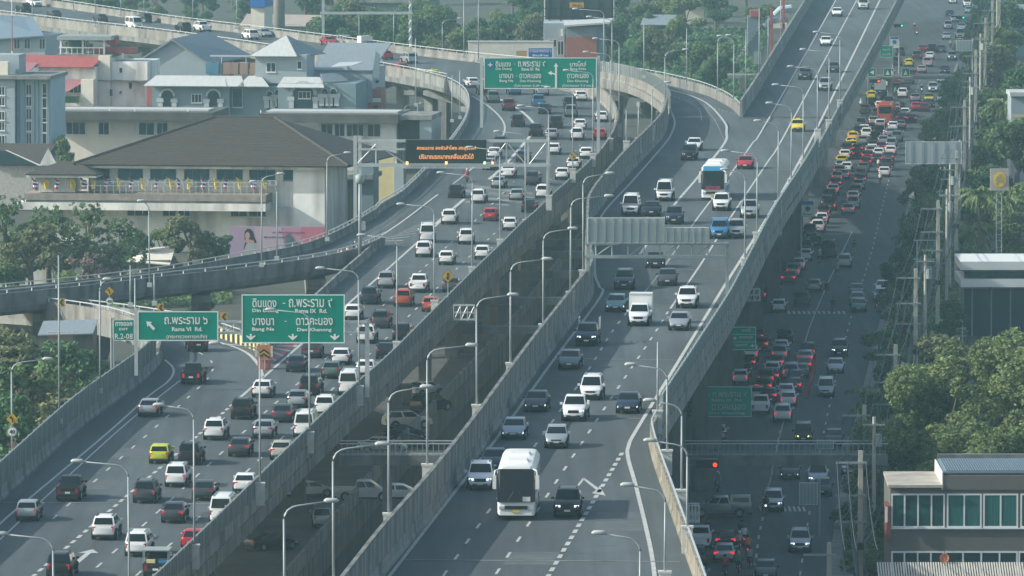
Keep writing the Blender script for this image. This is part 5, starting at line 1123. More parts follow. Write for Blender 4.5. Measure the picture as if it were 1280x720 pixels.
# cross beams between the decks
for k, (v, u0, u1, z) in enumerate(((315, 650, 742, 4.), (339, 642, 728, 4.), (372, 600, 715, 5.), (408, 560, 690, 3.4), (300, 668, 742, 5.))):
    a, b = P(u0, v, z), P(u1, v, z); t = thing('cross_beam', f'{["pale", "buff lit", "grey", "low grey", "upper pale"][k]} concrete cross beam in the gap between the two decks', 'concrete beam', (a.x, a.y, 0), 0, 'beams between the decks')
    MB().box(0, 0, z - .8, b.x - a.x, 1.2, z).obj('beam', CONC if k != 1 else CONCW, t)
    for x in (.6, b.x - a.x - .6): MB().box(x - .5, .1, 0, x + .5, 1.1, z - .82).obj('column', CONC, t)
# boxy concrete toilet-block things under the outbound deck
for u0, v0, u1, v1, vb, dep, m, lb in ((573, 404, 602, 430, 441, 5, CONCW, 'pale boxy concrete kiosk under the outbound deck'), (590, 382, 622, 398, 418, 4, BROWNP, 'brown low shed under the outbound deck'), (492, 483, 515, 515, 516, 1.5, CONCW, 'pale concrete wall block with black scrawl under the deck')):
    Y = P(640, vb, 0).y; a, b = PY(u0, v0, Y), PY(u1, vb, Y); t = thing('concrete_hut', lb, 'hut', (a.x, Y, 0)); MB().box(0, 0, 0, b.x - a.x, dep, a.z).obj('wall', m, t); MB().box(-.15, -.15, a.z, b.x - a.x + .15, dep + .15, a.z + .15).obj('roof', CONC, t)
    if 'scrawl' in lb:
        mb = MB()
        for i in range(7): x = .3 + i * .18; mb.tube([(x, -.01, .6 + .3 * (i % 2)), (x + .12, -.01, 1.1 + .25 * math.sin(i * 2)), (x + .2, -.01, .7)], .035, 4)
        mb.obj('scrawl', BLACK, t)
# steel access platforms on the deck sides
for u0, v0, u1, v1, z, lb in ((567, 382, 593, 401, 9, 'steel maintenance cage hanging on the outbound deck side'), (929, 362, 950, 377, 13, 'steel maintenance cage hanging on the inbound deck side'), (861, 632, 874, 654, 15, 'steel frame cage beside the buff parapet')):
    p = P(u0, v1, z); Y = p.y; s = pxm(Y); w, h = (u1 - u0) / s, (v1 - v0) / s; t = thing('access_cage', lb, 'steel cage', p)
    MB().box(0, 0, 0, w, 1.4, .1).obj('floor_plate', STEELD, t)
    mb = MB()
    for x in (0, w / 3, 2 * w / 3, w):
        for y in (0, 1.4): mb.tube([(x, y, 0), (x, y, h)], .04, 5)
    for z_ in (h / 2, h):
        for y in (0, 1.4): mb.tube([(0, y, z_), (w, y, z_)], .04, 5)
    for i in range(3): mb.tube([(w * i / 3, 0, 0), (w * (i + 1) / 3, 0, h)], .035, 4)
    mb.obj('cage_frame', STEEL, t)
# traffic camera mast at the gore
p = P(450, 322, 8.6); s = pxm(p.y); t = thing('camera_mast', 'grey mast with a domed camera standing at the joining gore', 'camera mast', p); h = 98 / s
MB().tube([(0, 0, 0), (0, 0, h)], [.2, .15], 10).obj('mast', LM, t, True); MB().tube([(0, 0, h - .5), (0, 0, h - .2), (0, 0, h + .4), (0, 0, h + .6)], [.2, .5, .5, .2], 12).obj('dome_camera', STEELD, t, True); MB().box(.15, -.1, 3, .6, .2, 4).obj('control_box', STEEL, t)
# ------------------------------------------------------------------ buildings
class Bld:
    def __init__(s, name, label, cat, vb, u0, Y=None):
        s.Y = P(640, vb, 0).y if Y is None else Y; a = PY(u0, vb, s.Y); s.c = Vector((a.x, s.Y, 0)); s.s = pxm(s.Y); s.t = thing(name, label, cat, s.c, rad(-7) if u0 < 500 and s.Y > 900 else 0.)
    def q(s, u, v, d=0.): p = PY(u, v, s.Y); return Vector((p.x - s.c.x, d, p.z))
    def bx(s, name, m, u0, v0, u1, v1, d0, d1, par=None):
        a, b = s.q(u0, v0), s.q(u1, v1); z0 = max(b.z, 0); o = MB().box(a.x, d0, z0, b.x, d1, a.z).obj(name, m, par or s.t); return o
    def poly(s, name, m, pts, th=.15, par=None):
        P_ = [s.q(u, v, d) for u, v, d in pts]; n = (P_[1] - P_[0]).cross(P_[2] - P_[0]).normalized() * th; return MB().prism(P_, n).obj(name, m, par or s.t)
    def window(s, u0, v0, u1, v1, d=0., nx=2, nz=1, frame=FRAME, glass=GLASS, e=.07, sill=True):
        a, b = s.q(u0, v0), s.q(u1, v1); mb = MB(); x0, x1, z0, z1 = a.x, b.x, b.z, a.z
        mb.box(x0, d - .06, z0, x1, d + .1, z0 + e); mb.box(x0, d - .06, z1 - e, x1, d + .1, z1); mb.box(x0, d - .06, z0 + e, x0 + e, d + .1, z1 - e); mb.box(x1 - e, d - .06, z0 + e, x1, d + .1, z1 - e)
        for i in range(1, nx): x = lerp(x0, x1, i / nx); mb.box(x - e / 2, d - .05, z0 + e, x + e / 2, d + .1, z1 - e)
        for i in range(1, nz): z = lerp(z0, z1, i / nz); mb.box(x0 + e, d - .045, z - e / 2, x1 - e, d + .1, z + e / 2)
        w = mb.obj('window', frame, s.t)
        for i in range(nx): MB().box(lerp(x0, x1, i / nx) + e * .5, d - .02, z0 + e * .6, lerp(x0, x1, (i + 1) / nx) - e * .5, d + .02, z1 - e * .6).obj('pane', glass, w)
        if sill: MB().box(x0 - .08, d - .16, z0 - .1, x1 + .08, d + .02, z0 - .012).obj('sill', frame, w)
        return w
    def ac(s, u, v, d=-.4):
        p = s.q(u, v, d); o = MB().box(p.x - .45, d, p.z - .33, p.x + .45, d + .35, p.z + .33).obj('air_conditioner', FRAME, s.t)
        MB().tube([(p.x - .08, d - .03, p.z), (p.x - .08, d - .005, p.z)], .27, 12).obj('fan_grille', STEELD, o)
# big hip-roofed hall
b = Bld('tiled_hall', 'long white hall under a broad brown tiled hip roof behind the trees', 'building', 325, 35, 960)
b.bx('wall', WHITE, 110, 207, 372, 262, 1.0, 20); b.bx('lower_wall', WHITE, 60, 256, 372, 330, .2, 20)
b.bx('end_wall', WHITE, 370, 207, 410, 330, 0., 20)
b.bx('terrace_edge', mat('brown_stone', (.26, .23, .2), .9, noise=.25, scale=1), 38, 239, 342, 247, -4.2, 1.2); b.bx('terrace_band', WHITE, 28, 250, 342, 259, -4.4, .4); b.bx('terrace_floor', CONCD, 40, 247.3, 342, 250, -4.1, 1.)
b.bx('eave_band', WHITE, 98, 204.5, 411, 208.5, -1.2, .6)
ev, rv = 205.5, 138
b.poly('roof', TILE, [(95, ev, -1.6), (442, ev, -1.6), (330, rv + 15, 11), (255, rv + 15, 11)], .2)
b.poly('roof_side', TILE, [(442, ev, -1.6), (470, ev, 24), (330, rv + 15, 11)], .2)
b.poly('roof_side', TILE, [(95, ev, 24), (95, ev, -1.6), (255, rv + 15, 11)], .2)
b.poly('roof_back', TILE, [(470, ev, 24), (95, ev, 24), (255, rv + 15, 11), (330, rv + 15, 11)], .2)
mb = MB()
for u0, v0, d0, u1, v1, d1 in ((442, ev, -1.6, 330, rv + 15, 11), (255, rv + 15, 11, 330, rv + 15, 11), (95, ev, -1.6, 255, rv + 15, 11)): mb.tube([b.q(u0, v0 - 2.4, d0), b.q(u1, v1 - 2.4, d1)], .22, 6)
mb.obj('ridge_cap', TILE, b.t)
mb = MB()
for k in range(26):                                    # tile courses as low steps up the front slope
    t_ = (k + .5) / 26; p0 = b.q(lerp(95, 255, t_) + 2, lerp(ev, rv + 15, t_) - 2.2, lerp(-1.6, 11, t_)); p1 = b.q(lerp(442, 330, t_) - 2, lerp(ev, rv + 15, t_) - 2.2, lerp(-1.6, 11, t_)); mb.tube([p0, p1], .07, 4)
tag(mb.obj('tile_course', TILE, b.t), kind='stuff')
b.bx('porch_wall', WHITE, 54, 219, 100, 238, -3., 2.)
b.poly('porch_roof', TILE, [(40, 216, -4.5), (130, 216, -4.5), (98, 202, -.5), (78, 202, -.5)], .15); b.poly('porch_roof', TILE, [(130, 216, -4.5), (135, 216, 3), (98, 202, -.5)], .15); b.bx('porch_band', WHITE, 41, 216, 129, 219, -4.3, 1.)
for u0, u1, n in ((147, 179, 2), (188, 221, 2), (231, 263, 3), (272, 305, 3), (313, 346, 3), (120, 137, 1), (356, 371, 1)): b.window(u0, 210.5, u1, 223.5, 1.0, n, 1, GREYB, mat('blue_glass', (.02, .09, .14), .1, spec=.6), .06)
for u in (184, 213, 227, 240, 268, 330, 338, 346, 140): b.ac(u, 226)
for u0, u1, n in ((160, 190, 3), (205, 222, 2), (225, 240, 2), (291, 312, 2), (314, 336, 2)): b.window(u0, 258.8, u1, 269, .2, n, 1, FRAME)
mb = MB(); p0, p1 = b.q(118, 224, -3.9), b.q(342, 224, -3.9)
for z in (p0.z, p0.z - .5): mb.tube([(p0.x, -3.9, z), (p1.x, -3.9, z)], .035, 5)
for i in range(29): x = lerp(p0.x, p1.x, i / 28); mb.tube([(x, -3.9, p0.z), (x, -3.9, p0.z - 1.4)], .03, 4)
mb.obj('terrace_rail', STEEL, b.t)
HALL = b
# flags along the terrace
THAI = None
def flag(u, kind, k):
    v0, v1 = 222 if kind == 'y' else 223, 234; p = PY(u, 238, HALL.Y) + Vector((0, -4.05, 0)); s = HALL.s
    nm = {'y': 'yellow', 't': 'striped'}[kind]
    side = ['nearest the porch', 'beside the white porch wall', 'past the porch corner', 'below the first blue window', 'under the blue window', 'between two air conditioners', 'below the middle windows', 'under the gridded window', 'by the last air conditioner', 'at the terrace end'][min(k // 2, 9)]
    t = thing('terrace_flag', f'{nm} flag drooping on the hall terrace {side}', 'flag', p, R.uniform(-.2, .2), 'flags along the hall terrace')
    MB().tube([(0, 0, 0), (.25, -.4, 2.0)], .025, 5).obj('pole', LM, t)
    w, h, g = 1.25, 1.45, 6; cols = [SIGNY] if kind == 'y' else [mat('flag_red', (.4, .03, .07), .8), SIGNW, mat('flag_blue', (.05, .06, .25), .8)]; mb = MB(); lean = R.uniform(-.5, .8)
    for i in range(g):
        for j in range(5):
            f = lambda a, c: (.22 + a * w * (.3 + .5 * abs(lean)) + .12 * math.sin(a * 7 + c * 3) + lean * .3 * c, -.36 + .1 * math.sin(a * 9), 1.9 - c * h * (1 - .25 * a) - a * .35)
            mb.poly([f(i / g, j / 5), f((i + 1) / g, j / 5), f((i + 1) / g, (j + 1) / 5), f(i / g, (j + 1) / 5)], 0 if kind == 'y' else [0, 1, 2, 1, 0][j])
    mb.obj('cloth', [mat('flag_yellow', (.62, .48, .08), .8)] if kind == 'y' else cols, t)
for k, u in enumerate((40, 53, 69, 84, 100, 112, 130, 146, 162, 175, 192, 207, 220, 234, 251, 264, 278, 294, 312, 325)): flag(u, 'ty'[k % 2], k)
# pink advertising banner
Yp = HALL.Y - 14
t, c = board('advertising_banner', 'long pink and lilac banner with a long-haired woman below the white hall', 'banner', Yp, 287, 283, 406, 322, mat('banner_pink', (.5, .27, .36), .7), None)
for u0, u1, m in ((287, 318, mat('banner_lilac', (.42, .3, .42), .7)), (318, 352, mat('banner_pale', (.5, .4, .46), .7)), (376, 406, mat('banner_rose', (.55, .17, .24), .7))): flat(t, Yp, [(u0, 284), (u1 - .1, 284), (u1 + 6 if u1 < 400 else u1 - .1, 321), (u0, 321)], m, c, 'print_area', -.08 if u0 != 318 else -.084, .01)
sk = mat('print_skin', (.5, .33, .28), .7); hr = mat('print_hair', (.035, .025, .03), .7); dr = mat('print_dress', (.4, .42, .4), .7)
e = lambda cx, cy, rx, ry, n=14: [(cx + rx * math.cos(2 * math.pi * i / n), cy + ry * math.sin(2 * math.pi * i / n)) for i in range(n)]
flat(t, Yp, [(305.5, 296), (306, 289), (309, 285.8), (313, 286), (316.5, 290), (318, 296), (321, 303), (318.5, 304), (314, 302), (308.5, 303), (305.5, 310), (304, 312), (306.5, 303)], hr, c, 'printed_hair', -.1, .01)
flat(t, Yp, [(309, 303), (317, 301), (319.5, 308), (320, 320), (307, 320), (306, 311)], dr, c, 'printed_dress', -.104, .01); flat(t, Yp, e(309.3, 294.6, 3, 4.6), sk, c, 'printed_face', -.115, .01); flat(t, Yp, [(307.5, 298), (310, 298.5), (317.5, 301), (318, 303.5), (310, 303.5), (305.6, 302.5)], sk, c, 'printed_arm', -.12, .01)
put_text(t, Yp, 'สวยใส มั่นใจ ทุกวัน', 360, 290.5, 40, 3.2, mat('print_red', (.4, .06, .12), .7), c); put_text(t, Yp, 'ผิวเนียนนุ่ม', 345, 296.5, 30, 3.2, mat('print_plum', (.16, .06, .12), .7), c)
flat(t, Yp, [(357, 314), (357, 294), (362, 292), (366, 298), (372, 304), (380, 305), (366, 311)], mat('print_slate', (.1, .14, .17), .7), c, 'print_dark_shape', -.118, .01)
mb = MB()
for x in (-5, -2, 1, 4): mb.box(x - .08, .15, -c.z, x + .08, .3, 3)
mb.obj('support', STEELD, t)
SLAB = mat('dark_roof_edge', (.085, .085, .08), .9, noise=.3, scale=.6)
# long low building behind the hall
b = Bld('long_office', 'long low building with a flat parapet roof behind the tiled hall', 'building', 250, 42, 1060)
b.bx('wall', CREAM, 65, 148, 240, 260, 0, 10); b.bx('roof_slab', SLAB, 42, 138, 272, 148, -2.5, 12); b.bx('roof_strip', TINR, 70, 136, 262, 139, 1, 6); b.bx('wall', WHITE, 400, 150, 500, 260, 0, 10); b.bx('roof_slab', SLAB, 330, 139, 505, 150, -2.5, 12); b.bx('roof_strip', TINR, 335, 137, 500, 140.5, 1, 6)
for u0, u1 in ((83, 108), (124, 138), (175, 195), (198, 212), (405, 420), (422, 435), (437, 459), (463, 480)): b.window(u0, 152, u1, 168, 0., 3 if u1 - u0 > 20 else 2, 1, FRAME)
b.bx('garage_recess', SIGNK, 505, 148, 530, 178, 1, 8); b.bx('garage_wall', GREYW, 530, 142, 545, 190, -1, 9); b.bx('garage_roof', CONC, 502, 140, 546, 146, -1.5, 9)
for u in (139, 171, 238, 330): mb = MB(); p = b.q(u, 166, -.3); mb.tube([(p.x, -.3, p.z), (p.x, -.3, p.z + 3.4)], .09, 6); mb.obj('pipe', FRAME, b.t)
# arched blue-grey building with turrets
b = Bld('arched_building', 'blue-grey building with white arches and pale metal turret roofs', 'building', 228, 183, 1118)
b.bx('wall', GREYB, 190, 107, 288, 150, 0, 12); b.bx('wall', GREYB, 288, 107, 352, 150, 1.4, 12); b.bx('wall', GREYB, 352, 102, 450, 150, -2, 12); b.bx('red_end_wall', REDR, 183, 107, 190, 132, .4, 8)
b.bx('turret_wall', GREYW, 318, 68, 383, 104, 2, 10)
b.poly('turret_roof', TINR, [(312, 70.5, 1), (372, 70.5, 1), (352, 46, 6)], .12); b.poly('turret_roof', SLATE, [(372, 70.5, 1), (395, 70.5, 11), (352, 46, 6)], .12); b.poly('turret_roof', SLATE, [(312, 70.5, 11), (312, 70.5, 1), (352, 46, 6)], .12)  # one roof: pale front and slate sides paint its lit and shaded faces
for (u0, u1, ua, ub, dd) in ((181, 288, 192, 279, 0), (286, 309, 279, 300, 0), (300, 340, 309, 325, 0), (352, 412, 356, 402, -2)):
    b.poly('eave_roof', TINR, [(u0, 107.5, dd - 1.3), (u1, 107.5, dd - 1.3), (ub, 96, dd + 2.4), (ua, 96, dd + 2.4)], .12)
b.poly('eave_roof', SLATE, [(410, 101, -3.3), (436, 101, 2), (420, 92, 4), (402, 92, .4)], .12)  # side of the eaves in slate: its shade put into the colour
def arch(u, v0, r, d):                                  # white arch surround over a dark opening
    p = b.q(u, v0, d); R0 = r / b.s; mb = MB(); n = 12
    for i in range(n):
        a0, a1 = math.pi * i / n, math.pi * (i + 1) / n; k = 1.32
        f = lambda a, q, y: (p.x + R0 * q * math.cos(a), y, p.z + R0 * q * math.sin(a))
        mb.hexa([f(a0, 1, d - .22), f(a1, 1, d - .22), f(a1, 1, d), f(a0, 1, d), f(a0, k, d - .22), f(a1, k, d - .22), f(a1, k, d), f(a0, k, d)])
    for sx in (-1, 1): mb.box(p.x + sx * R0 * 1.2 - .5, d - .26, p.z - .9, p.x + sx * R0 * 1.2 + .5, d - .005, p.z - .35); mb.box(p.x + sx * R0 * 1.16 - .35, d - .2, p.z - 2.1, p.x + sx * R0 * 1.16 + .35, d - .004, p.z - .95)
    a = mb.obj('arch_surround', mat('pale_stone', (.42, .47, .48), .8, noise=.1, scale=1), b.t); m2 = MB(); m2.prism([(p.x + R0 * math.cos(math.pi * i / n), d - .03, p.z + R0 * math.sin(math.pi * i / n)) for i in range(n + 1)] + [(p.x - R0, d - .03, p.z - 2.4), (p.x + R0, d - .03, p.z - 2.4)], (0, .02, 0)); m2.obj('arch_opening', GLASS, a)
for u, v, r, d in ((209.5, 120, 7.5, 0), (268, 120, 7.5, 0), (337, 117, 3.2, 1.4), (347, 115, 3.2, 1.4), (384, 116, 13, -2), (411, 112, 3.5, -2), (422, 112, 3.5, -2)): arch(u, v, r, d)
b.window(240, 117, 253, 128, 0, 3); b.window(378, 112, 393, 121, -2.1, 3); b.window(290, 110, 303, 134, 1.3, 1, 1, FRAME, GLASSG); b.window(332, 78, 344, 90, 2, 2); b.window(371, 76, 377, 86, 2, 1)
b.poly('back_roof', SLATE, [(380, 92, 10), (456, 92, 10), (466, 62, 22), (385, 62, 22)], .2); b.bx('back_wall', GREYW, 380, 90, 456, 130, 10.2, 24); b.poly('gable', GREYB, [(456, 100, 9.8), (466, 100, 9.8), (466, 70, 9.8), (461, 66, 9.8)], .3)
b.poly('lean_roof', TINR, [(412, 84, 3), (440, 82, 3), (448, 79, 7), (418, 80, 7)], .1)
TANKB = mat('tank_blue', (.06, .17, .25), .6)
for u, m in ((259, TANKB), (265, TANKB), (281, BROWNP), (290, BROWNP), (302, BROWNP), (315, BROWNP)): p = b.q(u, 92, 3); b_ = MB().box(p.x - .6, 3, p.z - .2, p.x + .6, 4.4, p.z + 1.5).obj('roof_tank', m, b.t)
b.bx('pergola_beam', STEEL, 258, 70, 330, 72, 4, 4.3); b.bx('pergola_post', STEEL, 272, 72, 273, 92, 4, 4.2); b.bx('pergola_post', STEEL, 303, 72, 304, 92, 4, 4.2)
# gabled warehouse
b = Bld('gabled_warehouse', 'pale grey gabled warehouse with a dark slate roof', 'building', 205, 172, 1160)
b.poly('gable_wall', GREYW, [(173, 130, 0), (262, 130, 0), (262, 78, 0), (216, 49.5, 0), (173, 76, 0)], -12); b.poly('roof', SLATE, [(264, 79, -.6), (216, 48, -.6), (226, 48, 26), (284, 79, 26)], .25); b.poly('roof', SLATE, [(216, 48, -.6), (168, 78, -.6), (176, 78, 26), (226, 48, 26)], .25)
b.bx('verge', FRAME, 172, 110, 263, 111, -.1, .1)
# white building with red roof and roof terrace
b = Bld('white_townhouse', 'white town house with a red metal roof and covered roof terrace', 'building', 225, 40, 1125)
b.bx('wall', WHITE, 48, 83, 121, 150, 0, 12); b.bx('wall', CREAM, 121, 70, 136, 150, 2, 14); b.bx('wing_wall', WHITE, 136, 78, 182, 150, 3, 14); b.bx('wall', CREAM, 105, 98, 121, 150, -2, 0)
b.poly('roof', REDR, [(22, 84, -1), (118, 84, -1), (125, 73, 3.5), (22, 70, 3.5)], .12); b.poly('awning', PINKR, [(65, 117.5, -4), (83, 118, -4), (110, 100, -.1), (65, 99, -.1)], .1); b.poly('side_awning', PINKR, [(23, 90, -3), (40, 90, -3), (48, 79, 0), (23, 79, 0)], .1)
for u in (69, 97, 124): b.bx('terrace_post', FRAME, u, 49, u + 2.4, 71, 4, 4.3)
b.bx('terrace_roof', STEELD, 67, 46, 136, 51, 3, 9); b.bx('terrace_back', GLASSG, 74, 52, 96, 70, 8, 8.3); b.bx('terrace_wall', REDR, 126, 48, 137, 58, 6, 9); b.bx('terrace_rail', FRAME, 68, 60, 126, 61.5, 3.9, 4); b.bx('red_ledge', REDR, 110, 61.5, 160, 68, 5.5, 10); b.bx('terrace_floor', CONC, 66, 69, 136, 73, 3.4, 12)
for k in range(8): b.bx('baluster', FRAME, 70 + k * 7, 61.5, 70.8 + k * 7, 70, 3.92, 3.98)
for u0, v0, u1, v1 in ((135, 111, 140, 121), (146, 114, 150, 118), (158, 103, 163, 112), (146, 85, 150.5, 92)): b.window(u0, v0, u1, v1, 2.98 if u0 > 136 else 1.95, 1)
b.window(87, 104, 104, 116, -.05, 3); b.bx('ledge', CONC, 105, 100.5, 182, 101.5, 1.6, 3); b.bx('planter', LEAF['dark'], 78, 119, 103, 127, -3, -2)
# pale blue block at the edge
b = Bld('blue_block', 'pale blue three-storey block with ribbed walls and a flat roof', 'building', 262, -40, 1035)
b.bx('wall', GREYW, -40, 99, 20, 262, 0, 12); b.bx('side_wing', mat('pale_blue_render', (.33, .44, .49), .8, noise=.08, scale=.5), 20, 97, 64, 262, 1.2, 12); b.bx('roof_slab', CONC, -42, 94, 66, 98.5, -.6, 12.5); b.bx('stair_head', GREYW, -20, 70, 18, 94, 4, 9); b.bx('water_tank', CREAM, -4, 78, 7, 94, 2, 3.5)
for v in (108, 121, 139, 152, 169): b.window(-1, v, 7, v + 11, 0, 2); b.window(31.5, v - 3, 39, v + 12, 1.2, 2); b.window(52, v - 4, 58, v + 14, 1.2, 1)
for u in (23, 30, 42, 47, 60): b.bx('rib', GREYW, u, 99, u + 1, 262, 1.0, 1.18)
p = P(16, 240, 0); t = thing('radio_mast', 'thin red and white radio mast rising beside the pale blue block', 'mast', p); s = pxm(p.y)
for i in range(6): MB().tube([(0, 0, i * 5), (0, 0, i * 5 + 5)], [.16 - i * .018, .142 - i * .018], 6).obj('section', [REDR, FRAME][i % 2], t)
# blue-roofed shed and other small roofs
b = Bld('blue_roofed_shed', 'grey shed with a wide blue metal roof under the viaduct', 'building', 175, -30, 1215)
b.bx('wall', GREYW, -30, 46, 58, 175, 0, 16); b.poly('roof', BLUER, [(-35, 52, -1), (58, 45, -1), (22, 27, 14), (-35, 24, 14)], .2)
for u in (18, 31, 50): b.window(u, 48, u + 8, 61, 0, 2, sill=False)
b = Bld('white_cottage', 'small white house with a brown roof and glazed gable beside the tiled hall', 'building', 262, -10, 1000)
b.bx('wall', mat('speckled_wall', (.36, .35, .33), .9, noise=.25, scale=3), -12, 207, 45, 262, 0, 8); b.poly('roof', TILE, [(-12, 206, -.5), (52, 206, -.5), (62, 184, 6), (-12, 184, 6)], .2); b.poly('gable', WHITE, [(52, 206, -.8), (74, 204, -.8), (63, 184, -.8)], .3); b.poly('front_gable', GLASS, [(-12, 205, -.7), (50, 205, -.7), (10, 188, -.7), (-12, 186, -.7)], .12)
b.poly('gable_trim', FRAME, [(8, 187, -.9), (11, 187, -.9), (55, 206, -.9), (51, 206, -.9)], .1)
b = Bld('red_kiosk', 'low pink-brown kiosk with a white stripe and leafy rooftop planter', 'building', 205, 426, 1125)
b.bx('wall', BRICKR, 427, 111, 477, 205, 0, 5); b.bx('white_band', FRAME, 430, 122.2, 476.7, 127.5, -.05, .02); b.bx('yellow_pillar', YEL, 423, 122, 429, 136, -.6, .2); b.bx('door', SIGNK, 467, 131, 473, 140, -.04, .1)
for i in range(26): pass
b = Bld('brick_tower_block', 'red and slate tower block with a sloped pale roof beyond the ramp', 'building', 150, 706, 1260)
b.bx('lower_wall', BRICKR, 708, 46, 746, 150, 0, 14); b.bx('upper_wall', SLATE, 708, 33, 746, 46.2, .15, 14); b.bx('side_wall', GREYB, 746, 32, 757, 150, .4, 14); b.poly('roof', TINR, [(705, 33.5, -1), (762, 29.5, -1), (768, 28, 10), (705, 31, 10)], .3)
b.bx('annexe_wall', GREYW, 680, 30, 706, 150, 3, 12); b.window(686, 50, 696, 60, 3, 2, sill=False); b.window(697, 52, 705, 70, 3, 2, sill=False); b.bx('white_board', FRAME, 701, 37, 704, 46, 2.6, 2.9)
# dark billboard frame
Yb = 1290; t, c = board('billboard', 'big dark billboard structure seen above the red tower block', 'billboard', Yb, 680, -20, 768, 26, mat('billboard_dark', (.04, .06, .065), .7), .2)
flat(t, Yb, [(712, 3), (730, 3), (730, 9.5), (712, 9.5)], mat('ochre_panel', (.55, .33, .06), .6), c, 'ochre_panel', -.3); put_text(t, Yb, 'ให้เช่า', 721, 6.3, 12, 3.5, SIGNK, c, 'lettering', -.34)
for u in (686, 700, 715, 730, 748, 764): flat(t, Yb, [(u, -18), (u + 1.2, -18), (u + 1.2, 34), (u, 34)], SIGNK, c, 'strut', -.2, .2)
for v in (10, 20): flat(t, Yb, [(680, v), (768, v), (768, v + .8), (680, v + .8)], SIGNK, c, 'girder', -.24, .1)
# white wall beyond the bend
b = Bld('white_hoarding_wall', 'long white hoarding wall running along the far side of the viaduct', 'wall', 115, 584, 1235); b.bx('wall', CREAM, 585, 52, 692, 115, 0, .4); b.bx('coping', FRAME, 584.5, 51, 692.5, 52.3, -.1, .5)
# overhead lattice masts and beam behind the viaduct
t, c = gantry('grey lattice masts with a long beam behind the curving viaduct', P(640, 95, 0).y, [(404, 95, -20, .5), (513, 95, -12, .6)], [(400, 15, 516, 18)], [(511 + 3 * (i % 2), 60 - 5 * i, 514 - 3 * (i % 2), 55 - 5 * i) for i in range(14)], 'lattice_mast')
t = thing('concrete_pylon', 'thick pale concrete pylon standing behind the turret roof', 'pylon', P(349, 92, 0)); MB().tube([(0, 0, 0), (0, 0, 30)], [1.15, 1.0], 14).obj('shaft', CONCW, t, True)
b = Bld('far_long_roof', 'long low buff roof among the trees beyond the viaduct', 'building', 70, 300, 1480); b.bx('wall', GREYW, 320, 30, 376, 70, 0, 8); b.poly('roof', mat('buff_roof', (.36, .3, .26), .8, noise=.1, scale=.5), [(300, 33, -1), (396, 33, -1), (396, 22, 9), (300, 21, 9)], .2); b.bx('green_board', SIGNGD, 325, 19, 337, 32, -1.4, -1.2)
b = Bld('far_dark_hall', 'wide dark hall behind the treetops beyond the viaduct', 'building', 75, 420, 1560); b.bx('wall', SLATE, 420, 2, 535, 75, 0, 20); b.bx('roof_edge', CONC, 418, -1, 537, 3, -1, 20)
b = Bld('far_blue_shop', 'pale shop with blue fascia at the far end of the viaduct', 'building', 95, 300, 1420); b.bx('wall', CREAM, 314, 9, 331, 95, 0, 10); b.bx('fascia', SIGNB, 313, -4, 332, 9, -.5, 10)
b = Bld('small_white_house', 'small white house with a dark red roof among the far trees', 'building', 30, 850); b.bx('wall', CREAM, 853, 4, 880, 30, 0, 8); b.poly('roof', mat('dark_red_roof', (.25, .06, .06), .8), [(846, 6, -1), (884, 6, -1), (878, -6, 4), (854, -6, 4)], .2)
b = Bld('old_tin_house', 'low house with a rusty dark tin roof between far trees', 'building', 58, 795); b.bx('wall', CONCD, 803, 32, 850, 58, 0, 8); b.poly('roof', SLATE, [(800, 32, -1), (852, 32, -1), (846, 21, 6), (806, 21, 6)], .2)
# elevated station bits by the straight deck
b = Bld('stair_tower', 'red and grey stair tower with blue pipes beside the straight deck', 'building', 165, 915, 1330)
b.bx('slab', CONC, 901, 94, 950, 98, 0, 6); b.bx('red_panel', REDR, 938, 13, 950, 21, 0, 3); b.bx('panel', BLUER, 935, 21, 950, 70, 1, 4); b.bx('pier', CONCD, 925, 98, 935, 165, 0, 3); b.bx('buff_slab', CREAM, 965, 30, 984, 35, 0, 5); b.bx('red_column', REDR, 963, 10, 966, 70, 0, .8); b.bx('red_column', REDR, 978, -5, 981, 60, 0, .8); b.bx('lower_slab', CONC, 965, 52, 982, 56, 0, 5); b.bx('sign_box', STEELD, 942, 64, 951, 80, -1, -.7)
mb = MB(); mb.tube([b.q(955, 34, 1), b.q(962, 26, 1), b.q(985, 24, 1)], .55, 8); mb.tube([b.q(968, 20, 2), b.q(976, 12, 2), b.q(990, 10, 2)], .55, 8); mb.obj('pipe', mat('pale_blue_pipe', (.35, .5, .55), .5), b.t)
mb = MB(); 
for i in range(14): p0 = b.q(918 + i * 2.6, 80 - i * 4, 0); mb.box(p0.x, 0, p0.z, p0.x + .5, 3, p0.z + .25)
mb.obj('stair_flight', CONCD, b.t)
# grey office block in front
b = Bld('grey_office', 'modern taupe office block with white-framed green windows and a ribbed roof', 'building', 800, 1105)
b.bx('wall', TAUPE, 1113, 609, 1400, 805, 0, 9.6); b.poly('terrace_roof', mat('dusty_slab', (.36, .33, .28), .9, noise=.3, scale=.5), [(1110, 609, -.4), (1178.5, 609, -.4), (1178.5, 609, 9.6), (1112, 609, 9.6)], .2); b.bx('upper_block', TAUPE, 1178, 594, 1400, 612, -.12, 9.6)
b.poly('ribbed_roof', BLUER, [(1180, 592, .2), (1400, 592, .2), (1400, 592, 9.5), (1181, 592, 9.5)], .15); b.bx('parapet', CONCD, 1181, 584, 1400, 594, 9.62, 10.2); b.bx('edge_trim', FRAME, 1177.2, 590, 1178.6, 612, -.16, 9.5); b.bx('red_side_panel', mat('dull_red_panel', (.16, .05, .04), .7), 1108, 632, 1113, 676, -.3, 3)
mb = MB()
for i in range(70): p = b.q(1183 + i * 3.1, 592, .3); mb.box(p.x, .3, p.z + .1, p.x + .06, 9.4, p.z + .24)
tag(mb.obj('roof_rib', BLUER, b.t), kind='stuff')
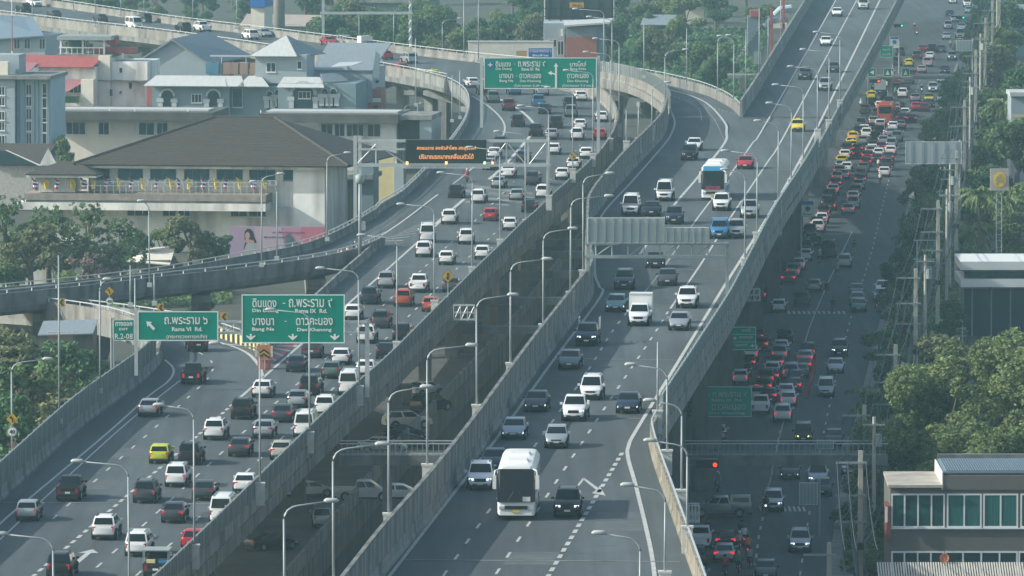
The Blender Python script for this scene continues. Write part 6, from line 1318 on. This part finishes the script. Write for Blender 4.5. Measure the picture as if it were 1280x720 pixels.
blind = mat('green_blind_glass', (.03, .13, .12), .12, spec=.6, noise=.35, scale=1., stretch=(9, 1, .2))
for u0, u1, n in ((1114, 1181, 4), (1183.5, 1227, 2), (1229, 1272.5, 2), (1275.5, 1320, 2), (1322, 1366, 2)): b.window(u0, 617, u1, 659.5, 0., n, 1, FRAME, blind if u0 > 1182 else GLASSG, .12)
for u0, u1, n in ((1114, 1180, 4), (1181, 1272, 4), (1273, 1366, 4)): b.window(u0, 689, u1, 724, 0., n, 1, FRAME, GLASS, .12)
b.bx('hanging_sign', SIGNW, 1106.5, 633, 1109, 652, -.6, -.4)
# corrugated fence roof and dish
b = Bld('corrugated_canopy', 'pale corrugated canopy roof along the bottom edge below the office', 'canopy', 840, 1090, 552)
p0, p1 = b.q(1096, 706, 0), b.q(1400, 706, 0); mb = MB(); n = 96
for i in range(n): x = lerp(p0.x, p1.x, i / n); dx = (p1.x - p0.x) / n; mb.hexa([(x, -6, p0.z - 1.9), (x + dx * .55, -6, p0.z - 1.9), (x + dx * .55, 0, p0.z), (x, 0, p0.z), (x, -6, p0.z - 1.7), (x + dx * .55, -6, p0.z - 1.7), (x + dx * .55, 0, p0.z + .2), (x, 0, p0.z + .2)])
mb.obj('corrugated_sheet', mat('pale_sheet', (.5, .47, .41), .7, noise=.15, scale=.6), b.t); MB().box(p0.x, -5.9, p0.z - 2.1, p1.x, 0, p0.z - 1.95).obj('under_sheet', CONCD, b.t)
for k in range(6): MB().box(p0.x + k * 3.2, -5.7, 0, p0.x + .2 + k * 3.2, -5.5, p0.z - 2.1).obj('post', STEELD, b.t)
p = b.q(1180, 703, -.2) + b.c; t = thing('satellite_dish', 'small orange satellite dish on the corrugated canopy edge', 'satellite dish', p); mb = MB()
n = 12
for r0, r1, y0, y1 in ((0.02, .18, 0, -.03), (.18, .36, -.03, -.12)):
    for i in range(n):
        a0, a1 = 2 * math.pi * i / n, 2 * math.pi * (i + 1) / n; mb.poly([(r0 * math.cos(a0), y0, .35 + r0 * math.sin(a0)), (r0 * math.cos(a1), y0, .35 + r0 * math.sin(a1)), (r1 * math.cos(a1), y1, .35 + r1 * math.sin(a1)), (r1 * math.cos(a0), y1, .35 + r1 * math.sin(a0))])
o = mb.obj('dish', mat('orange_dish', (.5, .16, .07), .6), t); MB().tube([(0, .02, .35), (.1, .15, -.3)], .03, 5).obj('arm', STEEL, t); MB().tube([(0, -.02, .1), (.05, -.3, .4)], .02, 4).obj('feed', STEEL, t)
# petrol station style canopies
b = Bld('shop_canopy', 'low shop with two stacked white canopy bands and dark glass', 'building', 470, 1200, 830)
for v0, v1 in ((327, 337.5), (349, 359)): b.bx('canopy_band', FRAME, 1201, v0, 1420, v1, 0, 12); b.bx('canopy_lip', CONC, 1202, v1, 1420, v1 + 2, .3, 11)
b.bx('glass_upper', GLASSG, 1206, 339.6, 1420, 349, 1, 11); b.bx('glass_wall', GLASS, 1206, 361, 1420, 470, 1, 11)
for k in range(9): b.bx('mullion', SLATE, 1215 + k * 24, 361, 1216.2 + k * 24, 470, .85, .98)
# yellow logo sign on a ladder mast
Yl = 860; t, c = board('logo_sign', 'square grey sign with a yellow round emblem on a ladder-like mast', 'sign', Yl, 1238, 211, 1261, 238, mat('sign_taupe', (.38, .35, .31), .6), None, None, .5)
flat(t, Yl, e(1249.5, 224.5, 8.3, 9.3, 24), mat('logo_yellow', (.68, .48, .04), .6), c, 'emblem', -.1)
for pts in ([(1249, 217), (1250.2, 217), (1250.2, 228), (1249, 228)], [(1248.6, 222), (1249.5, 223), (1245, 230.5), (1243.8, 229.8)], [(1250.6, 222), (1249.7, 223), (1254.2, 230.5), (1255.4, 229.8)], [(1246.5, 219.5), (1247.4, 219), (1244, 226), (1243, 225.4)], [(1252.6, 219.5), (1251.8, 219), (1255.2, 226), (1256.2, 225.4)]): flat(t, Yl, pts, mat('sign_taupe', (.38, .35, .31)), c, 'emblem_line', -.14)
mb = MB(); s = pxm(Yl); zb = -c.z
for x in (-.32, .28): mb.tube([(x, .2, zb), (x, .2, 0)], .07, 6)
for i in range(34): mb.tube([(-.32, .2, -i * .72), (.28, .2, -i * .72)], .045, 5)
mb.obj('ladder_mast', LM, t)
b = Bld('roadside_shop', 'small pale roadside shop with an awning among the far right-hand trees'.replace('right-hand ', 'street-side '), 'building', 235, 1262, 1090); b.bx('wall', GREYW, 1264, 120, 1330, 235, 0, 8); b.bx('awning', TINR, 1262, 115, 1330, 120, -1, 8); b.bx('yellow_strip', YEL, 1266, 143, 1330, 147, -.1, .1); b.window(1266, 149, 1280, 165, 0, 2)
b = Bld('roadside_roof', 'dark blue-grey roof above the wires at the far corner', 'building', 120, 1262, 1480); b.bx('wall', GREYB, 1264, 22, 1330, 120, 0, 8); b.poly('roof', SLATE, [(1258, 24, -1), (1340, 24, -1), (1340, 8, 6), (1264, 8, 6)], .2)
# shed roofs by the exit ramp
b = Bld('tin_roof_shed', 'pale grey tin roofed shed behind the trees next to the exit ramp', 'shed', 490, 50, 742); b.bx('wall', CONCW, 92, 415, 116, 490, 0, 8); b.bx('wall', mat('pinkish_wall', (.35, .28, .27), .8, noise=.15, scale=1), 60, 415, 92, 490, .1, 8); b.poly('roof', SLATE, [(48, 419, -1), (117, 417, -1), (117, 409, 8), (48, 411, 8)], .12)
b = Bld('pale_tin_roof', 'long pale tin roof at the frame edge under the viaduct', 'shed', 455, -40, 790); b.bx('wall', CONCD, -40, 395, 38, 455, 0, 7); b.poly('roof', TINR, [(-45, 393, -1), (42, 391, -1), (22, 383, 7), (-45, 382, 7)], .12)
b = Bld('yellow_wall', 'yellow garden wall behind the ramp barrier', 'wall', 255, 464, 1015); b.bx('wall', YEL, 464, 196, 493, 255, 0, .4); b.bx('grey_wall', GREYW, 493, 208, 505, 255, -.2, .6)
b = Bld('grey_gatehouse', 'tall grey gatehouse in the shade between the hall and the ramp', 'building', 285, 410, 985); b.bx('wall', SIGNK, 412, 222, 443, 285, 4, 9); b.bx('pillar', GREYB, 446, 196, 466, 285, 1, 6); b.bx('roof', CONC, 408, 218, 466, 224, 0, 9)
b = Bld('tan_shed', 'tan roofed shed half hidden behind the trees by the joining ramp', 'shed', 360, 160, 905); b.bx('wall', CONCD, 165, 325, 212, 360, 0, 5); b.poly('roof', CREAM, [(158, 327, -.6), (214, 331, -.6), (210, 312, 6), (172, 316, 6)], .12)
b = Bld('white_fence_wall', 'low white garden wall seen between tree trunks', 'wall', 362, -20, 890); b.bx('wall', WHITE, -20, 333, 66, 362, 0, .4)

# ------------------------------------------------------------------ utility poles and cables
POLES = [(1075, 775, 562), (1036, 810, 677), (1119, 592, 430), (1080, 660, 505), (1144, 520, 335), (1172, 432, 250), (1195, 355, 188), (1205, 290, 125), (1219, 225, 62), (1231, 175, 22), (1240, 135, -12), (1249, 105, -35), (1256, 75, -55)]
tops = []
for k, (u, vb, vt) in enumerate(POLES):
    p = P(u, vb, 0); s = pxm(p.y); h = (vb - vt) / s
    t = thing('utility_pole', f'concrete utility pole with cross-arms, {ordw(k)} from the camera end', 'utility pole', p, 0, 'utility poles along the street')
    MB().hexa([(-.25, -.25, 0), (.25, -.25, 0), (.25, .25, 0), (-.25, .25, 0), (-.16, -.16, h), (.16, -.16, h), (.16, .16, h), (-.16, .16, h)]).obj('shaft', POLEC, t)
    for z in (h - .9, h - 3.4, h - 5.4):
        if z > 2: MB().box(-1.9, -.26, z - .07, .5, -.14, z + .07).obj('cross_arm', STEELD, t)
    MB().box(-.3, -.4, h * .42, .3, -.2, h * .42 + .5).obj('cable_bracket', SIGNK, t)
    tops.append((p, h))
for k, (u, vb, vt) in enumerate(((1128, 575, 452), (1156, 485, 318), (1183, 400, 236), (1187, 365, 205), (1212, 262, 96), (1225, 205, 42), (1246, 122, -30), (1092, 690, 520))):
    p = P(u, vb, 0); h = (vb - vt) / pxm(p.y); t = thing('utility_pole', f'slimmer single concrete pole behind the main pole line, {ordw(k)} from the camera end', 'utility pole', p, 0, 'utility poles along the street')
    MB().tube([(0, 0, 0), (0, 0, h)], [.19, .13], 8).obj('shaft', POLEC, t); MB().box(-.9, -.2, h - .7, .9, -.1, h - .58).obj('cross_arm', STEELD, t); MB().tube([(.35, -.3, h - 2.4), (.35, -.3, h - 1.4)], .28, 8).obj('transformer', STEELD, t)
main = [tops[i] for i in (0, 2, 4, 5, 6, 7, 8, 9, 10, 11, 12)]
run = 0
def cable(pts, r, lab, m=CABLE):
    mb = MB()
    for a, b in zip(pts, pts[1:]):
        L = (b - a).length; n = 7; mb.tube([a.lerp(b, i / n) - Vector((0, 0, .018 * L * 4 * (i / n) * (1 - i / n))) for i in range(n + 1)], r, 4)
    tag(mb.obj('overhead_cable', m), lab, 'cable', 'cables strung between the utility poles')
start = Vector((main[0][0].x - 2, main[0][0].y - 60, 0))
for dx, dz, r, lab in ((-1.8, -.8, .025, 'thin outer cable on the top cross-arms of the poles'), (-1., -.8, .025, 'thin inner cable on the top cross-arms of the poles'), (.4, -.8, .025, 'thin cable on the tree side of the top cross-arms'), (-1.7, -3.3, .03, 'outer cable on the middle cross-arms of the poles'), (-.9, -3.3, .03, 'inner cable on the middle cross-arms'), (-1.5, -5.3, .035, 'outer cable on the lower cross-arms'), (-.6, -5.3, .035, 'inner cable on the lower cross-arms'),
                       (-.35, -6.4, .06, 'upper thick black communication cable along the poles'), (-.35, -6.9, .07, 'second thick black communication cable along the poles'), (-.35, -7.4, .08, 'thickest sagging bundle of black communication cable'), (.3, -7.0, .06, 'grey communication cable on the tree side of the poles')):
    cable([start + Vector((dx, 0, main[0][1] + dz))] + [p + Vector((dx, -.2, h + dz)) for p, h in main], r * 1.25, lab, CABLEG if r < .04 else CABLE)
# ladder-like steel frames for transformers among the trees
for u, v, vb, lb in ((1136, 470, 540, 'steel transformer frame beside the poles near the footbridge'), (1158, 300, 395, 'steel transformer frame further up the street'), (1190, 400, 440, 'grey switch boxes on a steel frame by the dark shop')):
    p = P(u, vb, 0); s = pxm(p.y); h = (vb - v) / s; t = thing('transformer_frame', lb, 'power equipment', p); mb = MB()
    for x in (-1.1, 1.1): mb.tube([(x, 0, 0), (x, 0, h)], .08, 5)
    for z in (h * .5, h * .75, h): mb.tube([(-1.5, 0, z), (1.5, 0, z)], .06, 5)
    mb.obj('steel_frame', STEEL, t); MB().box(-.6, -.5, h * .5 + .1, .6, .4, h * .5 + 1.3).obj('transformer', STEELD, t)
# ------------------------------------------------------------------ vegetation
def crown_mesh(name, kind, lobes, n, leaf, seed, gap=.75):
    """many small leaf faces spread through overlapping lobes; lobes: (x, y, z, rx, ry, rz)"""
    g = np.random.default_rng(seed); w = np.array([l[3] * l[4] + l[3] * l[5] for l in lobes]); w = w / w.sum()
    idx = g.choice(len(lobes), n, p=w); L = np.array(lobes)[idx]
    d = g.normal(size=(n, 3)); d /= np.linalg.norm(d, axis=1)[:, None]
    rr = np.clip(g.normal(.84, .2, n), .2, 1.14)[:, None]
    c = L[:, :3] + d * L[:, 3:] * rr
    # clump: pull leaves towards clump centres so that gaps open between twigs
    m = max(20, n // 30); cc = c[g.choice(n, m)]
    near = np.argmin(((c[:, None, :] - cc[None, :, :]) ** 2).sum(2), 1); c = c * (1 - gap * .55) + cc[near] * gap * .55
    nrm = d * .6 + g.normal(size=(n, 3)) * .6 + np.array([0, 0, .35]); nrm /= np.linalg.norm(nrm, axis=1)[:, None]
    a = np.cross(nrm, g.normal(size=(n, 3))); a /= np.linalg.norm(a, axis=1)[:, None]; b = np.cross(nrm, a)
    s = (leaf * g.uniform(.55, 1.3, n))[:, None]; a = a * s; b = b * s * .62
    v = np.stack([c - a, c + b * .9 - a * .1, c + a, c - b * .9 + a * .1], 1).reshape(-1, 3)
    me = bpy.data.meshes.new(name); me.from_pydata(v.tolist(), [], (np.arange(n * 4).reshape(n, 4)).tolist()); me.materials.append(LEAF[kind]); return me
def trunk_mesh(name, h, lobes, r=.28):
    mb = MB(); mb.tube([(0, 0, -.3), (.08, .05, h * .35), (0, 0, h * .62)], [r * 1.25, r, r * .75], 8)
    for i, l in enumerate(lobes[:10]): 
        q = Vector(l[:3]); b = Vector((0, 0, h * (.36 + .22 * (i % 3) / 2))); mb.tube([b, b.lerp(q, .5) + Vector((0, 0, .4)), q], [r * .55, r * .35, r * .12], 5)
    return mb.mesh(name, BARK)
def feathery(seed, h, w, n):
    g = random.Random(seed); out = []
    for i in range(n):
        a = g.uniform(0, 6.28); z = h * g.uniform(.12, .95); k = max(.15, 1 - abs((z / h - .5) / .55) ** 2.2); q = w * k * math.sqrt(g.uniform(.1, 1)); s = w * g.uniform(.11, .2)
        out.append((q * math.cos(a), q * math.sin(a), z, s, s, s * g.uniform(.8, 1.25)))
    return out
KINDS = {}
def kind(nm, leafk, h, lobes, n, leaf, seeds, gap=.75, r=.28):
    KINDS[nm] = [(crown_mesh('crown_' + nm, leafk, lobes, n, leaf, s, gap), trunk_mesh('trunk_' + nm, h, lobes, r)) for s in seeds]
def lobes(seed, h, w, n, zlo=.45):
    g = random.Random(seed); out = []
    for i in range(n * 2):
        a = g.uniform(0, 6.28); z = h * g.uniform(zlo, .93) if i else h * .88; k = 1 - abs((z / h - .62) / .5) ** 2; q = g.uniform(.2, .86) * w * max(.25, k) * (1 if i else 0); s = w * g.uniform(.17, .34)
        out.append((q * math.cos(a), q * math.sin(a), z, s * g.uniform(.8, 1.3), s * g.uniform(.8, 1.3), s * g.uniform(.5, .85)))
    return out
kind('broad', 'mid', 10, lobes(3, 10, 5, 8), 9500, .24, (1, 2)); kind('dense', 'dark', 10, lobes(5, 10, 4.6, 8, .35), 9500, .24, (3, 4), .45); kind('bright', 'light', 8, lobes(8, 8, 4.2, 9, .22), 11000, .18, (5, 6), .6)
kind('sparse', 'mid', 10, lobes(11, 10, 5.4, 9, .32), 4800, .19, (7, 8), .95); kind('olive', 'olive', 8, lobes(14, 8, 4.4, 8, .35), 9000, .19, (9, 10), .8); kind('pink', 'pink', 6, lobes(17, 6, 3.2, 7, .4), 2600, .2, (11,), .9); kind('shrub', 'mid', 2.4, lobes(19, 2.2, 1.7, 5, .3), 1300, .17, (12, 13), .6, .06); kind('bigbright', 'light', 14, feathery(23, 14, 7.6, 48), 60000, .14, (14,), .7, .4)
TREES = []
def tree(nm, p, sc, lab, grp=None, nameo='tree', cat='tree', sx=1.):
    cm, tm = KINDS[nm][len(TREES) % len(KINDS[nm])]; t = thing(nameo, lab, cat, p, R.uniform(0, 6.28), grp); t.scale = (sc * sx, sc * sx, sc); link('trunk', tm, t); link('crown', cm, t); TREES.append(t); return t
# trees beside the hall and joining ramp: (u, v of the foot, height px, kind, label)
def treepx(u, vb, vt, nm, lab, grp=None, nameo='tree', cat='tree', sx=1.):
    p = P(u, vb, 0); h = (vb - vt) / pxm(p.y); base = {'broad': 11.2, 'dense': 11.2, 'bright': 9.4, 'sparse': 11.5, 'olive': 9.2, 'pink': 7, 'shrub': 2.7, 'bigbright': 16.5}[nm]
    return tree(nm, p, h / base, lab, grp, nameo, cat, sx)
for a in ((8, 375, 222, 'sparse', 'tall mid-green tree at the frame edge before the hall'), (62, 372, 238, 'sparse', 'open airy tree covering the porch end of the hall'), (108, 368, 232, 'sparse', 'open leafy tree in front of the hall terrace middle'), (38, 385, 268, 'olive', 'olive-toned tree low beside the joining ramp at the frame edge'), (238, 352, 262, 'olive', 'round olive-green tree in front of the hall by the banner'), (205, 350, 272, 'bright', 'light green tree beside the lamp before the hall'),
          (270, 350, 285, 'broad', 'smaller green tree tucked against the banner end'), (172, 352, 280, 'dense', 'dark tree in the gap before the tan shed'), (112, 378, 305, 'pink', 'pink-flowering tree beside the joining ramp'), (145, 372, 318, 'pink', 'second smaller pink-flowering tree near the tan shed'), (85, 395, 330, 'bright', 'bright low tree hanging at the ramp railing'), (150, 370, 255, 'sparse', 'thin-crowned tree before the hall lower windows'), (12, 390, 320, 'broad', 'green tree filling the corner above the joining ramp')):
    treepx(*a)
for a in ((25, 600, 395, 'olive', 'olive-brown tree with fine twigs behind the ribbed wall', None, 'tree', 'tree', 1.15), (75, 560, 408, 'dense', 'dark green tree between lamps behind the ribbed wall', None, 'tree', 'tree', 1.1), (15, 660, 470, 'dense', 'shaded tree by the 40 sign behind the ribbed wall'), (60, 590, 455, 'olive', 'yellowish tree in front of the tin roofed shed'), (-15, 640, 415, 'broad', 'tree at the frame edge behind the ribbed wall'), (105, 525, 425, 'dense', 'narrow dark tree next to the shed wall'), (230, 425, 385, 'broad', 'low tree below the dark viaduct behind the green signs'), (205, 420, 378, 'bright', 'bright bush-like tree under the viaduct by the exit sign'), (255, 415, 365, 'dense', 'dark tree in the shade under the viaduct')):
    treepx(*a)
treepx(281, 110, 34, 'dense', 'single rounded dark tree rising beside the slate warehouse roof', sx=1.25); treepx(96, 115, 30, 'olive', 'olive tree tuft above the roof terrace by the viaduct'); treepx(300, 90, 42, 'pink', 'pale blossom tree beside the rounded dark tree', sx=.8)
treepx(83, 262, 158, 'bright', 'bright green bush tree beside the porch of the hall', sx=.6); treepx(70, 240, 165, 'dense', 'dark tree behind the white cottage', sx=.8); treepx(163, 130, 62, 'dense', 'small rounded tree on the white house wing', sx=.4)
for a in ((1230, 650, 380, 'bigbright', 'huge pale green tree behind the office block', None, 'tree', 'tree', 1.2), (1178, 655, 425, 'bigbright', 'bright green tree at the street edge by the office', None, 'tree', 'tree', 1.2), (1282, 640, 390, 'bigbright', 'broad tree at the frame edge above the office', None, 'tree', 'tree', 1.1), (1195, 560, 405, 'olive', 'olive tree in front of the dark shop glass', None, 'tree', 'tree', 1.1), (1160, 600, 465, 'bright', 'light green tree beside the footbridge end', None, 'tree', 'tree', 1.05), (1262, 690, 480, 'bigbright', 'lowest bright tree touching the office parapet', None, 'tree', 'tree', 1.3)): treepx(*a)
# street trees between the road and the poles
st = [(1098, 690, 628), (1085, 760, 690), (1110, 720, 640), (1100, 640, 585), (1105, 590, 520), (1092, 560, 500), (1112, 540, 470), (1120, 500, 430), (1108, 470, 400), (1128, 445, 372), (1118, 420, 352), (1138, 400, 330), (1126, 375, 300), (1142, 350, 268), (1134, 330, 255), (1152, 315, 235), (1146, 290, 215), (1160, 285, 195), (1168, 262, 170), (1158, 245, 188), (1178, 235, 150), (1172, 215, 140), (1186, 205, 120), (1180, 190, 125), (1194, 175, 92), (1190, 160, 88), (1204, 150, 70), (1212, 125, 50), (1218, 105, 32), (1224, 85, 12), (1230, 62, -6), (1236, 40, -20)]
ks = ['dense', 'broad', 'sparse', 'bright', 'olive', 'broad']
for k, (u, vb, vt) in enumerate(st): treepx(u, vb, vt, ks[k % 6], f'{["dark", "mid-green", "airy", "light green", "olive", "leafy"][k % 6]} street tree, {ordw(k)} along the kerb', 'street trees along the kerb', sx=.78)
st2 = [(1265, 330, 215), (1272, 260, 130), (1240, 300, 195), (1225, 330, 245), (1215, 290, 195), (1250, 215, 95), (1275, 200, 70), (1245, 150, 45), (1268, 130, 20), (1240, 250, 150), (1258, 90, -10), (1232, 190, 100), (1275, 340, 250), (1222, 380, 300), (1188, 445, 365), (1180, 500, 420)]
for k, (u, vb, vt) in enumerate(st2): treepx(u, vb, vt, ['bright', 'broad', 'dense', 'olive'][k % 4], f'{["bright", "green", "dark", "olive"][k % 4]} tree behind the utility poles, {ordw(k)} in the belt by the logo sign', 'trees behind the utility poles')
# palms
def palm(u, vb, vt, lab):
    p = P(u, vb, 0); h = (vb - vt) / pxm(p.y) * .82; t = thing('palm_tree', lab, 'palm tree', p, R.uniform(0, 6), 'palms by the logo sign'); MB().tube([(0, 0, 0), (.2, 0, h * .5), (.1, .1, h)], [.24, .18, .15], 8).obj('trunk', BARK, t)
    g = random.Random(u); mb = MB()
    for i in range(26):
        a = i * 2.4; el = g.uniform(-.2, 1.1); L = g.uniform(2.6, 3.4); pr = None
        for j in range(9):
            f = j / 8; r = L * f * math.cos(el * (1 - .5 * f)); z = h + L * f * math.sin(el) - 2.1 * f * f; c = Vector((.1 + r * math.cos(a), .1 + r * math.sin(a), z))
            if pr is not None:
                side = Vector((-math.sin(a), math.cos(a), 0)) * (.62 * (1 - abs(2 * f - .9) * .7))
                for sgn in (-1, 1): mb.poly([pr, c, c + side * sgn + Vector((0, 0, -.35)), pr.lerp(c, .4) + side * sgn + Vector((0, 0, -.38))])
            pr = c
    mb.obj('crown', LEAF['light'], t)
for a in ((1222, 345, 218, 'tall palm with drooping fronds beside the ladder mast'), (1258, 335, 232, 'shorter palm behind the ladder mast'), (1212, 335, 275, 'low palm near the white canopy bands'), (1252, 220, 110, 'palm standing far up among the roadside trees'), (1092, 530, 488, 'small dark palm at the kerb above the footbridge')): palm(*a)
# wooded belt beyond the flyovers
WB = []
for i in range(64):
    u = R.uniform(395, 905); vb = R.uniform(78, 112) if u > 560 else R.uniform(66, 84)
    if 575 < u < 770 and vb > 92: vb = R.uniform(78, 92)
    if 690 < u < 765: vb = R.uniform(70, 82)
    if u > 770: vb = R.uniform(86, 128) if u > 860 else R.uniform(82, 105)
    WB.append((u, vb))
for i in range(46): WB.append((R.uniform(380, 960), R.uniform(5, 58)))
for i in range(26): WB.append((R.uniform(380, 960), R.uniform(-45, 8)))
for i in range(44): WB.append((R.uniform(-20, 460), R.uniform(-40, 22)))
for i in range(16): WB.append((R.uniform(1210, 1290), R.uniform(-30, 60)))
for i in range(20): WB.append((R.uniform(60, 330), R.uniform(24, 40)))
WBN = {}
for k, (u, vb) in enumerate(sorted(WB, key=lambda q: q[0])):
    hh = R.uniform(46, 78) if u > 360 else R.uniform(30, 56)
    reg = 'behind the curving viaduct' if u < 560 else 'between the far sign and red tower block' if u < 770 else 'behind the inbound ramp' if u < 1000 else 'past the street corner shops'
    kd = ['dense', 'broad', 'dense', 'bright', 'olive', 'broad'][R.randrange(6)]
    cn = {'dense': 'dark', 'broad': 'mid-green', 'bright': 'light green', 'olive': 'olive'}[kd]; WBN[(cn, reg)] = WBN.get((cn, reg), -1) + 1
    treepx(u, vb, vb - hh, kd, f'{cn} tree {reg}, {ordw(WBN[(cn, reg)])} from the hall side', f'wooded belt trees {reg}', sx=R.uniform(.8, 1.15))
# shrubs in planters and along walls
for u, vb, vt, lab in ((448, 111, 101, 'leafy shrub in the planter on the pink-brown kiosk'), (466, 111, 102, 'second leafy shrub on the pink-brown kiosk roof')):
    Y = 1128; p = PY(u, vb, Y); tree('shrub', p, .8, lab, 'kiosk roof shrubs', 'shrub', 'shrub', 1.5)
for k, (u, vb) in enumerate(((472, 246), (480, 244), (487, 250), (478, 252))): treepx(u, vb + 6, vb - 20, 'shrub', f'{["green", "tall green", "low", "spreading"][k]} shrub before the yellow garden wall', 'shrubs by the yellow wall', 'shrub', 'shrub')
for k in range(22):
    v = 712 - k * 17; u = interp([(300, 1128), (480, 1086), (600, 1057), (720, 1043)], v) + R.uniform(3, 22); treepx(u, v, v - R.uniform(20, 36), 'shrub', f'roadside shrub at the pavement edge, {ordw(k)} from the camera end', 'shrubs along the pavement', 'shrub', 'shrub', 1.3)
# ground cover
def cover(name, lab_kind, quads, n, leaf, seed, kd):
    g = np.random.default_rng(seed); pts = []
    for q in quads:
        a, b, c, d = [np.array(P(u, v, 0)) for u, v in q]; s, t = g.uniform(size=(2, n)); pts.append(a * ((1 - s) * (1 - t))[:, None] + b * (s * (1 - t))[:, None] + c * (s * t)[:, None] + d * ((1 - s) * t)[:, None])
    c = np.concatenate(pts); m = len(c); c[:, 2] += g.uniform(0, .9, m); a = g.normal(size=(m, 3)); a /= np.linalg.norm(a, axis=1)[:, None]; b = np.cross(a, g.normal(size=(m, 3))); b /= np.linalg.norm(b, axis=1)[:, None]
    a *= leaf; b *= leaf * .6; v = np.stack([c - a, c + b, c + a, c - b], 1).reshape(-1, 3); me = bpy.data.meshes.new(name); me.from_pydata(v.tolist(), [], np.arange(m * 4).reshape(m, 4).tolist()); me.materials.append(LEAF[kd]); tag(link(name, me), kind='stuff')
cover('undergrowth', '', [((395, 92), (560, 92), (560, 40), (395, 40)), ((560, 110), (930, 130), (960, 40), (560, 40))], 26000, .8, 5, 'dense' if False else 'dark')
cover('ground_cover', '', [((1050, 720), (1140, 720), (1180, 480), (1095, 480)), ((1095, 480), (1200, 480), (1240, 250), (1140, 250)), ((-60, 640), (150, 480), (110, 440), (-60, 440)), ((-20, 400), (290, 380), (290, 340), (-20, 350))], 9000, .3, 6, 'mid')

# ------------------------------------------------------------------ hazy air
mb = MB(); mb.box(-560, -170, -3.6, 560, 3040, 73.0)
hz = mb.obj('haze', []); hm = bpy.data.materials.new('haze_air'); hm.use_nodes = True; t_ = hm.node_tree; t_.nodes.remove(t_.nodes['Principled BSDF'])
vp = t_.nodes.new('ShaderNodeVolumePrincipled'); vp.inputs['Color'].default_value = (.5, .86, .98, 1); vp.inputs['Density'].default_value = HAZE; vp.inputs['Anisotropy'].default_value = .2
t_.links.new(vp.outputs[0], t_.nodes['Material Output'].inputs['Volume']); hz.data.materials.append(hm); hz['kind'] = 'stuff'

for o_ in bpy.data.objects:
    if o_.get('label') and not 4 <= len(o_['label'].split()) <= 16: print('LABEL', o_.name, o_['label'])
